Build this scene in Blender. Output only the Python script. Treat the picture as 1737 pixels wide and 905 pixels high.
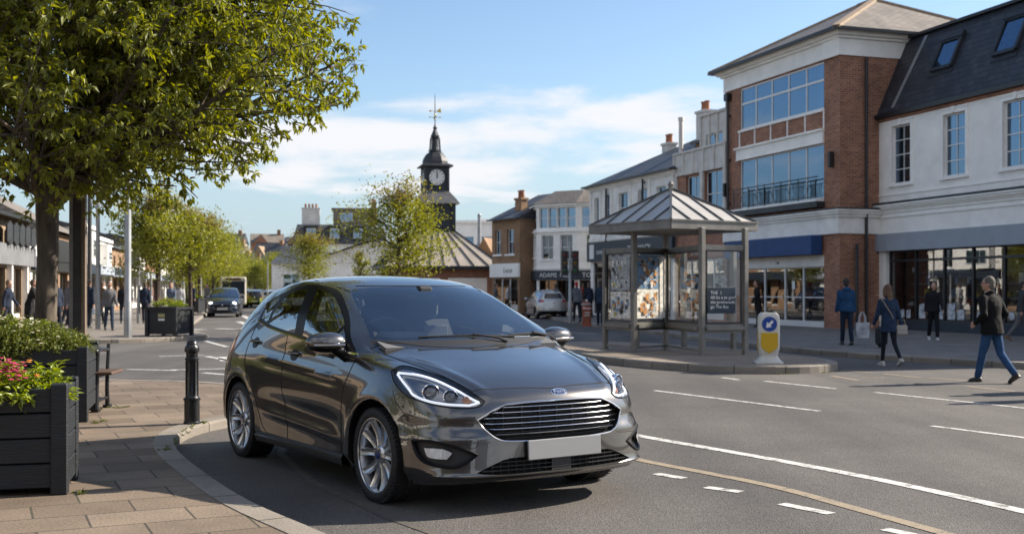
import bpy, bmesh, math, random
from math import sin, cos, pi, radians, sqrt, atan2, exp, hypot
from mathutils import Vector, Matrix, noise
from mathutils.bvhtree import BVHTree
random.seed(7)
SC = bpy.context.scene
COL = SC.collection
for _o in list(bpy.data.objects): bpy.data.objects.remove(_o)

# ------------------------------------------------------------------ camera
F_PX, HOR, CX, CAMH = 1940.0, 490.0, 868.5, 1.5
cam_d = bpy.data.cameras.new('camera')
cam = bpy.data.objects.new('camera', cam_d); COL.objects.link(cam)
cam.location = (0, 0, CAMH); cam.rotation_euler = (radians(90), 0, 0)
cam_d.sensor_width = 36.0; cam_d.lens = F_PX/1737*36
cam_d.shift_y = (HOR-452.5)/1737
cam_d.clip_start = 0.1; cam_d.clip_end = 5000
cam_d.dof.use_dof = True; cam_d.dof.focus_distance = 8.6; cam_d.dof.aperture_fstop = 3.2
SC.camera = cam

# ------------------------------------------------------------------ sun, sky
SUN_EL, SUN_AZ = radians(33), radians(19)      # azimuth measured from +X towards +Y
SUNV = Vector((cos(SUN_EL)*cos(SUN_AZ), cos(SUN_EL)*sin(SUN_AZ), sin(SUN_EL)))
world = bpy.data.worlds.new('World'); SC.world = world; world.use_nodes = True
def build_world():
    nt = world.node_tree; N = nt.nodes; L = nt.links
    for n in list(N): N.remove(n)
    out = N.new('ShaderNodeOutputWorld')
    bg = N.new('ShaderNodeBackground'); bg.inputs[1].default_value = 0.098
    sky = N.new('ShaderNodeTexSky'); sky.sky_type = 'NISHITA'; sky.sun_disc = False
    sky.sun_elevation = SUN_EL
    sky.sun_rotation = radians(90) - SUN_AZ
    sky.air_density = 1.0; sky.dust_density = 0.6; sky.ozone_density = 2.0; sky.altitude = 0
    tc = N.new('ShaderNodeTexCoord')
    sep = N.new('ShaderNodeSeparateXYZ'); L.new(tc.outputs['Generated'], sep.inputs[0])
    # cloud layer: direction projected on a plane overhead
    mx = N.new('ShaderNodeMath'); mx.operation = 'MAXIMUM'; mx.inputs[1].default_value = 0.03
    L.new(sep.outputs[2], mx.inputs[0])
    ad = N.new('ShaderNodeMath'); ad.operation = 'ADD'; ad.inputs[1].default_value = 0.07
    L.new(mx.outputs[0], ad.inputs[0])
    dx = N.new('ShaderNodeMath'); dx.operation = 'DIVIDE'; L.new(sep.outputs[0], dx.inputs[0]); L.new(ad.outputs[0], dx.inputs[1])
    dy = N.new('ShaderNodeMath'); dy.operation = 'DIVIDE'; L.new(sep.outputs[1], dy.inputs[0]); L.new(ad.outputs[0], dy.inputs[1])
    cb = N.new('ShaderNodeCombineXYZ'); L.new(dx.outputs[0], cb.inputs[0]); L.new(dy.outputs[0], cb.inputs[1])
    mp = N.new('ShaderNodeMapping'); mp.inputs['Location'].default_value = (3.1, 1.7, 0); mp.inputs['Scale'].default_value = (0.85, 0.62, 1)
    L.new(cb.outputs[0], mp.inputs[0])
    n1 = N.new('ShaderNodeTexNoise'); n1.inputs['Scale'].default_value = 1.3; n1.inputs['Detail'].default_value = 9; n1.inputs['Roughness'].default_value = 0.55
    n1.inputs['Distortion'].default_value = 0.25
    L.new(mp.outputs[0], n1.inputs[0])
    # broad bank of cloud low over the town: weights by elevation and azimuth
    elev = N.new('ShaderNodeMapRange'); elev.interpolation_type = 'SMOOTHSTEP'
    L.new(sep.outputs[2], elev.inputs[0])
    elev.inputs[1].default_value = 0.06; elev.inputs[2].default_value = 0.115; elev.inputs[3].default_value = 0; elev.inputs[4].default_value = 1
    elev2 = N.new('ShaderNodeMapRange'); elev2.interpolation_type = 'SMOOTHSTEP'
    L.new(sep.outputs[2], elev2.inputs[0])
    elev2.inputs[1].default_value = 0.125; elev2.inputs[2].default_value = 0.185; elev2.inputs[3].default_value = 1; elev2.inputs[4].default_value = 0
    # tilt of the bank: higher to the left
    m1 = N.new('ShaderNodeMath'); m1.operation = 'MULTIPLY'; L.new(elev.outputs[0], m1.inputs[0]); L.new(elev2.outputs[0], m1.inputs[1])
    azr = N.new('ShaderNodeMapRange'); azr.interpolation_type = 'SMOOTHSTEP'; L.new(sep.outputs[0], azr.inputs[0])
    azr.inputs[1].default_value = 0.10; azr.inputs[2].default_value = 0.22; azr.inputs[3].default_value = 1; azr.inputs[4].default_value = 0
    azl = N.new('ShaderNodeMapRange'); azl.interpolation_type = 'SMOOTHSTEP'; L.new(sep.outputs[0], azl.inputs[0])
    azl.inputs[1].default_value = -0.34; azl.inputs[2].default_value = -0.16; azl.inputs[3].default_value = 0.35; azl.inputs[4].default_value = 1
    m2 = N.new('ShaderNodeMath'); m2.operation = 'MULTIPLY'; L.new(azr.outputs[0], m2.inputs[0]); L.new(azl.outputs[0], m2.inputs[1])
    m3 = N.new('ShaderNodeMath'); m3.operation = 'MULTIPLY'; L.new(m1.outputs[0], m3.inputs[0]); L.new(m2.outputs[0], m3.inputs[1])
    th = N.new('ShaderNodeMath'); th.operation = 'MULTIPLY_ADD'; L.new(m3.outputs[0], th.inputs[0]); th.inputs[1].default_value = 0.245; L.new(n1.outputs[0], th.inputs[2])
    # added unseen broken bright cloud behind the viewer, lifting fill on shaded facades
    bk = N.new('ShaderNodeMapRange'); bk.interpolation_type = 'SMOOTHSTEP'; L.new(sep.outputs[1], bk.inputs[0])
    bk.inputs[1].default_value = .15; bk.inputs[2].default_value = -.35; bk.inputs[3].default_value = 0; bk.inputs[4].default_value = .17
    th2 = N.new('ShaderNodeMath'); th2.operation = 'ADD'; L.new(th.outputs[0], th2.inputs[0]); L.new(bk.outputs[0], th2.inputs[1]); th = th2
    cr = N.new('ShaderNodeMapRange'); cr.interpolation_type = 'SMOOTHSTEP'; L.new(th.outputs[0], cr.inputs[0])
    cr.inputs[1].default_value = 0.57; cr.inputs[2].default_value = 0.76; cr.inputs[3].default_value = 0; cr.inputs[4].default_value = 0.92
    hz = N.new('ShaderNodeMapRange'); hz.interpolation_type = 'SMOOTHSTEP'; L.new(sep.outputs[2], hz.inputs[0])
    hz.inputs[1].default_value = -.02; hz.inputs[2].default_value = .20; hz.inputs[3].default_value = .85; hz.inputs[4].default_value = .0
    hm = N.new('ShaderNodeMixRGB'); L.new(hz.outputs[0], hm.inputs[0]); hs = N.new('ShaderNodeHueSaturation'); hs.inputs['Saturation'].default_value = 1.05; hs.inputs['Value'].default_value = .92; L.new(sky.outputs[0], hs.inputs['Color']); L.new(hs.outputs[0], hm.inputs[1]); hm.inputs[2].default_value = (2.35, 3.1, 3.9, 1)
    mix = N.new('ShaderNodeMixRGB'); L.new(cr.outputs[0], mix.inputs[0]); L.new(hm.outputs[0], mix.inputs[1])
    mix.inputs[2].default_value = (5.0, 5.0, 5.15, 1)
    L.new(mix.outputs[0], bg.inputs[0]); L.new(bg.outputs[0], out.inputs[0])
build_world()
sun_d = bpy.data.lights.new('sun', 'SUN'); sun_d.energy = 4.9; sun_d.angle = radians(0.5); sun_d.color = (1.0, 0.90, 0.76)
sun = bpy.data.objects.new('sun', sun_d); COL.objects.link(sun)
sun.rotation_euler = (-SUNV).to_track_quat('-Z', 'Y').to_euler()
SC.view_settings.view_transform = 'Standard'; SC.view_settings.look = 'None'
SC.view_settings.gamma = 1.0; SC.view_settings.exposure = 0.98
SC.cycles.max_bounces = 8; SC.cycles.transparent_max_bounces = 16
SC.cycles.use_denoising = True
SC.cycles.caustics_reflective = False; SC.cycles.caustics_refractive = False

def G(px, py, z=0.0):
    """ground point seen at a pixel of the photograph (first survey of the place)"""
    d = F_PX*(CAMH-z)/(py-HOR)
    return Vector(((px-CX)*d/F_PX, d, z))
def P(px, py, d):
    return Vector(((px-CX)*d/F_PX, d, CAMH + (HOR-py)*d/F_PX))

# ------------------------------------------------------------------ materials
MATS = {}
def mat(name, col=(.5,.5,.5), rough=.6, metal=0., var=0., vscale=3., bump=0., bscale=40., coat=0., spec=None, col2=None, alpha=None, emit=None, detail=6, ior=None, trans=0, lohi=(.35,.65), coord='Object', stretch=None):
    if name in MATS: return MATS[name]
    m = bpy.data.materials.new(name); m.use_nodes = True
    nt = m.node_tree; N = nt.nodes; L = nt.links
    b = N['Principled BSDF']
    b.inputs['Base Color'].default_value = (*col, 1)
    b.inputs['Roughness'].default_value = rough; b.inputs['Metallic'].default_value = metal
    if coat: b.inputs['Coat Weight'].default_value = coat; b.inputs['Coat Roughness'].default_value = .03
    if spec is not None: b.inputs['Specular IOR Level'].default_value = spec
    if ior: b.inputs['IOR'].default_value = ior
    if trans: b.inputs['Transmission Weight'].default_value = trans
    if alpha is not None: b.inputs['Alpha'].default_value = alpha
    if emit: b.inputs['Emission Color'].default_value = (*emit[0], 1); b.inputs['Emission Strength'].default_value = emit[1]
    if var or col2 or bump:
        tc = N.new('ShaderNodeTexCoord'); src = tc.outputs[coord]
        if stretch:
            mp = N.new('ShaderNodeMapping'); mp.inputs['Scale'].default_value = stretch; L.new(src, mp.inputs[0]); src = mp.outputs[0]
    if var or col2:
        n = N.new('ShaderNodeTexNoise'); n.inputs['Scale'].default_value = vscale; n.inputs['Detail'].default_value = detail
        n.inputs['Roughness'].default_value = .62
        L.new(src, n.inputs[0])
        r = N.new('ShaderNodeMapRange'); L.new(n.outputs[0], r.inputs[0]); r.inputs[1].default_value = lohi[0]; r.inputs[2].default_value = lohi[1]
        mx = N.new('ShaderNodeMixRGB'); L.new(r.outputs[0], mx.inputs[0])
        c2 = col2 if col2 else tuple(c*(1+var) for c in col)
        c1 = col if col2 else tuple(c*(1-var) for c in col)
        mx.inputs[1].default_value = (*c1, 1); mx.inputs[2].default_value = (*c2, 1)
        L.new(mx.outputs[0], b.inputs['Base Color'])
    if bump:
        n2 = N.new('ShaderNodeTexNoise'); n2.inputs['Scale'].default_value = bscale; n2.inputs['Detail'].default_value = 5
        L.new(src, n2.inputs[0])
        bp = N.new('ShaderNodeBump'); bp.inputs['Strength'].default_value = bump; bp.inputs['Distance'].default_value = .02
        L.new(n2.outputs[0], bp.inputs['Height']); L.new(bp.outputs[0], b.inputs['Normal'])
    MATS[name] = m
    return m

def glass_mat(name, tint=(.75,.85,.9), refl=.12, dark=1.0, blend=.12, rough=0.0, gcol=(.95,.97,1)):
    """thin window glass: see-through with mirror reflection rising towards grazing"""
    if name in MATS: return MATS[name]
    m = bpy.data.materials.new(name); m.use_nodes = True
    nt = m.node_tree; N = nt.nodes; L = nt.links
    N.remove(N['Principled BSDF']); out = N['Material Output']
    tr = N.new('ShaderNodeBsdfTransparent'); tr.inputs[0].default_value = (*[t*dark for t in tint], 1)
    gl = N.new('ShaderNodeBsdfGlossy'); gl.inputs['Roughness'].default_value = rough; gl.inputs[0].default_value = (*gcol,1)
    lw = N.new('ShaderNodeLayerWeight'); lw.inputs[0].default_value = blend
    ma = N.new('ShaderNodeMath'); ma.operation = 'MULTIPLY_ADD'; L.new(lw.outputs['Fresnel'], ma.inputs[0]); ma.inputs[1].default_value = 1-refl; ma.inputs[2].default_value = refl
    ma.use_clamp = True
    mx = N.new('ShaderNodeMixShader'); L.new(ma.outputs[0], mx.inputs[0]); L.new(tr.outputs[0], mx.inputs[1]); L.new(gl.outputs[0], mx.inputs[2])
    L.new(mx.outputs[0], out.inputs[0])
    MATS[name] = m
    return m

# ------------------------------------------------------------------ mesh builder
class MB:
    def __init__(s): s.v = []; s.f = []; s.m = []; s.cur = 0; s.X = Matrix.Identity(4)
    def add(s, verts, faces):
        n = len(s.v)
        s.v += [s.X @ Vector(v) for v in verts]
        s.f += [tuple(i+n for i in f) for f in faces]; s.m += [s.cur]*len(faces)
        return s
    def box(s, x0, x1, y0, y1, z0, z1):
        if x1 < x0: x0, x1 = x1, x0
        if y1 < y0: y0, y1 = y1, y0
        if z1 < z0: z0, z1 = z1, z0
        return s.add([(x0,y0,z0),(x1,y0,z0),(x1,y1,z0),(x0,y1,z0),(x0,y0,z1),(x1,y0,z1),(x1,y1,z1),(x0,y1,z1)],
              [(0,3,2,1),(4,5,6,7),(0,1,5,4),(1,2,6,5),(2,3,7,6),(3,0,4,7)])
    def bbox(s, x0, x1, y0, y1, z0, z1, b=.006):
        """box with bevelled edges"""
        bm = bmesh.new(); bmesh.ops.create_cube(bm, size=1)
        for v in bm.verts: v.co = Vector(((x0+x1)/2+v.co.x*abs(x1-x0), (y0+y1)/2+v.co.y*abs(y1-y0), (z0+z1)/2+v.co.z*abs(z1-z0)))
        bmesh.ops.bevel(bm, geom=bm.edges[:], offset=b, segments=1, affect='EDGES')
        return s.addbm(bm)
    def addbm(s, bm):
        bm.verts.index_update()
        s.add([v.co.copy() for v in bm.verts], [tuple(v.index for v in f.verts) for f in bm.faces]); bm.free()
        return s
    def prism(s, pts, z0, z1):
        n = len(pts)
        vs = [(p[0],p[1],z0) for p in pts]+[(p[0],p[1],z1) for p in pts]
        fs = [tuple(range(n-1,-1,-1)), tuple(range(n,2*n))]+[(i,(i+1)%n,(i+1)%n+n,i+n) for i in range(n)]
        return s.add(vs, fs)
    def prism_xz(s, pts, y0, y1):
        n = len(pts)
        vs = [(p[0],y0,p[1]) for p in pts]+[(p[0],y1,p[1]) for p in pts]
        fs = [tuple(range(n)), tuple(range(2*n-1,n-1,-1))]+[((i+1)%n,i,i+n,(i+1)%n+n) for i in range(n)]
        return s.add(vs, fs)
    def tube(s, path, r, seg=8, cap=True, closed=False):
        path = [Vector(p) for p in path]; n = len(path)
        rs = r if isinstance(r, (list, tuple)) else [r]*n
        rings = []; up = None
        for i, p in enumerate(path):
            if closed: t = path[(i+1)%n]-path[i-1]
            else: t = (path[min(i+1,n-1)]-path[max(i-1,0)])
            if t.length < 1e-9: t = Vector((0,0,1))
            t.normalize()
            if up is None:
                up = Vector((0,0,1)) if abs(t.z) < .9 else Vector((1,0,0))
            a = up - t*up.dot(t)
            if a.length < 1e-6: a = t.orthogonal()
            a.normalize(); up = a; b = t.cross(a)
            rings.append([p + a*cos(2*pi*k/seg)*rs[i] + b*sin(2*pi*k/seg)*rs[i] for k in range(seg)])
        vs = [v for R in rings for v in R]; fs = []
        for i in range(n if closed else n-1):
            j = (i+1) % n
            for k in range(seg):
                fs.append((i*seg+k, i*seg+(k+1)%seg, j*seg+(k+1)%seg, j*seg+k))
        if cap and not closed:
            fs.append(tuple(range(seg-1,-1,-1))); fs.append(tuple((n-1)*seg+k for k in range(seg)))
        return s.add(vs, fs)
    def bar(s, a, b, w, h, up=(0,0,1)):
        """rectangular bar from a to b"""
        a = Vector(a); b = Vector(b); t = (b-a).normalized(); up = Vector(up)
        if abs(t.dot(up)) > .95: up = Vector((1,0,0))
        sd = t.cross(up).normalized(); u = sd.cross(t)
        vs = []
        for p in (a, b):
            for i, j in ((-1,-1),(1,-1),(1,1),(-1,1)): vs.append(p + sd*(i*w/2) + u*(j*h/2))
        return s.add(vs, [(0,1,2,3),(7,6,5,4),(0,4,5,1),(1,5,6,2),(2,6,7,3),(3,7,4,0)])
    def lathe(s, prof, c=(0,0,0), seg=16, axis='z', cap=True):
        c = Vector(c); vs = []; n = len(prof)
        for r, h in prof:
            for k in range(seg):
                a = 2*pi*k/seg
                if axis == 'z': vs.append(c+Vector((r*cos(a), r*sin(a), h)))
                elif axis == 'x': vs.append(c+Vector((h, r*cos(a), r*sin(a))))
                else: vs.append(c+Vector((r*sin(a), h, r*cos(a))))
        fs = [(i*seg+k, i*seg+(k+1)%seg, (i+1)*seg+(k+1)%seg, (i+1)*seg+k) for i in range(n-1) for k in range(seg)]
        if cap:
            fs.append(tuple(range(seg-1,-1,-1))); fs.append(tuple((n-1)*seg+k for k in range(seg)))
        return s.add(vs, fs)
    def ball(s, c, r, seg=10, rings=6):
        c = Vector(c); r = Vector(r) if not isinstance(r, (int, float)) else Vector((r,r,r))
        vs = [c+Vector((0,0,-r.z))]
        for i in range(1, rings):
            a = -pi/2+pi*i/rings
            for k in range(seg): vs.append(c+Vector((r.x*cos(a)*cos(2*pi*k/seg), r.y*cos(a)*sin(2*pi*k/seg), r.z*sin(a))))
        vs.append(c+Vector((0,0,r.z))); fs = []
        for k in range(seg): fs.append((0, 1+(k+1)%seg, 1+k))
        for i in range(rings-2):
            for k in range(seg): fs.append((1+i*seg+k, 1+i*seg+(k+1)%seg, 1+(i+1)*seg+(k+1)%seg, 1+(i+1)*seg+k))
        t = len(vs)-1; b = 1+(rings-2)*seg
        for k in range(seg): fs.append((t, b+k, b+(k+1)%seg))
        return s.add(vs, fs)
    def build(s, name, mats, parent=None, smooth=False, uv=True, fix=True, angle=40):
        me = bpy.data.meshes.new(name)
        me.from_pydata([tuple(v) for v in s.v], [], s.f)
        if not isinstance(mats, (list, tuple)): mats = [mats]
        for m in mats: me.materials.append(m)
        if any(s.m): me.polygons.foreach_set('material_index', s.m)
        if fix:
            bm = bmesh.new(); bm.from_mesh(me); bmesh.ops.recalc_face_normals(bm, faces=bm.faces[:]); bm.to_mesh(me); bm.free()
        if uv: box_uv(me)
        if smooth: smooth_mesh(me, angle)
        o = bpy.data.objects.new(name, me); COL.objects.link(o)
        if parent is not None: o.parent = parent
        return o

def smooth_mesh(me, angle=40):
    me.polygons.foreach_set('use_smooth', [True]*len(me.polygons))
    bm = bmesh.new(); bm.from_mesh(me); ca = radians(angle)
    for e in bm.edges:
        if len(e.link_faces) == 2 and e.calc_face_angle(0) > ca: e.smooth = False
    bm.to_mesh(me); bm.free()

def box_uv(me):
    uvl = me.uv_layers.new(name='uv')
    vs = me.vertices
    for p in me.polygons:
        n = p.normal
        if abs(n.z) > .8:
            for li in p.loop_indices:
                c = vs[me.loops[li].vertex_index].co; uvl.data[li].uv = (c.x, c.y)
        else:
            t = Vector((-n.y, n.x, 0)).normalized()
            if abs(n.z) < .05: w = Vector((0,0,1))
            else: w = n.cross(t)
            if w.z < 0: w = -w
            for li in p.loop_indices:
                c = vs[me.loops[li].vertex_index].co; uvl.data[li].uv = (c.dot(t), c.dot(w))

def empty(name, loc=(0,0,0), rz=0., parent=None):
    o = bpy.data.objects.new(name, None); COL.objects.link(o); o.location = loc; o.rotation_euler = (0,0,rz)
    o.empty_display_size = .2
    if parent is not None: o.parent = parent
    return o
def tag(o, label=None, cat=None, group=None, kind=None):
    if label: o['label'] = label
    if cat: o['category'] = cat
    if group: o['group'] = group
    if kind: o['kind'] = kind
    return o
def kids(o): return [c for c in bpy.data.objects if c.parent == o]
CHILD = {}
def copy_tree(o, parent=None, top=True):
    global CHILD
    if top:
        CHILD = {}
        for c in bpy.data.objects:
            if c.parent: CHILD.setdefault(c.parent.name, []).append(c)
    c = o.copy(); COL.objects.link(c)
    if parent is not None: c.parent = parent
    for ch in CHILD.get(o.name, []): copy_tree(ch, c, False)
    return c
def recolor(o, mp):
    """swap materials by name on an object tree, at object level"""
    def go(x):
        if x.type == 'MESH':
            for i, sl in enumerate(x.material_slots):
                if sl.material and sl.material.name in mp:
                    new = mp[sl.material.name]; sl.link = 'OBJECT'; sl.material = new
                elif sl.material: 
                    pass
        for ch in [c for c in bpy.data.objects if c.parent == x]: go(ch)
    go(o); return o
def text_mesh(name, body, size, m, parent=None, depth=.004, align='CENTER', bold=0., loc=(0,0,0), rot=(radians(90),0,0)):
    cu = bpy.data.curves.new(name, 'FONT'); cu.body = body; cu.size = size; cu.extrude = depth; cu.offset = bold
    cu.align_x = align; cu.align_y = 'CENTER'; cu.resolution_u = 2
    t = bpy.data.objects.new(name, cu); COL.objects.link(t)
    dg = bpy.context.evaluated_depsgraph_get()
    me = bpy.data.meshes.new_from_object(t.evaluated_get(dg))
    bpy.data.objects.remove(t)
    me.transform(Matrix.Translation(loc) @ Matrix.Rotation(rot[2],4,'Z') @ Matrix.Rotation(rot[1],4,'Y') @ Matrix.Rotation(rot[0],4,'X'))
    me.materials.clear(); me.materials.append(m)
    o = bpy.data.objects.new(name, me); COL.objects.link(o)
    if parent is not None: o.parent = parent
    return o
def crom(pts, n=6, closed=False):
    """Catmull-Rom through 2D/3D points"""
    pts = [Vector(p) for p in pts]; N = len(pts); out = []
    rng = range(N) if closed else range(N-1)
    for i in rng:
        p0 = pts[(i-1)%N] if closed or i > 0 else pts[0]*2-pts[1]
        p1 = pts[i]; p2 = pts[(i+1)%N]
        p3 = pts[(i+2)%N] if closed or i+2 < N else pts[-1]*2-pts[-2]
        for k in range(n):
            t = k/n
            out.append(.5*((2*p1)+(p2-p0)*t+(2*p0-5*p1+4*p2-p3)*t*t+(3*p1-p0-3*p2+p3)*t**3))
    if not closed: out.append(pts[-1].copy())
    return out
# ================================================================== procedural surfaces of the place
def nodes(m):
    nt = m.node_tree; return nt, nt.nodes, nt.links, nt.nodes['Principled BSDF']
def brick_mat(name, c1, c2, mortar, bw=.225, bh=.075, ms=.010, rough=.85, bump=.35, dirt=.25, uvrot=0., offset=.5, sq=1, spec=None, mossy=0.):
    if name in MATS: return MATS[name]
    m = bpy.data.materials.new(name); m.use_nodes = True
    nt, N, L, b = nodes(m)
    uv = N.new('ShaderNodeUVMap'); uv.uv_map = 'uv'
    mp = N.new('ShaderNodeMapping'); mp.inputs['Rotation'].default_value = (0,0,uvrot); L.new(uv.outputs[0], mp.inputs[0])
    br = N.new('ShaderNodeTexBrick'); L.new(mp.outputs[0], br.inputs[0])
    br.inputs['Scale'].default_value = 1; br.inputs['Brick Width'].default_value = bw; br.inputs['Row Height'].default_value = bh
    br.inputs['Mortar Size'].default_value = ms; br.inputs['Mortar Smooth'].default_value = .1; br.inputs['Bias'].default_value = 0
    br.offset = offset; br.squash = sq
    br.inputs['Color1'].default_value = (*c1,1); br.inputs['Color2'].default_value = (*c2,1); br.inputs['Mortar'].default_value = (*mortar,1)
    n = N.new('ShaderNodeTexNoise'); n.inputs['Scale'].default_value = .9; n.inputs['Detail'].default_value = 8; n.inputs['Roughness'].default_value = .65; L.new(uv.outputs[0], n.inputs[0])
    r = N.new('ShaderNodeMapRange'); L.new(n.outputs[0], r.inputs[0]); r.inputs[1].default_value = .3; r.inputs[2].default_value = .7; r.inputs[3].default_value = 1-dirt; r.inputs[4].default_value = 1+dirt*.4
    mx = N.new('ShaderNodeMixRGB'); mx.blend_type = 'MULTIPLY'; mx.inputs[0].default_value = 1; L.new(br.outputs[0], mx.inputs[1]); L.new(r.outputs[0], mx.inputs[2])
    # fine grain
    n2 = N.new('ShaderNodeTexNoise'); n2.inputs['Scale'].default_value = 45; n2.inputs['Detail'].default_value = 6; L.new(uv.outputs[0], n2.inputs[0])
    r2 = N.new('ShaderNodeMapRange'); L.new(n2.outputs[0], r2.inputs[0]); r2.inputs[1].default_value = .3; r2.inputs[2].default_value = .7; r2.inputs[3].default_value = .82; r2.inputs[4].default_value = 1.15
    m2 = N.new('ShaderNodeMixRGB'); m2.blend_type = 'MULTIPLY'; m2.inputs[0].default_value = 1; L.new(mx.outputs[0], m2.inputs[1]); L.new(r2.outputs[0], m2.inputs[2])
    last = m2.outputs[0]
    if mossy:
        n3 = N.new('ShaderNodeTexNoise'); n3.inputs['Scale'].default_value = .8; n3.inputs['Detail'].default_value = 5; L.new(uv.outputs[0], n3.inputs[0])
        r3 = N.new('ShaderNodeMapRange'); L.new(n3.outputs[0], r3.inputs[0]); r3.inputs[1].default_value = .55; r3.inputs[2].default_value = .68
        ml = N.new('ShaderNodeMath'); ml.operation = 'MULTIPLY'; L.new(r3.outputs[0], ml.inputs[0]); L.new(br.outputs['Fac'], ml.inputs[1])
        m3 = N.new('ShaderNodeMixRGB'); L.new(ml.outputs[0], m3.inputs[0]); L.new(last, m3.inputs[1]); m3.inputs[2].default_value = (.05,.065,.018,1); last = m3.outputs[0]
    L.new(last, b.inputs['Base Color'])
    b.inputs['Roughness'].default_value = rough
    if spec is not None: b.inputs['Specular IOR Level'].default_value = spec
    inv = N.new('ShaderNodeMath'); inv.operation = 'MULTIPLY_ADD'; L.new(br.outputs['Fac'], inv.inputs[0]); inv.inputs[1].default_value = -1; L.new(n2.outputs[0], inv.inputs[2])
    bp = N.new('ShaderNodeBump'); bp.inputs['Strength'].default_value = bump; bp.inputs['Distance'].default_value = .012
    L.new(inv.outputs[0], bp.inputs['Height']); L.new(bp.outputs[0], b.inputs['Normal'])
    MATS[name] = m; return m

def asphalt_mat(name, base, worn, scale=1.):
    m = bpy.data.materials.new(name); m.use_nodes = True
    nt, N, L, b = nodes(m)
    tc = N.new('ShaderNodeTexCoord')
    big = N.new('ShaderNodeTexNoise'); big.inputs['Scale'].default_value = .22*scale; big.inputs['Detail'].default_value = 7; big.inputs['Roughness'].default_value = .6; L.new(tc.outputs['Object'], big.inputs[0])
    rb = N.new('ShaderNodeMapRange'); L.new(big.outputs[0], rb.inputs[0]); rb.inputs[1].default_value = .42; rb.inputs[2].default_value = .58
    mx = N.new('ShaderNodeMixRGB'); L.new(rb.outputs[0], mx.inputs[0]); mx.inputs[1].default_value = (*base,1); mx.inputs[2].default_value = (*worn,1)
    v = N.new('ShaderNodeTexVoronoi'); v.inputs['Scale'].default_value = 85; L.new(tc.outputs['Object'], v.inputs[0])
    rv = N.new('ShaderNodeMapRange'); L.new(v.outputs['Color'], rv.inputs[0]); rv.inputs[1].default_value = 0; rv.inputs[2].default_value = 1; rv.inputs[3].default_value = .62; rv.inputs[4].default_value = 1.42
    m2 = N.new('ShaderNodeMixRGB'); m2.blend_type = 'MULTIPLY'; m2.inputs[0].default_value = 1; L.new(mx.outputs[0], m2.inputs[1]); L.new(rv.outputs[0], m2.inputs[2])
    # wheel-track streaks and tar joints
    mp = N.new('ShaderNodeMapping'); mp.inputs['Rotation'].default_value = (0,0,radians(26)); mp.inputs['Scale'].default_value = (.9,.06,1); L.new(tc.outputs['Object'], mp.inputs[0])
    st = N.new('ShaderNodeTexNoise'); st.inputs['Scale'].default_value = 1.1; st.inputs['Detail'].default_value = 4; L.new(mp.outputs[0], st.inputs[0])
    rs = N.new('ShaderNodeMapRange'); L.new(st.outputs[0], rs.inputs[0]); rs.inputs[1].default_value = .3; rs.inputs[2].default_value = .7; rs.inputs[3].default_value = .76; rs.inputs[4].default_value = 1.2
    m3 = N.new('ShaderNodeMixRGB'); m3.blend_type = 'MULTIPLY'; m3.inputs[0].default_value = 1; L.new(m2.outputs[0], m3.inputs[1]); L.new(rs.outputs[0], m3.inputs[2])
    vc = N.new('ShaderNodeTexVoronoi'); vc.feature = 'DISTANCE_TO_EDGE'; vc.inputs['Scale'].default_value = .33
    dn = N.new('ShaderNodeTexNoise'); dn.inputs['Scale'].default_value = 2.0; dn.inputs['Detail'].default_value = 6; L.new(tc.outputs['Object'], dn.inputs[0])
    dm = N.new('ShaderNodeMixRGB'); dm.inputs[0].default_value = .25; L.new(tc.outputs['Object'], dm.inputs[1]); L.new(dn.outputs['Color'], dm.inputs[2]); L.new(dm.outputs[0], vc.inputs[0])
    rc = N.new('ShaderNodeMapRange'); L.new(vc.outputs['Distance'], rc.inputs[0]); rc.inputs[1].default_value = .0; rc.inputs[2].default_value = .0045; rc.inputs[3].default_value = .93; rc.inputs[4].default_value = 1
    m4 = N.new('ShaderNodeMixRGB'); m4.blend_type = 'MULTIPLY'; m4.inputs[0].default_value = 1; L.new(m3.outputs[0], m4.inputs[1]); L.new(rc.outputs[0], m4.inputs[2])
    L.new(m4.outputs[0], b.inputs['Base Color']); b.inputs['Roughness'].default_value = .82; b.inputs['Specular IOR Level'].default_value = .35
    bp = N.new('ShaderNodeBump'); bp.inputs['Strength'].default_value = .7; bp.inputs['Distance'].default_value = .006
    L.new(v.outputs['Distance'], bp.inputs['Height']); L.new(bp.outputs[0], b.inputs['Normal'])
    return m
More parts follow.
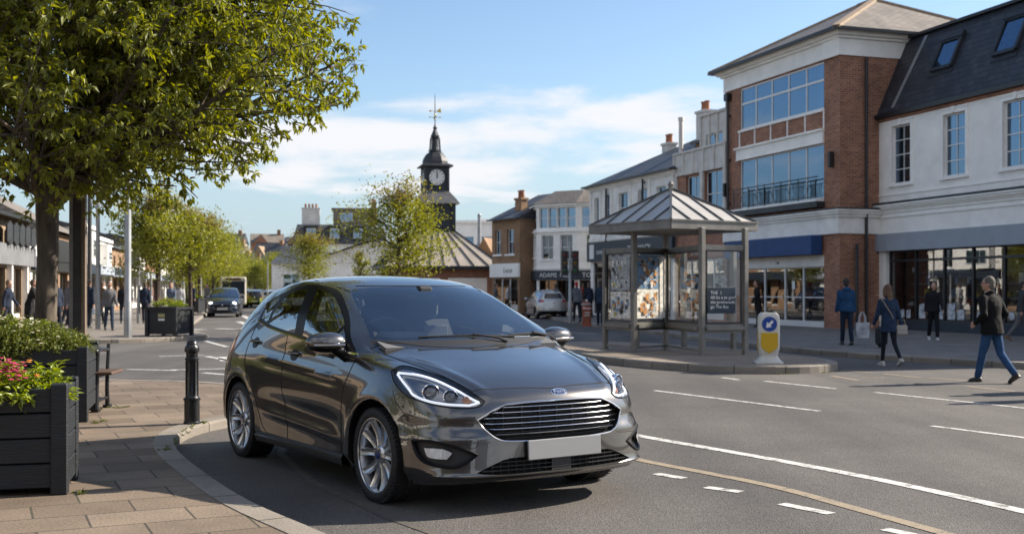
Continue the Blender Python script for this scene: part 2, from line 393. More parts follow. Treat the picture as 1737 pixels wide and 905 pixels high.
def worn_paint(name, col, under, amt=.5):
    m = bpy.data.materials.new(name); m.use_nodes = True
    nt, N, L, b = nodes(m); tc = N.new('ShaderNodeTexCoord')
    n = N.new('ShaderNodeTexNoise'); n.inputs['Scale'].default_value = 9; n.inputs['Detail'].default_value = 10; n.inputs['Roughness'].default_value = .75; L.new(tc.outputs['Object'], n.inputs[0])
    r = N.new('ShaderNodeMapRange'); L.new(n.outputs[0], r.inputs[0]); r.inputs[1].default_value = amt-.06; r.inputs[2].default_value = amt+.05
    v = N.new('ShaderNodeTexVoronoi'); v.inputs['Scale'].default_value = 85; L.new(tc.outputs['Object'], v.inputs[0])
    rv = N.new('ShaderNodeMapRange'); L.new(v.outputs['Color'], rv.inputs[0]); rv.inputs[3].default_value = .85; rv.inputs[4].default_value = 1.1
    mx = N.new('ShaderNodeMixRGB'); L.new(r.outputs[0], mx.inputs[0]); mx.inputs[1].default_value = (*col,1); mx.inputs[2].default_value = (*under,1)
    m2 = N.new('ShaderNodeMixRGB'); m2.blend_type = 'MULTIPLY'; m2.inputs[0].default_value = 1; L.new(mx.outputs[0], m2.inputs[1]); L.new(rv.outputs[0], m2.inputs[2])
    L.new(m2.outputs[0], b.inputs['Base Color']); b.inputs['Roughness'].default_value = .7
    bp = N.new('ShaderNodeBump'); bp.inputs['Strength'].default_value = .4; bp.inputs['Distance'].default_value = .004
    L.new(v.outputs['Distance'], bp.inputs['Height']); L.new(bp.outputs[0], b.inputs['Normal'])
    return m

A_road = asphalt_mat('asphalt', (.084,.078,.073), (.115,.106,.098))
A_ground = asphalt_mat('far_ground', (.08,.078,.07), (.11,.105,.095))
A_pave = brick_mat('paving_slabs', (.155,.115,.082), (.235,.182,.135), (.065,.055,.042), .60, .42, .008, .85, .45, .38, uvrot=radians(-25), mossy=.9)
A_pave2 = brick_mat('paving_far', (.20,.175,.15), (.24,.21,.18), (.10,.09,.08), .45, .45, .012, .85, .2, .25, uvrot=radians(17))
A_pave3 = brick_mat('paving_shops', (.17,.155,.145), (.20,.185,.17), (.08,.075,.07), .6, .45, .012, .85, .25, .25, uvrot=radians(-17))
A_isle = brick_mat('paving_island', (.26,.205,.155), (.30,.24,.185), (.12,.10,.08), .20, .10, .006, .85, .3, .25, uvrot=radians(30))
A_kerb = brick_mat('kerb_stone', (.22,.195,.165), (.29,.255,.215), (.09,.08,.06), .91, 3.0, .012, .85, .3, .35)
A_white = worn_paint('road_paint_white', (.58,.57,.54), (.16,.15,.14), .555)
A_tan = worn_paint('worn_yellow_paint', (.30,.24,.165), (.12,.11,.10), .58)
A_faint = worn_paint('faint_yellow_paint', (.125,.11,.085), (.09,.085,.08), .47)
A_iron = mat('cast_iron', (.05,.05,.052), .6, .6, bump=.5, bscale=30)

# ================================================================== ground, carriageways, pavements
o = MB().add([(-900,-120,-.02),(900,-120,-.02),(900,1500,-.02),(-900,1500,-.02)], [(0,1,2,3)]).build('ground', A_ground, uv=False, fix=False); tag(o, kind='structure')
o = MB().add([(-45,-40,0),(34,-40,0),(34,30,0),(14,62,0),(12,150,0),(-60,150,0),(-45,60,0)], [(0,1,2,3,4,5,6)]).build('road', A_road, uv=False, fix=False); tag(o, kind='structure')

def pavement(name, outline, kerb_idx, h, m, kw=.20, smooth_n=4, closed_smooth=True):
    """raised pavement; outline list of 2D points (counter-clockwise), kerbs run along points kerb_idx[0]..kerb_idx[1]"""
    a, b = kerb_idx; n = len(outline)
    seq = [Vector((*outline[i % n], 0)) for i in range(a, b+1)]
    k = crom(seq, smooth_n) if smooth_n > 1 else seq
    rest = [Vector((*outline[i % n], 0)) for i in range(b+1, a+n)] if b-a+1 < n else []
    # inner edge of the kerb
    inner = []
    for i, p in enumerate(k):
        t = (k[min(i+1, len(k)-1)]-k[max(i-1, 0)]); t.normalize(); nrm = Vector((-t.y, t.x, 0))
        inner.append(p+nrm*kw)
    poly = inner + rest
    mb = MB(); nn = len(poly)
    mb.add([(p.x, p.y, h) for p in poly]+[(p.x, p.y, -.01) for p in poly], [tuple(range(nn))]+[(i, (i+1)%nn, (i+1)%nn+nn, i+nn) for i in range(nn)])
    o = mb.build(name, m); tag(o, kind='structure')
    # kerb stones with a bevelled arris; UVs run along the kerb
    vs = []; fs = []; uvs = []; s_ = 0; ss = []
    for i, p in enumerate(k):
        if i: s_ += (p-k[i-1]).length
        ss.append(s_)
    prof = [(0.0,-.01),(0.0,h-.022),(.020,h+.004),(kw,h+.005),(kw,h-.05)]
    for i, p in enumerate(k):
        d = (inner[i]-p).normalized()
        for q, z in prof: vs.append(p+d*q+Vector((0,0,z)))
    m_ = len(prof)
    for i in range(len(k)-1):
        for j in range(m_-1): fs.append((i*m_+j, (i+1)*m_+j, (i+1)*m_+j+1, i*m_+j+1))
    me = bpy.data.meshes.new('kerb'); me.from_pydata([tuple(v) for v in vs], [], fs); me.materials.append(A_kerb)
    ul = me.uv_layers.new(name='uv')
    for p in me.polygons:
        for li in p.loop_indices:
            vi = me.loops[li].vertex_index; ul.data[li].uv = (ss[vi//m_], .3*(vi % m_)+.4)
    bm_ = bmesh.new(); bm_.from_mesh(me); bmesh.ops.recalc_face_normals(bm_, faces=bm_.faces[:]); bm_.to_mesh(me); bm_.free()
    ko = bpy.data.objects.new('kerb', me); COL.objects.link(ko); tag(ko, kind='structure')
    return k
PH = .10
near_out = [(2.2,1.2),(.55,3.9),(-.35,5.4),(-1.04,6.54),(-1.70,7.54),(-2.34,8.76),(-2.95,10.1),(-3.22,11.1),(-3.22,11.9),(-3.0,12.8),(-3.0,14.2),(-3.5,16.0),(-4.6,17.3),(-6.5,17.9),(-9.0,19.4),(-14,23),(-24,28),(-34,20),(-34,-30),(4,-30)]
near_k = pavement('pavement', near_out, (0, 16), PH, A_pave)
def recomp(px, py): return G(px, py)
far_left = [(-26,30.2),(-14,31.3),(-10.9,31.7),(-9.4,33.8),(-9.35,35.2),(-10.2,37.2),(-12.3,44),(-14.3,52),(-20.4,78.6),(-31,130),(-44,180),(-60,180),(-60,30.2)]
fl_k = pavement('pavement_by_left_shops', far_left, (0, 10), .12, A_pave2)
right_out = [(2.2,96),(1.75,76),(1.7,66),(2.05,55),(3.1,47),(5.1,35.5),(6.9,26.2),(9.58,21.4),(12.6,16.0),(16,9),(19,0),(24,-20),(60,-20),(60,96)]
ri_k = pavement('pavement_by_right_shops', right_out, (0, 11), .12, A_pave3)
isle_out = [(1.0,27.2),(1.35,24.6),(2.05,22.6),(3.2,20.9),(4.4,20.2),(5.3,20.35),(5.95,21.0),(6.15,22.0),(5.9,23.6),(5.3,25.6),(4.4,27.6),(3.1,29.3),(1.9,29.6),(1.2,28.8),(1.0,27.2)]
pavement('traffic_island', isle_out, (0, 14), .14, A_isle)
square = [(-20,150),(-19,100),(-15.5,78),(-13.5,70),(-9,66.5),(-5,66.5),(-2.2,69),(-1.6,74),(-1.8,90),(-2,150)]
pavement('market_square', square, (0, 9), .12, A_pave2)

# ---- painted markings, 4 mm above the road
MK = []
def strip(name, pts, w, m=A_white, z=.004):
    """painted line through ground points"""
    p = [Vector((q[0], q[1], 0)) for q in pts]; vs = []; fs = []
    for i, q in enumerate(p):
        t = (p[min(i+1, len(p)-1)]-p[max(i-1, 0)]).normalized(); n = Vector((-t.y, t.x, 0))
        vs += [q+n*w/2+Vector((0,0,z)), q-n*w/2+Vector((0,0,z))]
    for i in range(len(p)-1): fs.append((2*i, 2*i+1, 2*i+3, 2*i+2))
    mb = MB(); mb.add(vs, fs); MK.append((name, mb, m)); return mb
def gl(*px): return [G(a, b) for a, b in px]
strip('solid', crom(gl((1060,732),(1085,739),(1290,775),(1500,815),(1737,867),(1850,894)), 5), .13)
strip('edge', crom(gl((1060,772),(1100,783),(1300,822),(1450,862),(1640,915)), 5), .11, A_tan)
for a, b in (((1110,662),(1390,697)), ((1580,722),(1800,750)), ((1483,665),(1740,692)), ((1296,646),(1418,659)), ((1225,640),(1253,644)), ((1020,652),(1060,656))):
    strip('lane_dash', gl(a, b), .09)
for a, b in (((1112,803),(1160,811)), ((1197,826),(1257,834)), ((1325,854),(1410,871)), ((1500,897),(1550,907))):
    strip('bay_dash', gl(a, b), .10)
for a, b in (((1424,628),(1480,632)), ((1500,634),(1560,640)), ((1575,641),(1640,645)), ((1640,655),(1722,664)), ((1462,640),(1500,641)), ((1410,637),(1455,645))):
    strip('worn_dash', gl(a, b), .10, A_tan)
# junction and side street
for a, b in (((215,626),(300,628)), ((290,627),(385,625)), ((270,604),(345,602)), ((345,578),(400,575)), ((348,578),(385,588)), ((350,604),(392,612)), ((345,632),(395,636))):
    strip('junction_line', gl(a, b), .14)
for a, b in (((318,558),(345,559)), ((368,557),(400,558)), ((405,556),(430,557))): strip('give_way_dash', gl(a, b), .42)
for a, b in (((428,522),(440,522)), ((412,535),(424,541)), ((405,545),(425,552)), ((386,612),(380,605))): strip('junction_line', gl(a, b), .3)
for a, b in (((975,580),(1060,583)), ((955,563),(1010,566)), ((1060,590),(1180,600))): strip('junction_line', gl(a, b), .14)
strip('bay_edge', [(-2.3,11.6),(-2.1,10.4),(-1.55,8.9),(-.8,7.5),(0,6.3),(.7,5.2)], .07, A_faint)
strip('far_lane', [(-10,70),(-14,88),(-19,110)], .15); strip('far_lane', [(-8.6,60),(-9.6,66)], .15)
mb = MB()
for nm, x, m in MK:
    mb.cur = [A_white, A_tan, A_faint].index(m)
    mb.add(x.v, x.f)
o = mb.build('road_markings', [A_white, A_tan, A_faint], uv=False, fix=False); tag(o, kind='structure')
# make sure the paint faces up
for p_ in o.data.polygons:
    pass
# ================================================================== the hatchback in the foreground
CAR_S = Vector((1.07, 1.16, 1.07))
CAR_LOC = Vector((-0.155, 8.59, 0)); CAR_RZ = radians(-56.4)
def cage():
    """half body (y>=0): side grid rows 0..5 from front centre round to rear centre, top grid rows 5..10"""
    V = []; F = []; idx = {}
    def vert(key, co):
        if key not in idx: idx[key] = len(V); V.append(co)
        return idx[key]
    # wrap columns: E D C B A | sides | A' B' C' D' E'
    cols = ['E','D','C','B','A','4','5','6','7','8','9','10','11','12','13','14','15','16','a','b','c','d','e']
    R = {}
    R[0] = [(.80,0,.20),(.79,.19,.20),(.77,.36,.20),(.73,.52,.20),(.67,.65,.19),(.55,.74,.18),(.38,.775,.17),(.15,.79,.17),(-.15,.80,.17),(-.45,.79,.17),(-.8,.785,.17),(-1.2,.785,.17),(-1.6,.785,.17),(-2.0,.785,.17),(-2.35,.79,.18),(-2.65,.79,.19),(-2.88,.76,.21),(-3.0,.70,.22),(-3.07,.60,.23),(-3.10,.48,.23),(-3.12,.34,.23),(-3.13,.17,.23),(-3.135,0,.23)]
    R[1] = [(.845,0,.265),(.84,.20,.265),(.82,.38,.265),(.785,.55,.27),(.72,.69,.27),(.59,.79,.27),(.38,.83,.27),(.15,.85,.27),(-.15,.855,.265),(-.45,.848,.255),(-.8,.842,.25),(-1.2,.842,.25),(-1.6,.845,.25),(-2.0,.85,.255),(-2.35,.86,.27),(-2.65,.86,.28),(-2.90,.83,.30),(-3.06,.77,.31),(-3.14,.65,.32),(-3.18,.52,.32),(-3.195,.36,.32),(-3.20,.18,.32),(-3.205,0,.32)]
    R[2] = [(.835,0,.40),(.83,.20,.40),(.81,.37,.40),(.775,.54,.405),(.71,.68,.41),(.585,.785,.42),(.38,.835,.43),(.15,.858,.43),(-.15,.86,.42),(-.45,.848,.41),(-.8,.832,.40),(-1.2,.828,.40),(-1.6,.832,.40),(-2.0,.848,.41),(-2.35,.865,.43),(-2.65,.866,.45),(-2.90,.845,.46),(-3.07,.785,.47),(-3.15,.66,.47),(-3.19,.52,.47),(-3.205,.36,.47),(-3.21,.18,.47),(-3.215,0,.47)]
    R[3] = [(.832,0,.53),(.825,.19,.53),(.80,.36,.53),(.76,.52,.54),(.69,.665,.55),(.57,.77,.57),(.37,.828,.58),(.15,.856,.58),(-.15,.864,.57),(-.45,.862,.56),(-.8,.857,.56),(-1.2,.855,.56),(-1.6,.857,.57),(-2.0,.862,.58),(-2.35,.868,.60),(-2.65,.866,.61),(-2.90,.845,.62),(-3.06,.785,.63),(-3.14,.66,.63),(-3.175,.52,.63),(-3.19,.36,.63),(-3.195,.18,.63),(-3.20,0,.63)]
    R[4] = [(.81,0,.665),(.80,.19,.665),(.775,.35,.665),(.73,.50,.67),(.655,.635,.68),(.54,.735,.705),(.36,.80,.735),(.14,.838,.755),(-.15,.852,.765),(-.45,.856,.77),(-.8,.858,.78),(-1.2,.859,.79),(-1.6,.860,.80),(-2.0,.860,.815),(-2.35,.857,.83),(-2.65,.848,.84),(-2.88,.825,.845),(-3.05,.76,.85),(-3.12,.64,.85),(-3.155,.51,.85),(-3.17,.35,.85),(-3.175,.18,.85),(-3.18,0,.85)]
    R[5] = [(.765,0,.75),(.755,.18,.75),(.73,.335,.75),(.68,.475,.755),(.60,.60,.77),(.48,.695,.80),(.32,.755,.845),(.12,.79,.88),(-.15,.808,.912),(-.46,.812,.94),(-.8,.812,.96),(-1.2,.810,.98),(-1.6,.806,1.0),(-2.0,.797,1.02),(-2.35,.782,1.04),(-2.65,.758,1.05),(-2.88,.72,1.05),(-3.03,.66,1.04),(-3.09,.57,1.035),(-3.12,.47,1.03),(-3.135,.34,1.03),(-3.14,.17,1.03),(-3.145,0,1.03)]
    for r in range(6):
        for c, co in enumerate(R[r]): vert((r, c), co)
    nc = len(cols)
    for r in range(5):
        for c in range(nc-1): F.append((idx[(r,c)], idx[(r,c+1)], idx[(r+1,c+1)], idx[(r+1,c)]))
    # top grid; top column index = side col index 5..17 ; rows 6..10
    T = {}
    #          r6               r7                r8                r9               r10
    T[6]  = [(.37,.66,.850),(.43,.52,.848),(.49,.35,.846),(.52,.18,.850),(.53,0,.851)]
    T[7]  = [(.14,.70,.900),(.18,.57,.905),(.24,.38,.903),(.27,.19,.910),(.28,0,.911)]
    T[8]  = [(-.15,.735,.940),(-.11,.63,.950),(-.01,.43,.952),(.04,.21,.960),(.05,0,.962)]
    T[9]  = [(-.47,.775,.972),(-.40,.705,.995),(-.24,.52,.990),(-.15,.26,.995),(-.12,0,.998)]
    T[10] = [(-.82,.752,1.09),(-.78,.665,1.20),(-.68,.57,1.215),(-.59,.285,1.235),(-.56,0,1.24)]
    T[11] = [(-1.2,.738,1.18),(-1.18,.61,1.375),(-1.12,.53,1.402),(-1.03,.27,1.432),(-1.00,0,1.440)]
    T[12] = [(-1.6,.730,1.22),(-1.6,.590,1.43),(-1.6,.50,1.455),(-1.6,.26,1.478),(-1.6,0,1.485)]
    T[13] = [(-2.0,.720,1.22),(-2.0,.580,1.425),(-2.0,.49,1.450),(-2.0,.255,1.472),(-2.0,0,1.478)]
    T[14] = [(-2.35,.705,1.21),(-2.35,.565,1.400),(-2.35,.47,1.425),(-2.35,.245,1.446),(-2.35,0,1.452)]
    T[15] = [(-2.65,.685,1.19),(-2.66,.54,1.365),(-2.67,.45,1.39),(-2.68,.23,1.412),(-2.68,0,1.418)]
    T[16] = [(-2.88,.655,1.17),(-2.90,.51,1.315),(-2.93,.43,1.345),(-2.95,.22,1.365),(-2.95,0,1.37)]
    for c in range(6, 17):
        for k in range(5): vert((6+k, c), T[c][k])
    # first and last top columns share the wrap points
    for k, w in enumerate((4,3,2,1,0)): idx[(6+k, 5)] = idx[(5, w)]
    for k, w in enumerate((18,19,20,21,22)): idx[(6+k, 17)] = idx[(5, w)]
    for c in range(5, 17):
        for r in range(5, 10):
            F.append((idx[(r,c)], idx[(r,c+1)], idx[(r+1,c+1)], idx[(r+1,c)]))
    return V, F, idx

def dense_body(levels=3):
    V, F, idx = cage()
    n = len(V)
    vv = [Vector(v) for v in V]; mir = {}
    for i, v in enumerate(V):
        if abs(v[1]) < 1e-6: mir[i] = i
        else: mir[i] = len(vv); vv.append(Vector((v[0], -v[1], v[2])))
    ff = list(F) + [tuple(mir[i] for i in reversed(f)) for f in F]
    me = bpy.data.meshes.new('body'); me.from_pydata([tuple(v) for v in vv], [], ff)
    bm = bmesh.new(); bm.from_mesh(me)
    bmesh.ops.recalc_face_normals(bm, faces=bm.faces[:])
    cl = bm.edges.layers.float.new('crease_edge')
    def crease(keys, w):
        bm.verts.ensure_lookup_table()
        for a, b in zip(keys, keys[1:]):
            for A, B in ((idx[a], idx[b]), (mir[idx[a]], mir[idx[b]])):
                e = bm.edges.get((bm.verts[A], bm.verts[B]))
                if e: e[cl] = w
    crease([(5,c) for c in range(6,17)], .35)                 # belt
    crease([(4,c) for c in range(5,17)], .30)                 # shoulder
    crease([(7,c) for c in range(6,17)], .30)                 # bonnet edge, pillar, roof rail
    crease([(5,c) for c in range(0,5)], .25)
    crease([(1,c) for c in range(0,23)], .55)
    crease([(r,9) for r in range(7,11)], .6)                  # cowl
    crease([(8,c) for c in range(8,12)], .5)                  # screen edge
    crease([(r,16) for r in range(7,11)], .7)                 # spoiler
    bm.to_mesh(me); bm.free()
    o = bpy.data.objects.new('tmp', me); COL.objects.link(o)
    md = o.modifiers.new('s', 'SUBSURF'); md.levels = levels; md.render_levels = levels; md.use_limit_surface = False
    dg = bpy.context.evaluated_depsgraph_get()
    me2 = bpy.data.meshes.new_from_object(o.evaluated_get(dg))
    bpy.data.objects.remove(o)
    # sculpted details
    for v in me2.vertices:
        x, y, z = v.co
        if z > .93:
            k = min(1, (z-.93)/.30)
            q = min(1, max(0, (x+2.3)/1.1))
            v.co.y *= 1+.09*k*q
            g = exp(-((x+.55)/.45)**2)*exp(-((z-1.06)/.14)**2)
            v.co.y *= 1+.075*g
            v.co.x += .05*g
        if z > 1.25:
            v.co.z += .035*min(1, (z-1.25)/.2)*exp(-((x+1.7)/.9)**2)
    for v in me2.vertices:
        x, y, z = v.co
        ay = abs(y); sg = 1 if y > 0 else -1
        for wx in (0., -2.49):
            r = hypot(x-wx, z-.31)
            if ay > .55 and z < .85:
                d = .016*exp(-((r-.385)/.045)**2)
                v.co.y += sg*d
        # door sculpting: concave lower door with a rising crease
        if -2.1 < x < -.45 and ay > .6 and z < .9:
            e = min(1, (x+2.1)/.35)*min(1, (-.45-x)/.3)
            line = .36+.05*(-x-.5)
            v.co.y -= sg*e*.016*exp(-((z-line-.11)/.06)**2)
            v.co.y += sg*e*.010*exp(-((z-line)/.025)**2)
            l2 = .775+.055*(-x-.3)
            v.co.y += sg*.008*exp(-((z-l2)/.018)**2)*min(1,e*1.5)
            v.co.y -= sg*.008*exp(-((z-l2+.05)/.03)**2)*min(1,e*1.5)
        if x > -.3 and z > .68:                                  # bonnet power lines
            yl = .43+.24*(.72-x)
            v.co.z += .009*exp(-((ay-yl)/.028)**2)*min(1, max(0, (.74-x)/.1))*min(1, max(0, (x+.12)/.25))*(1 if ay > .1 else 0)
            v.co.z -= .004*exp(-((ay-yl-.07)/.04)**2)*min(1, max(0, (x+.12)/.25))
        if x > .30 and ay > .40 and z < .7:                      # hollow between lamp and fog recess
            k = min(1, (ay-.40)/.12)
            v.co.x -= .012*k*exp(-((z-.545)/.045)**2); v.co.y -= sg*.006*k*exp(-((z-.545)/.045)**2)
            v.co.x += .005*k*exp(-((z-.475)/.02)**2)
        # splitter lip along the lower bumper
        if x > .45 and z < .36:
            k = exp(-((z-.245)/.016)**2)*.032*min(1, (x-.45)/.2)
            d = Vector((1, .35*y, 0)).normalized(); v.co += d*k
    return me2
def inpoly(p, poly):
    x, y = p; c = False; n = len(poly)
    for i in range(n):
        x1, y1 = poly[i]; x2, y2 = poly[i-1]
        if (y1 > y) != (y2 > y) and x < (x2-x1)*(y-y1)/(y2-y1)+x1: c = not c
    return c
def knife(bm, lay, pid, poly, A, B, sel):
    """cut the outline poly (2D, along axes A,B) through the faces sel() accepts and tag what lies inside"""
    A = Vector(A); B = Vector(B)
    amin = min(p[0] for p in poly); amax = max(p[0] for p in poly); bmin = min(p[1] for p in poly); bmax = max(p[1] for p in poly)
    def bb(f):
        a = [v.co.dot(A) for v in f.verts]; b = [v.co.dot(B) for v in f.verts]
        return min(a), max(a), min(b), max(b)
    cand = set()
    for f in bm.faces:
        q = bb(f)
        if q[1] < amin or q[0] > amax or q[3] < bmin or q[2] > bmax: continue
        if sel(f.calc_center_median(), f.normal): cand.add(f)
    n = len(poly)
    for i in range(n):
        p, q = poly[i], poly[(i+1) % n]
        e = (q[0]-p[0], q[1]-p[1])
        if hypot(*e) < 1e-6: continue
        no = (A*(-e[1]) + B*e[0]).normalized(); co = A*p[0]+B*p[1]
        a0, a1 = sorted((p[0], q[0])); b0, b1 = sorted((p[1], q[1])); t = .0005
        fs = []
        for f in cand:
            w = bb(f)
            if w[1] < a0-t or w[0] > a1+t or w[3] < b0-t or w[2] > b1+t: continue
            fs.append(f)
        if not fs: continue
        es = set(); vs = set()
        for f in fs: es.update(f.edges); vs.update(f.verts)
        keep = cand.difference(fs)
        r = bmesh.ops.bisect_plane(bm, geom=fs+list(es)+list(vs), dist=1e-5, plane_co=co, plane_no=no)
        new = {g for g in r['geom'] if isinstance(g, bmesh.types.BMFace)}
        cand = {f for f in keep if f.is_valid} | {f for f in new if f.is_valid} | {f for f in fs if f.is_valid}
    for f in cand:
        c = f.calc_center_median()
        if inpoly((c.dot(A), c.dot(B)), poly): f[lay] = pid
def smpoly(pts, n=4, corners=()):
    """closed outline through pts, smooth except at the listed corner indices"""
    pts = [Vector((p[0], p[1])) for p in pts]; N = len(pts); out = []
    for i in range(N):
        p1 = pts[i]; p2 = pts[(i+1) % N]
        p0 = pts[i-1] if i not in corners else p1*2-p2
        p3 = pts[(i+2) % N] if (i+1) % N not in corners else p2*2-p1
        for k in range(n):
            t = k/n
            out.append(tuple(.5*((2*p1)+(p2-p0)*t+(2*p0-5*p1+4*p2-p3)*t*t+(3*p1-p0-3*p2+p3)*t**3)))
    return out

M_paint = mat('car_paint', (.086,.081,.078), .27, .80, coat=1.0, var=.10, vscale=900, detail=2)
M_paint.node_tree.nodes['Principled BSDF'].inputs['Coat IOR'].default_value = 1.85
M_black = mat('satin_black_trim', (.006,.006,.007), .38, 0, spec=.2)
M_plast = mat('black_plastic', (.018,.018,.02), .5, bump=.1, bscale=200)
M_chrome = mat('chrome', (.75,.75,.77), .12, 1)
M_alloy = mat('alloy', (.62,.63,.65), .26, .9, var=.06, vscale=6)
M_tyre = mat('tyre_rubber', (.016,.016,.017), .72, bump=.3, bscale=60, var=.15, vscale=14)
M_liner = mat('arch_liner', (.008,.008,.008), .9)
M_disc = mat('brake_disc', (.22,.22,.23), .35, .9)
M_glass = glass_mat('car_glass', (.50,.60,.62), .16, .8, .16)
M_wglass = glass_mat('windscreen_glass', (.90,.96,.97), .17, .98, .24)
M_priv = glass_mat('car_side_glass', (.80,.86,.86), .34, .8, .25)
M_lens = glass_mat('lamp_lens', (.96,.97,1), .05, 1, .08)
M_drl = mat('lamp_strip_white', (.9,.92,.95), .25, 0, emit=((.9,.95,1), .35))
M_lampin = mat('lamp_housing', (.22,.23,.25), .15, .9)
M_plate = mat('number_plate_blank', (.26,.265,.275), .45, var=.03, vscale=5)
M_red = mat('tail_lamp_red', (.30,.01,.01), .12, coat=1)
M_cloth = mat('seat_cloth', (.13,.13,.135), .85, bump=.2, bscale=150)
M_seam = mat('shut_line', (.003,.003,.003), .8)
M_blue = mat('badge_blue', (.01,.035,.14), .2, coat=1)
M_amber = mat('amber_lamp', (.35,.10,.02), .2, coat=1)

def split_out(bm, lay, pid, name, mats, parent, side=None, solid=0., shift=None, smooth=True, depth=None):
    """copy the faces tagged pid into an object of their own"""
    nb = bmesh.new(); mp = {}
    for f in bm.faces:
        if f[lay] != pid: continue
        if side is not None and (f.calc_center_median().y > 0) != (side > 0): continue
        vs = []
        for v in f.verts:
            if v.index not in mp:
                w = nb.verts.new(v.co); mp[v.index] = w
            vs.append(mp[v.index])
        try: nb.faces.new(vs)
        except ValueError: pass
    if not nb.faces: nb.free(); return None
    if depth is not None:
        # pocket: floor pushed in along depth, walls up to the outline
        bd = [e for e in nb.edges if e.is_boundary]
        r = bmesh.ops.extrude_edge_only(nb, edges=bd)
        moved = {v for v in nb.verts} - {g for g in r['geom'] if isinstance(g, bmesh.types.BMVert)}
        for v in moved: v.co += Vector(depth) if v.co.y <= 0 or abs(depth[1]) < 1e-6 else Vector((depth[0], -depth[1], depth[2]))
    if shift:
        for v in nb.verts: v.co += Vector(shift)
    me = bpy.data.meshes.new(name); nb.to_mesh(me); nb.free()
    for m in (mats if isinstance(mats, list) else [mats]): me.materials.append(m)
    if smooth: smooth_mesh(me, 35)
    o = bpy.data.objects.new(name, me); COL.objects.link(o); o.parent = parent
    return o

def build_wheel(root, x, sgn, hub_y):
    """one wheel: tyre, rim with ten spokes, brake disc; axle along y, outer face towards sgn"""
    c = (x, hub_y, .31); s = sgn
    prof = [(.225,-.085),(.255,-.104),(.290,-.106),(.303,-.095),(.3115,-.075),(.3125,-.04),(.3085,-.038),(.3085,-.030),(.3125,-.028),(.313,0),(.3085,.002),(.3085,.010),(.3125,.012),(.3125,.045),(.3085,.047),(.3085,.055),(.3115,.057),(.3105,.078),(.303,.095),(.286,.106),(.268,.108),(.252,.101),(.243,.093)]
    prof = [(r, h*s) for r, h in prof]
    w = MB().lathe(prof, c, 48, 'y', cap=False).build('wheel', M_tyre, root, smooth=True, uv=False)
    # tread blocks: shallow grooves across the shoulder
    t = MB()
    for k in range(60):
        a = 2*pi*k/60
        for h in (-.085, .085):
            p = Vector((x+.3065*sin(a), hub_y+h, .31+.3065*cos(a)))
            t.bar(p-Vector((0,.013,0)), p+Vector((0,.013,0)), .017, .016, (sin(a),0,cos(a)))
    t.build('tread', M_tyre, w)
    rim = MB()
    rp = [(.238,.094),(.2415,.100),(.2485,.100),(.2485,.092),(.234,.086),(.226,.06),(.222,-.09)]
    rim.lathe([(r, h*s) for r, h in rp], c, 48, 'y', cap=False)
    for k in range(5):
        for dk in (-.19, .19):
            a0 = 2*pi*k/5 + dk*1.35; a1 = 2*pi*k/5 + dk*1.75
            def pt(r, a, h): return Vector((x+r*sin(a), hub_y+h*s, .31+r*cos(a)))
            n = 5; rings = []
            for i in range(n+1):
                u = i/n; r = .05+(.236-.05)*u; a = a0+(a1-a0)*u
                wd = (.022+.008*u)/r; h = .062+.026*u-.014*sin(pi*u)
                rings.append([pt(r, a-wd, h-.02), pt(r, a-wd*.75, h), pt(r, a-wd*.1, h-.007), pt(r, a+wd*.1, h-.007), pt(r, a+wd*.75, h), pt(r, a+wd, h-.02)])
            vs = [v for R in rings for v in R]; fs = []
            for i in range(n):
                for j in range(6): fs.append((i*6+j, i*6+(j+1)%6, (i+1)*6+(j+1)%6, (i+1)*6+j))
            rim.add(vs, fs)
    rim.lathe([(.0,.040*s),(.062,.040*s),(.066,.060*s),(.055,.072*s),(.034,.074*s),(.032,.07*s),(0,.07*s)], c, 24, 'y', cap=False)
    rm = rim.build('rim', M_alloy, w, smooth=True, uv=False)
    MB().lathe([(0,.071*s),(.030,.071*s),(.028,.078*s),(0,.080*s)], c, 20, 'y', cap=False).build('centre_cap', M_blue, w, smooth=True)
    for k in range(5):
        nt = MB(); a = 2*pi*(k+.5)/5
        nt.lathe([(0,.066*s),(.0075,.066*s),(.0075,.078*s),(0,.078*s)], (x+.047*sin(a), hub_y, .31+.047*cos(a)), 8, 'y', cap=False)
        nt.build('wheel_nut', M_disc, rm)
    d = MB().lathe([(.0,.0),(.135,.0),(.135,.02*s),(.06,.022*s),(0,.03*s)], (x, hub_y, .31), 32, 'y', cap=False)
    d.bbox(x+.06, x+.15, hub_y-.02, hub_y+.04, .25, .38, .01)
    d.build('brake_disc', M_disc, w, smooth=True)
    MB().lathe([(.22,-.08*s),(0,-.08*s)], c, 24, 'y', cap=False).build('hub_back', M_liner, w)
    return w

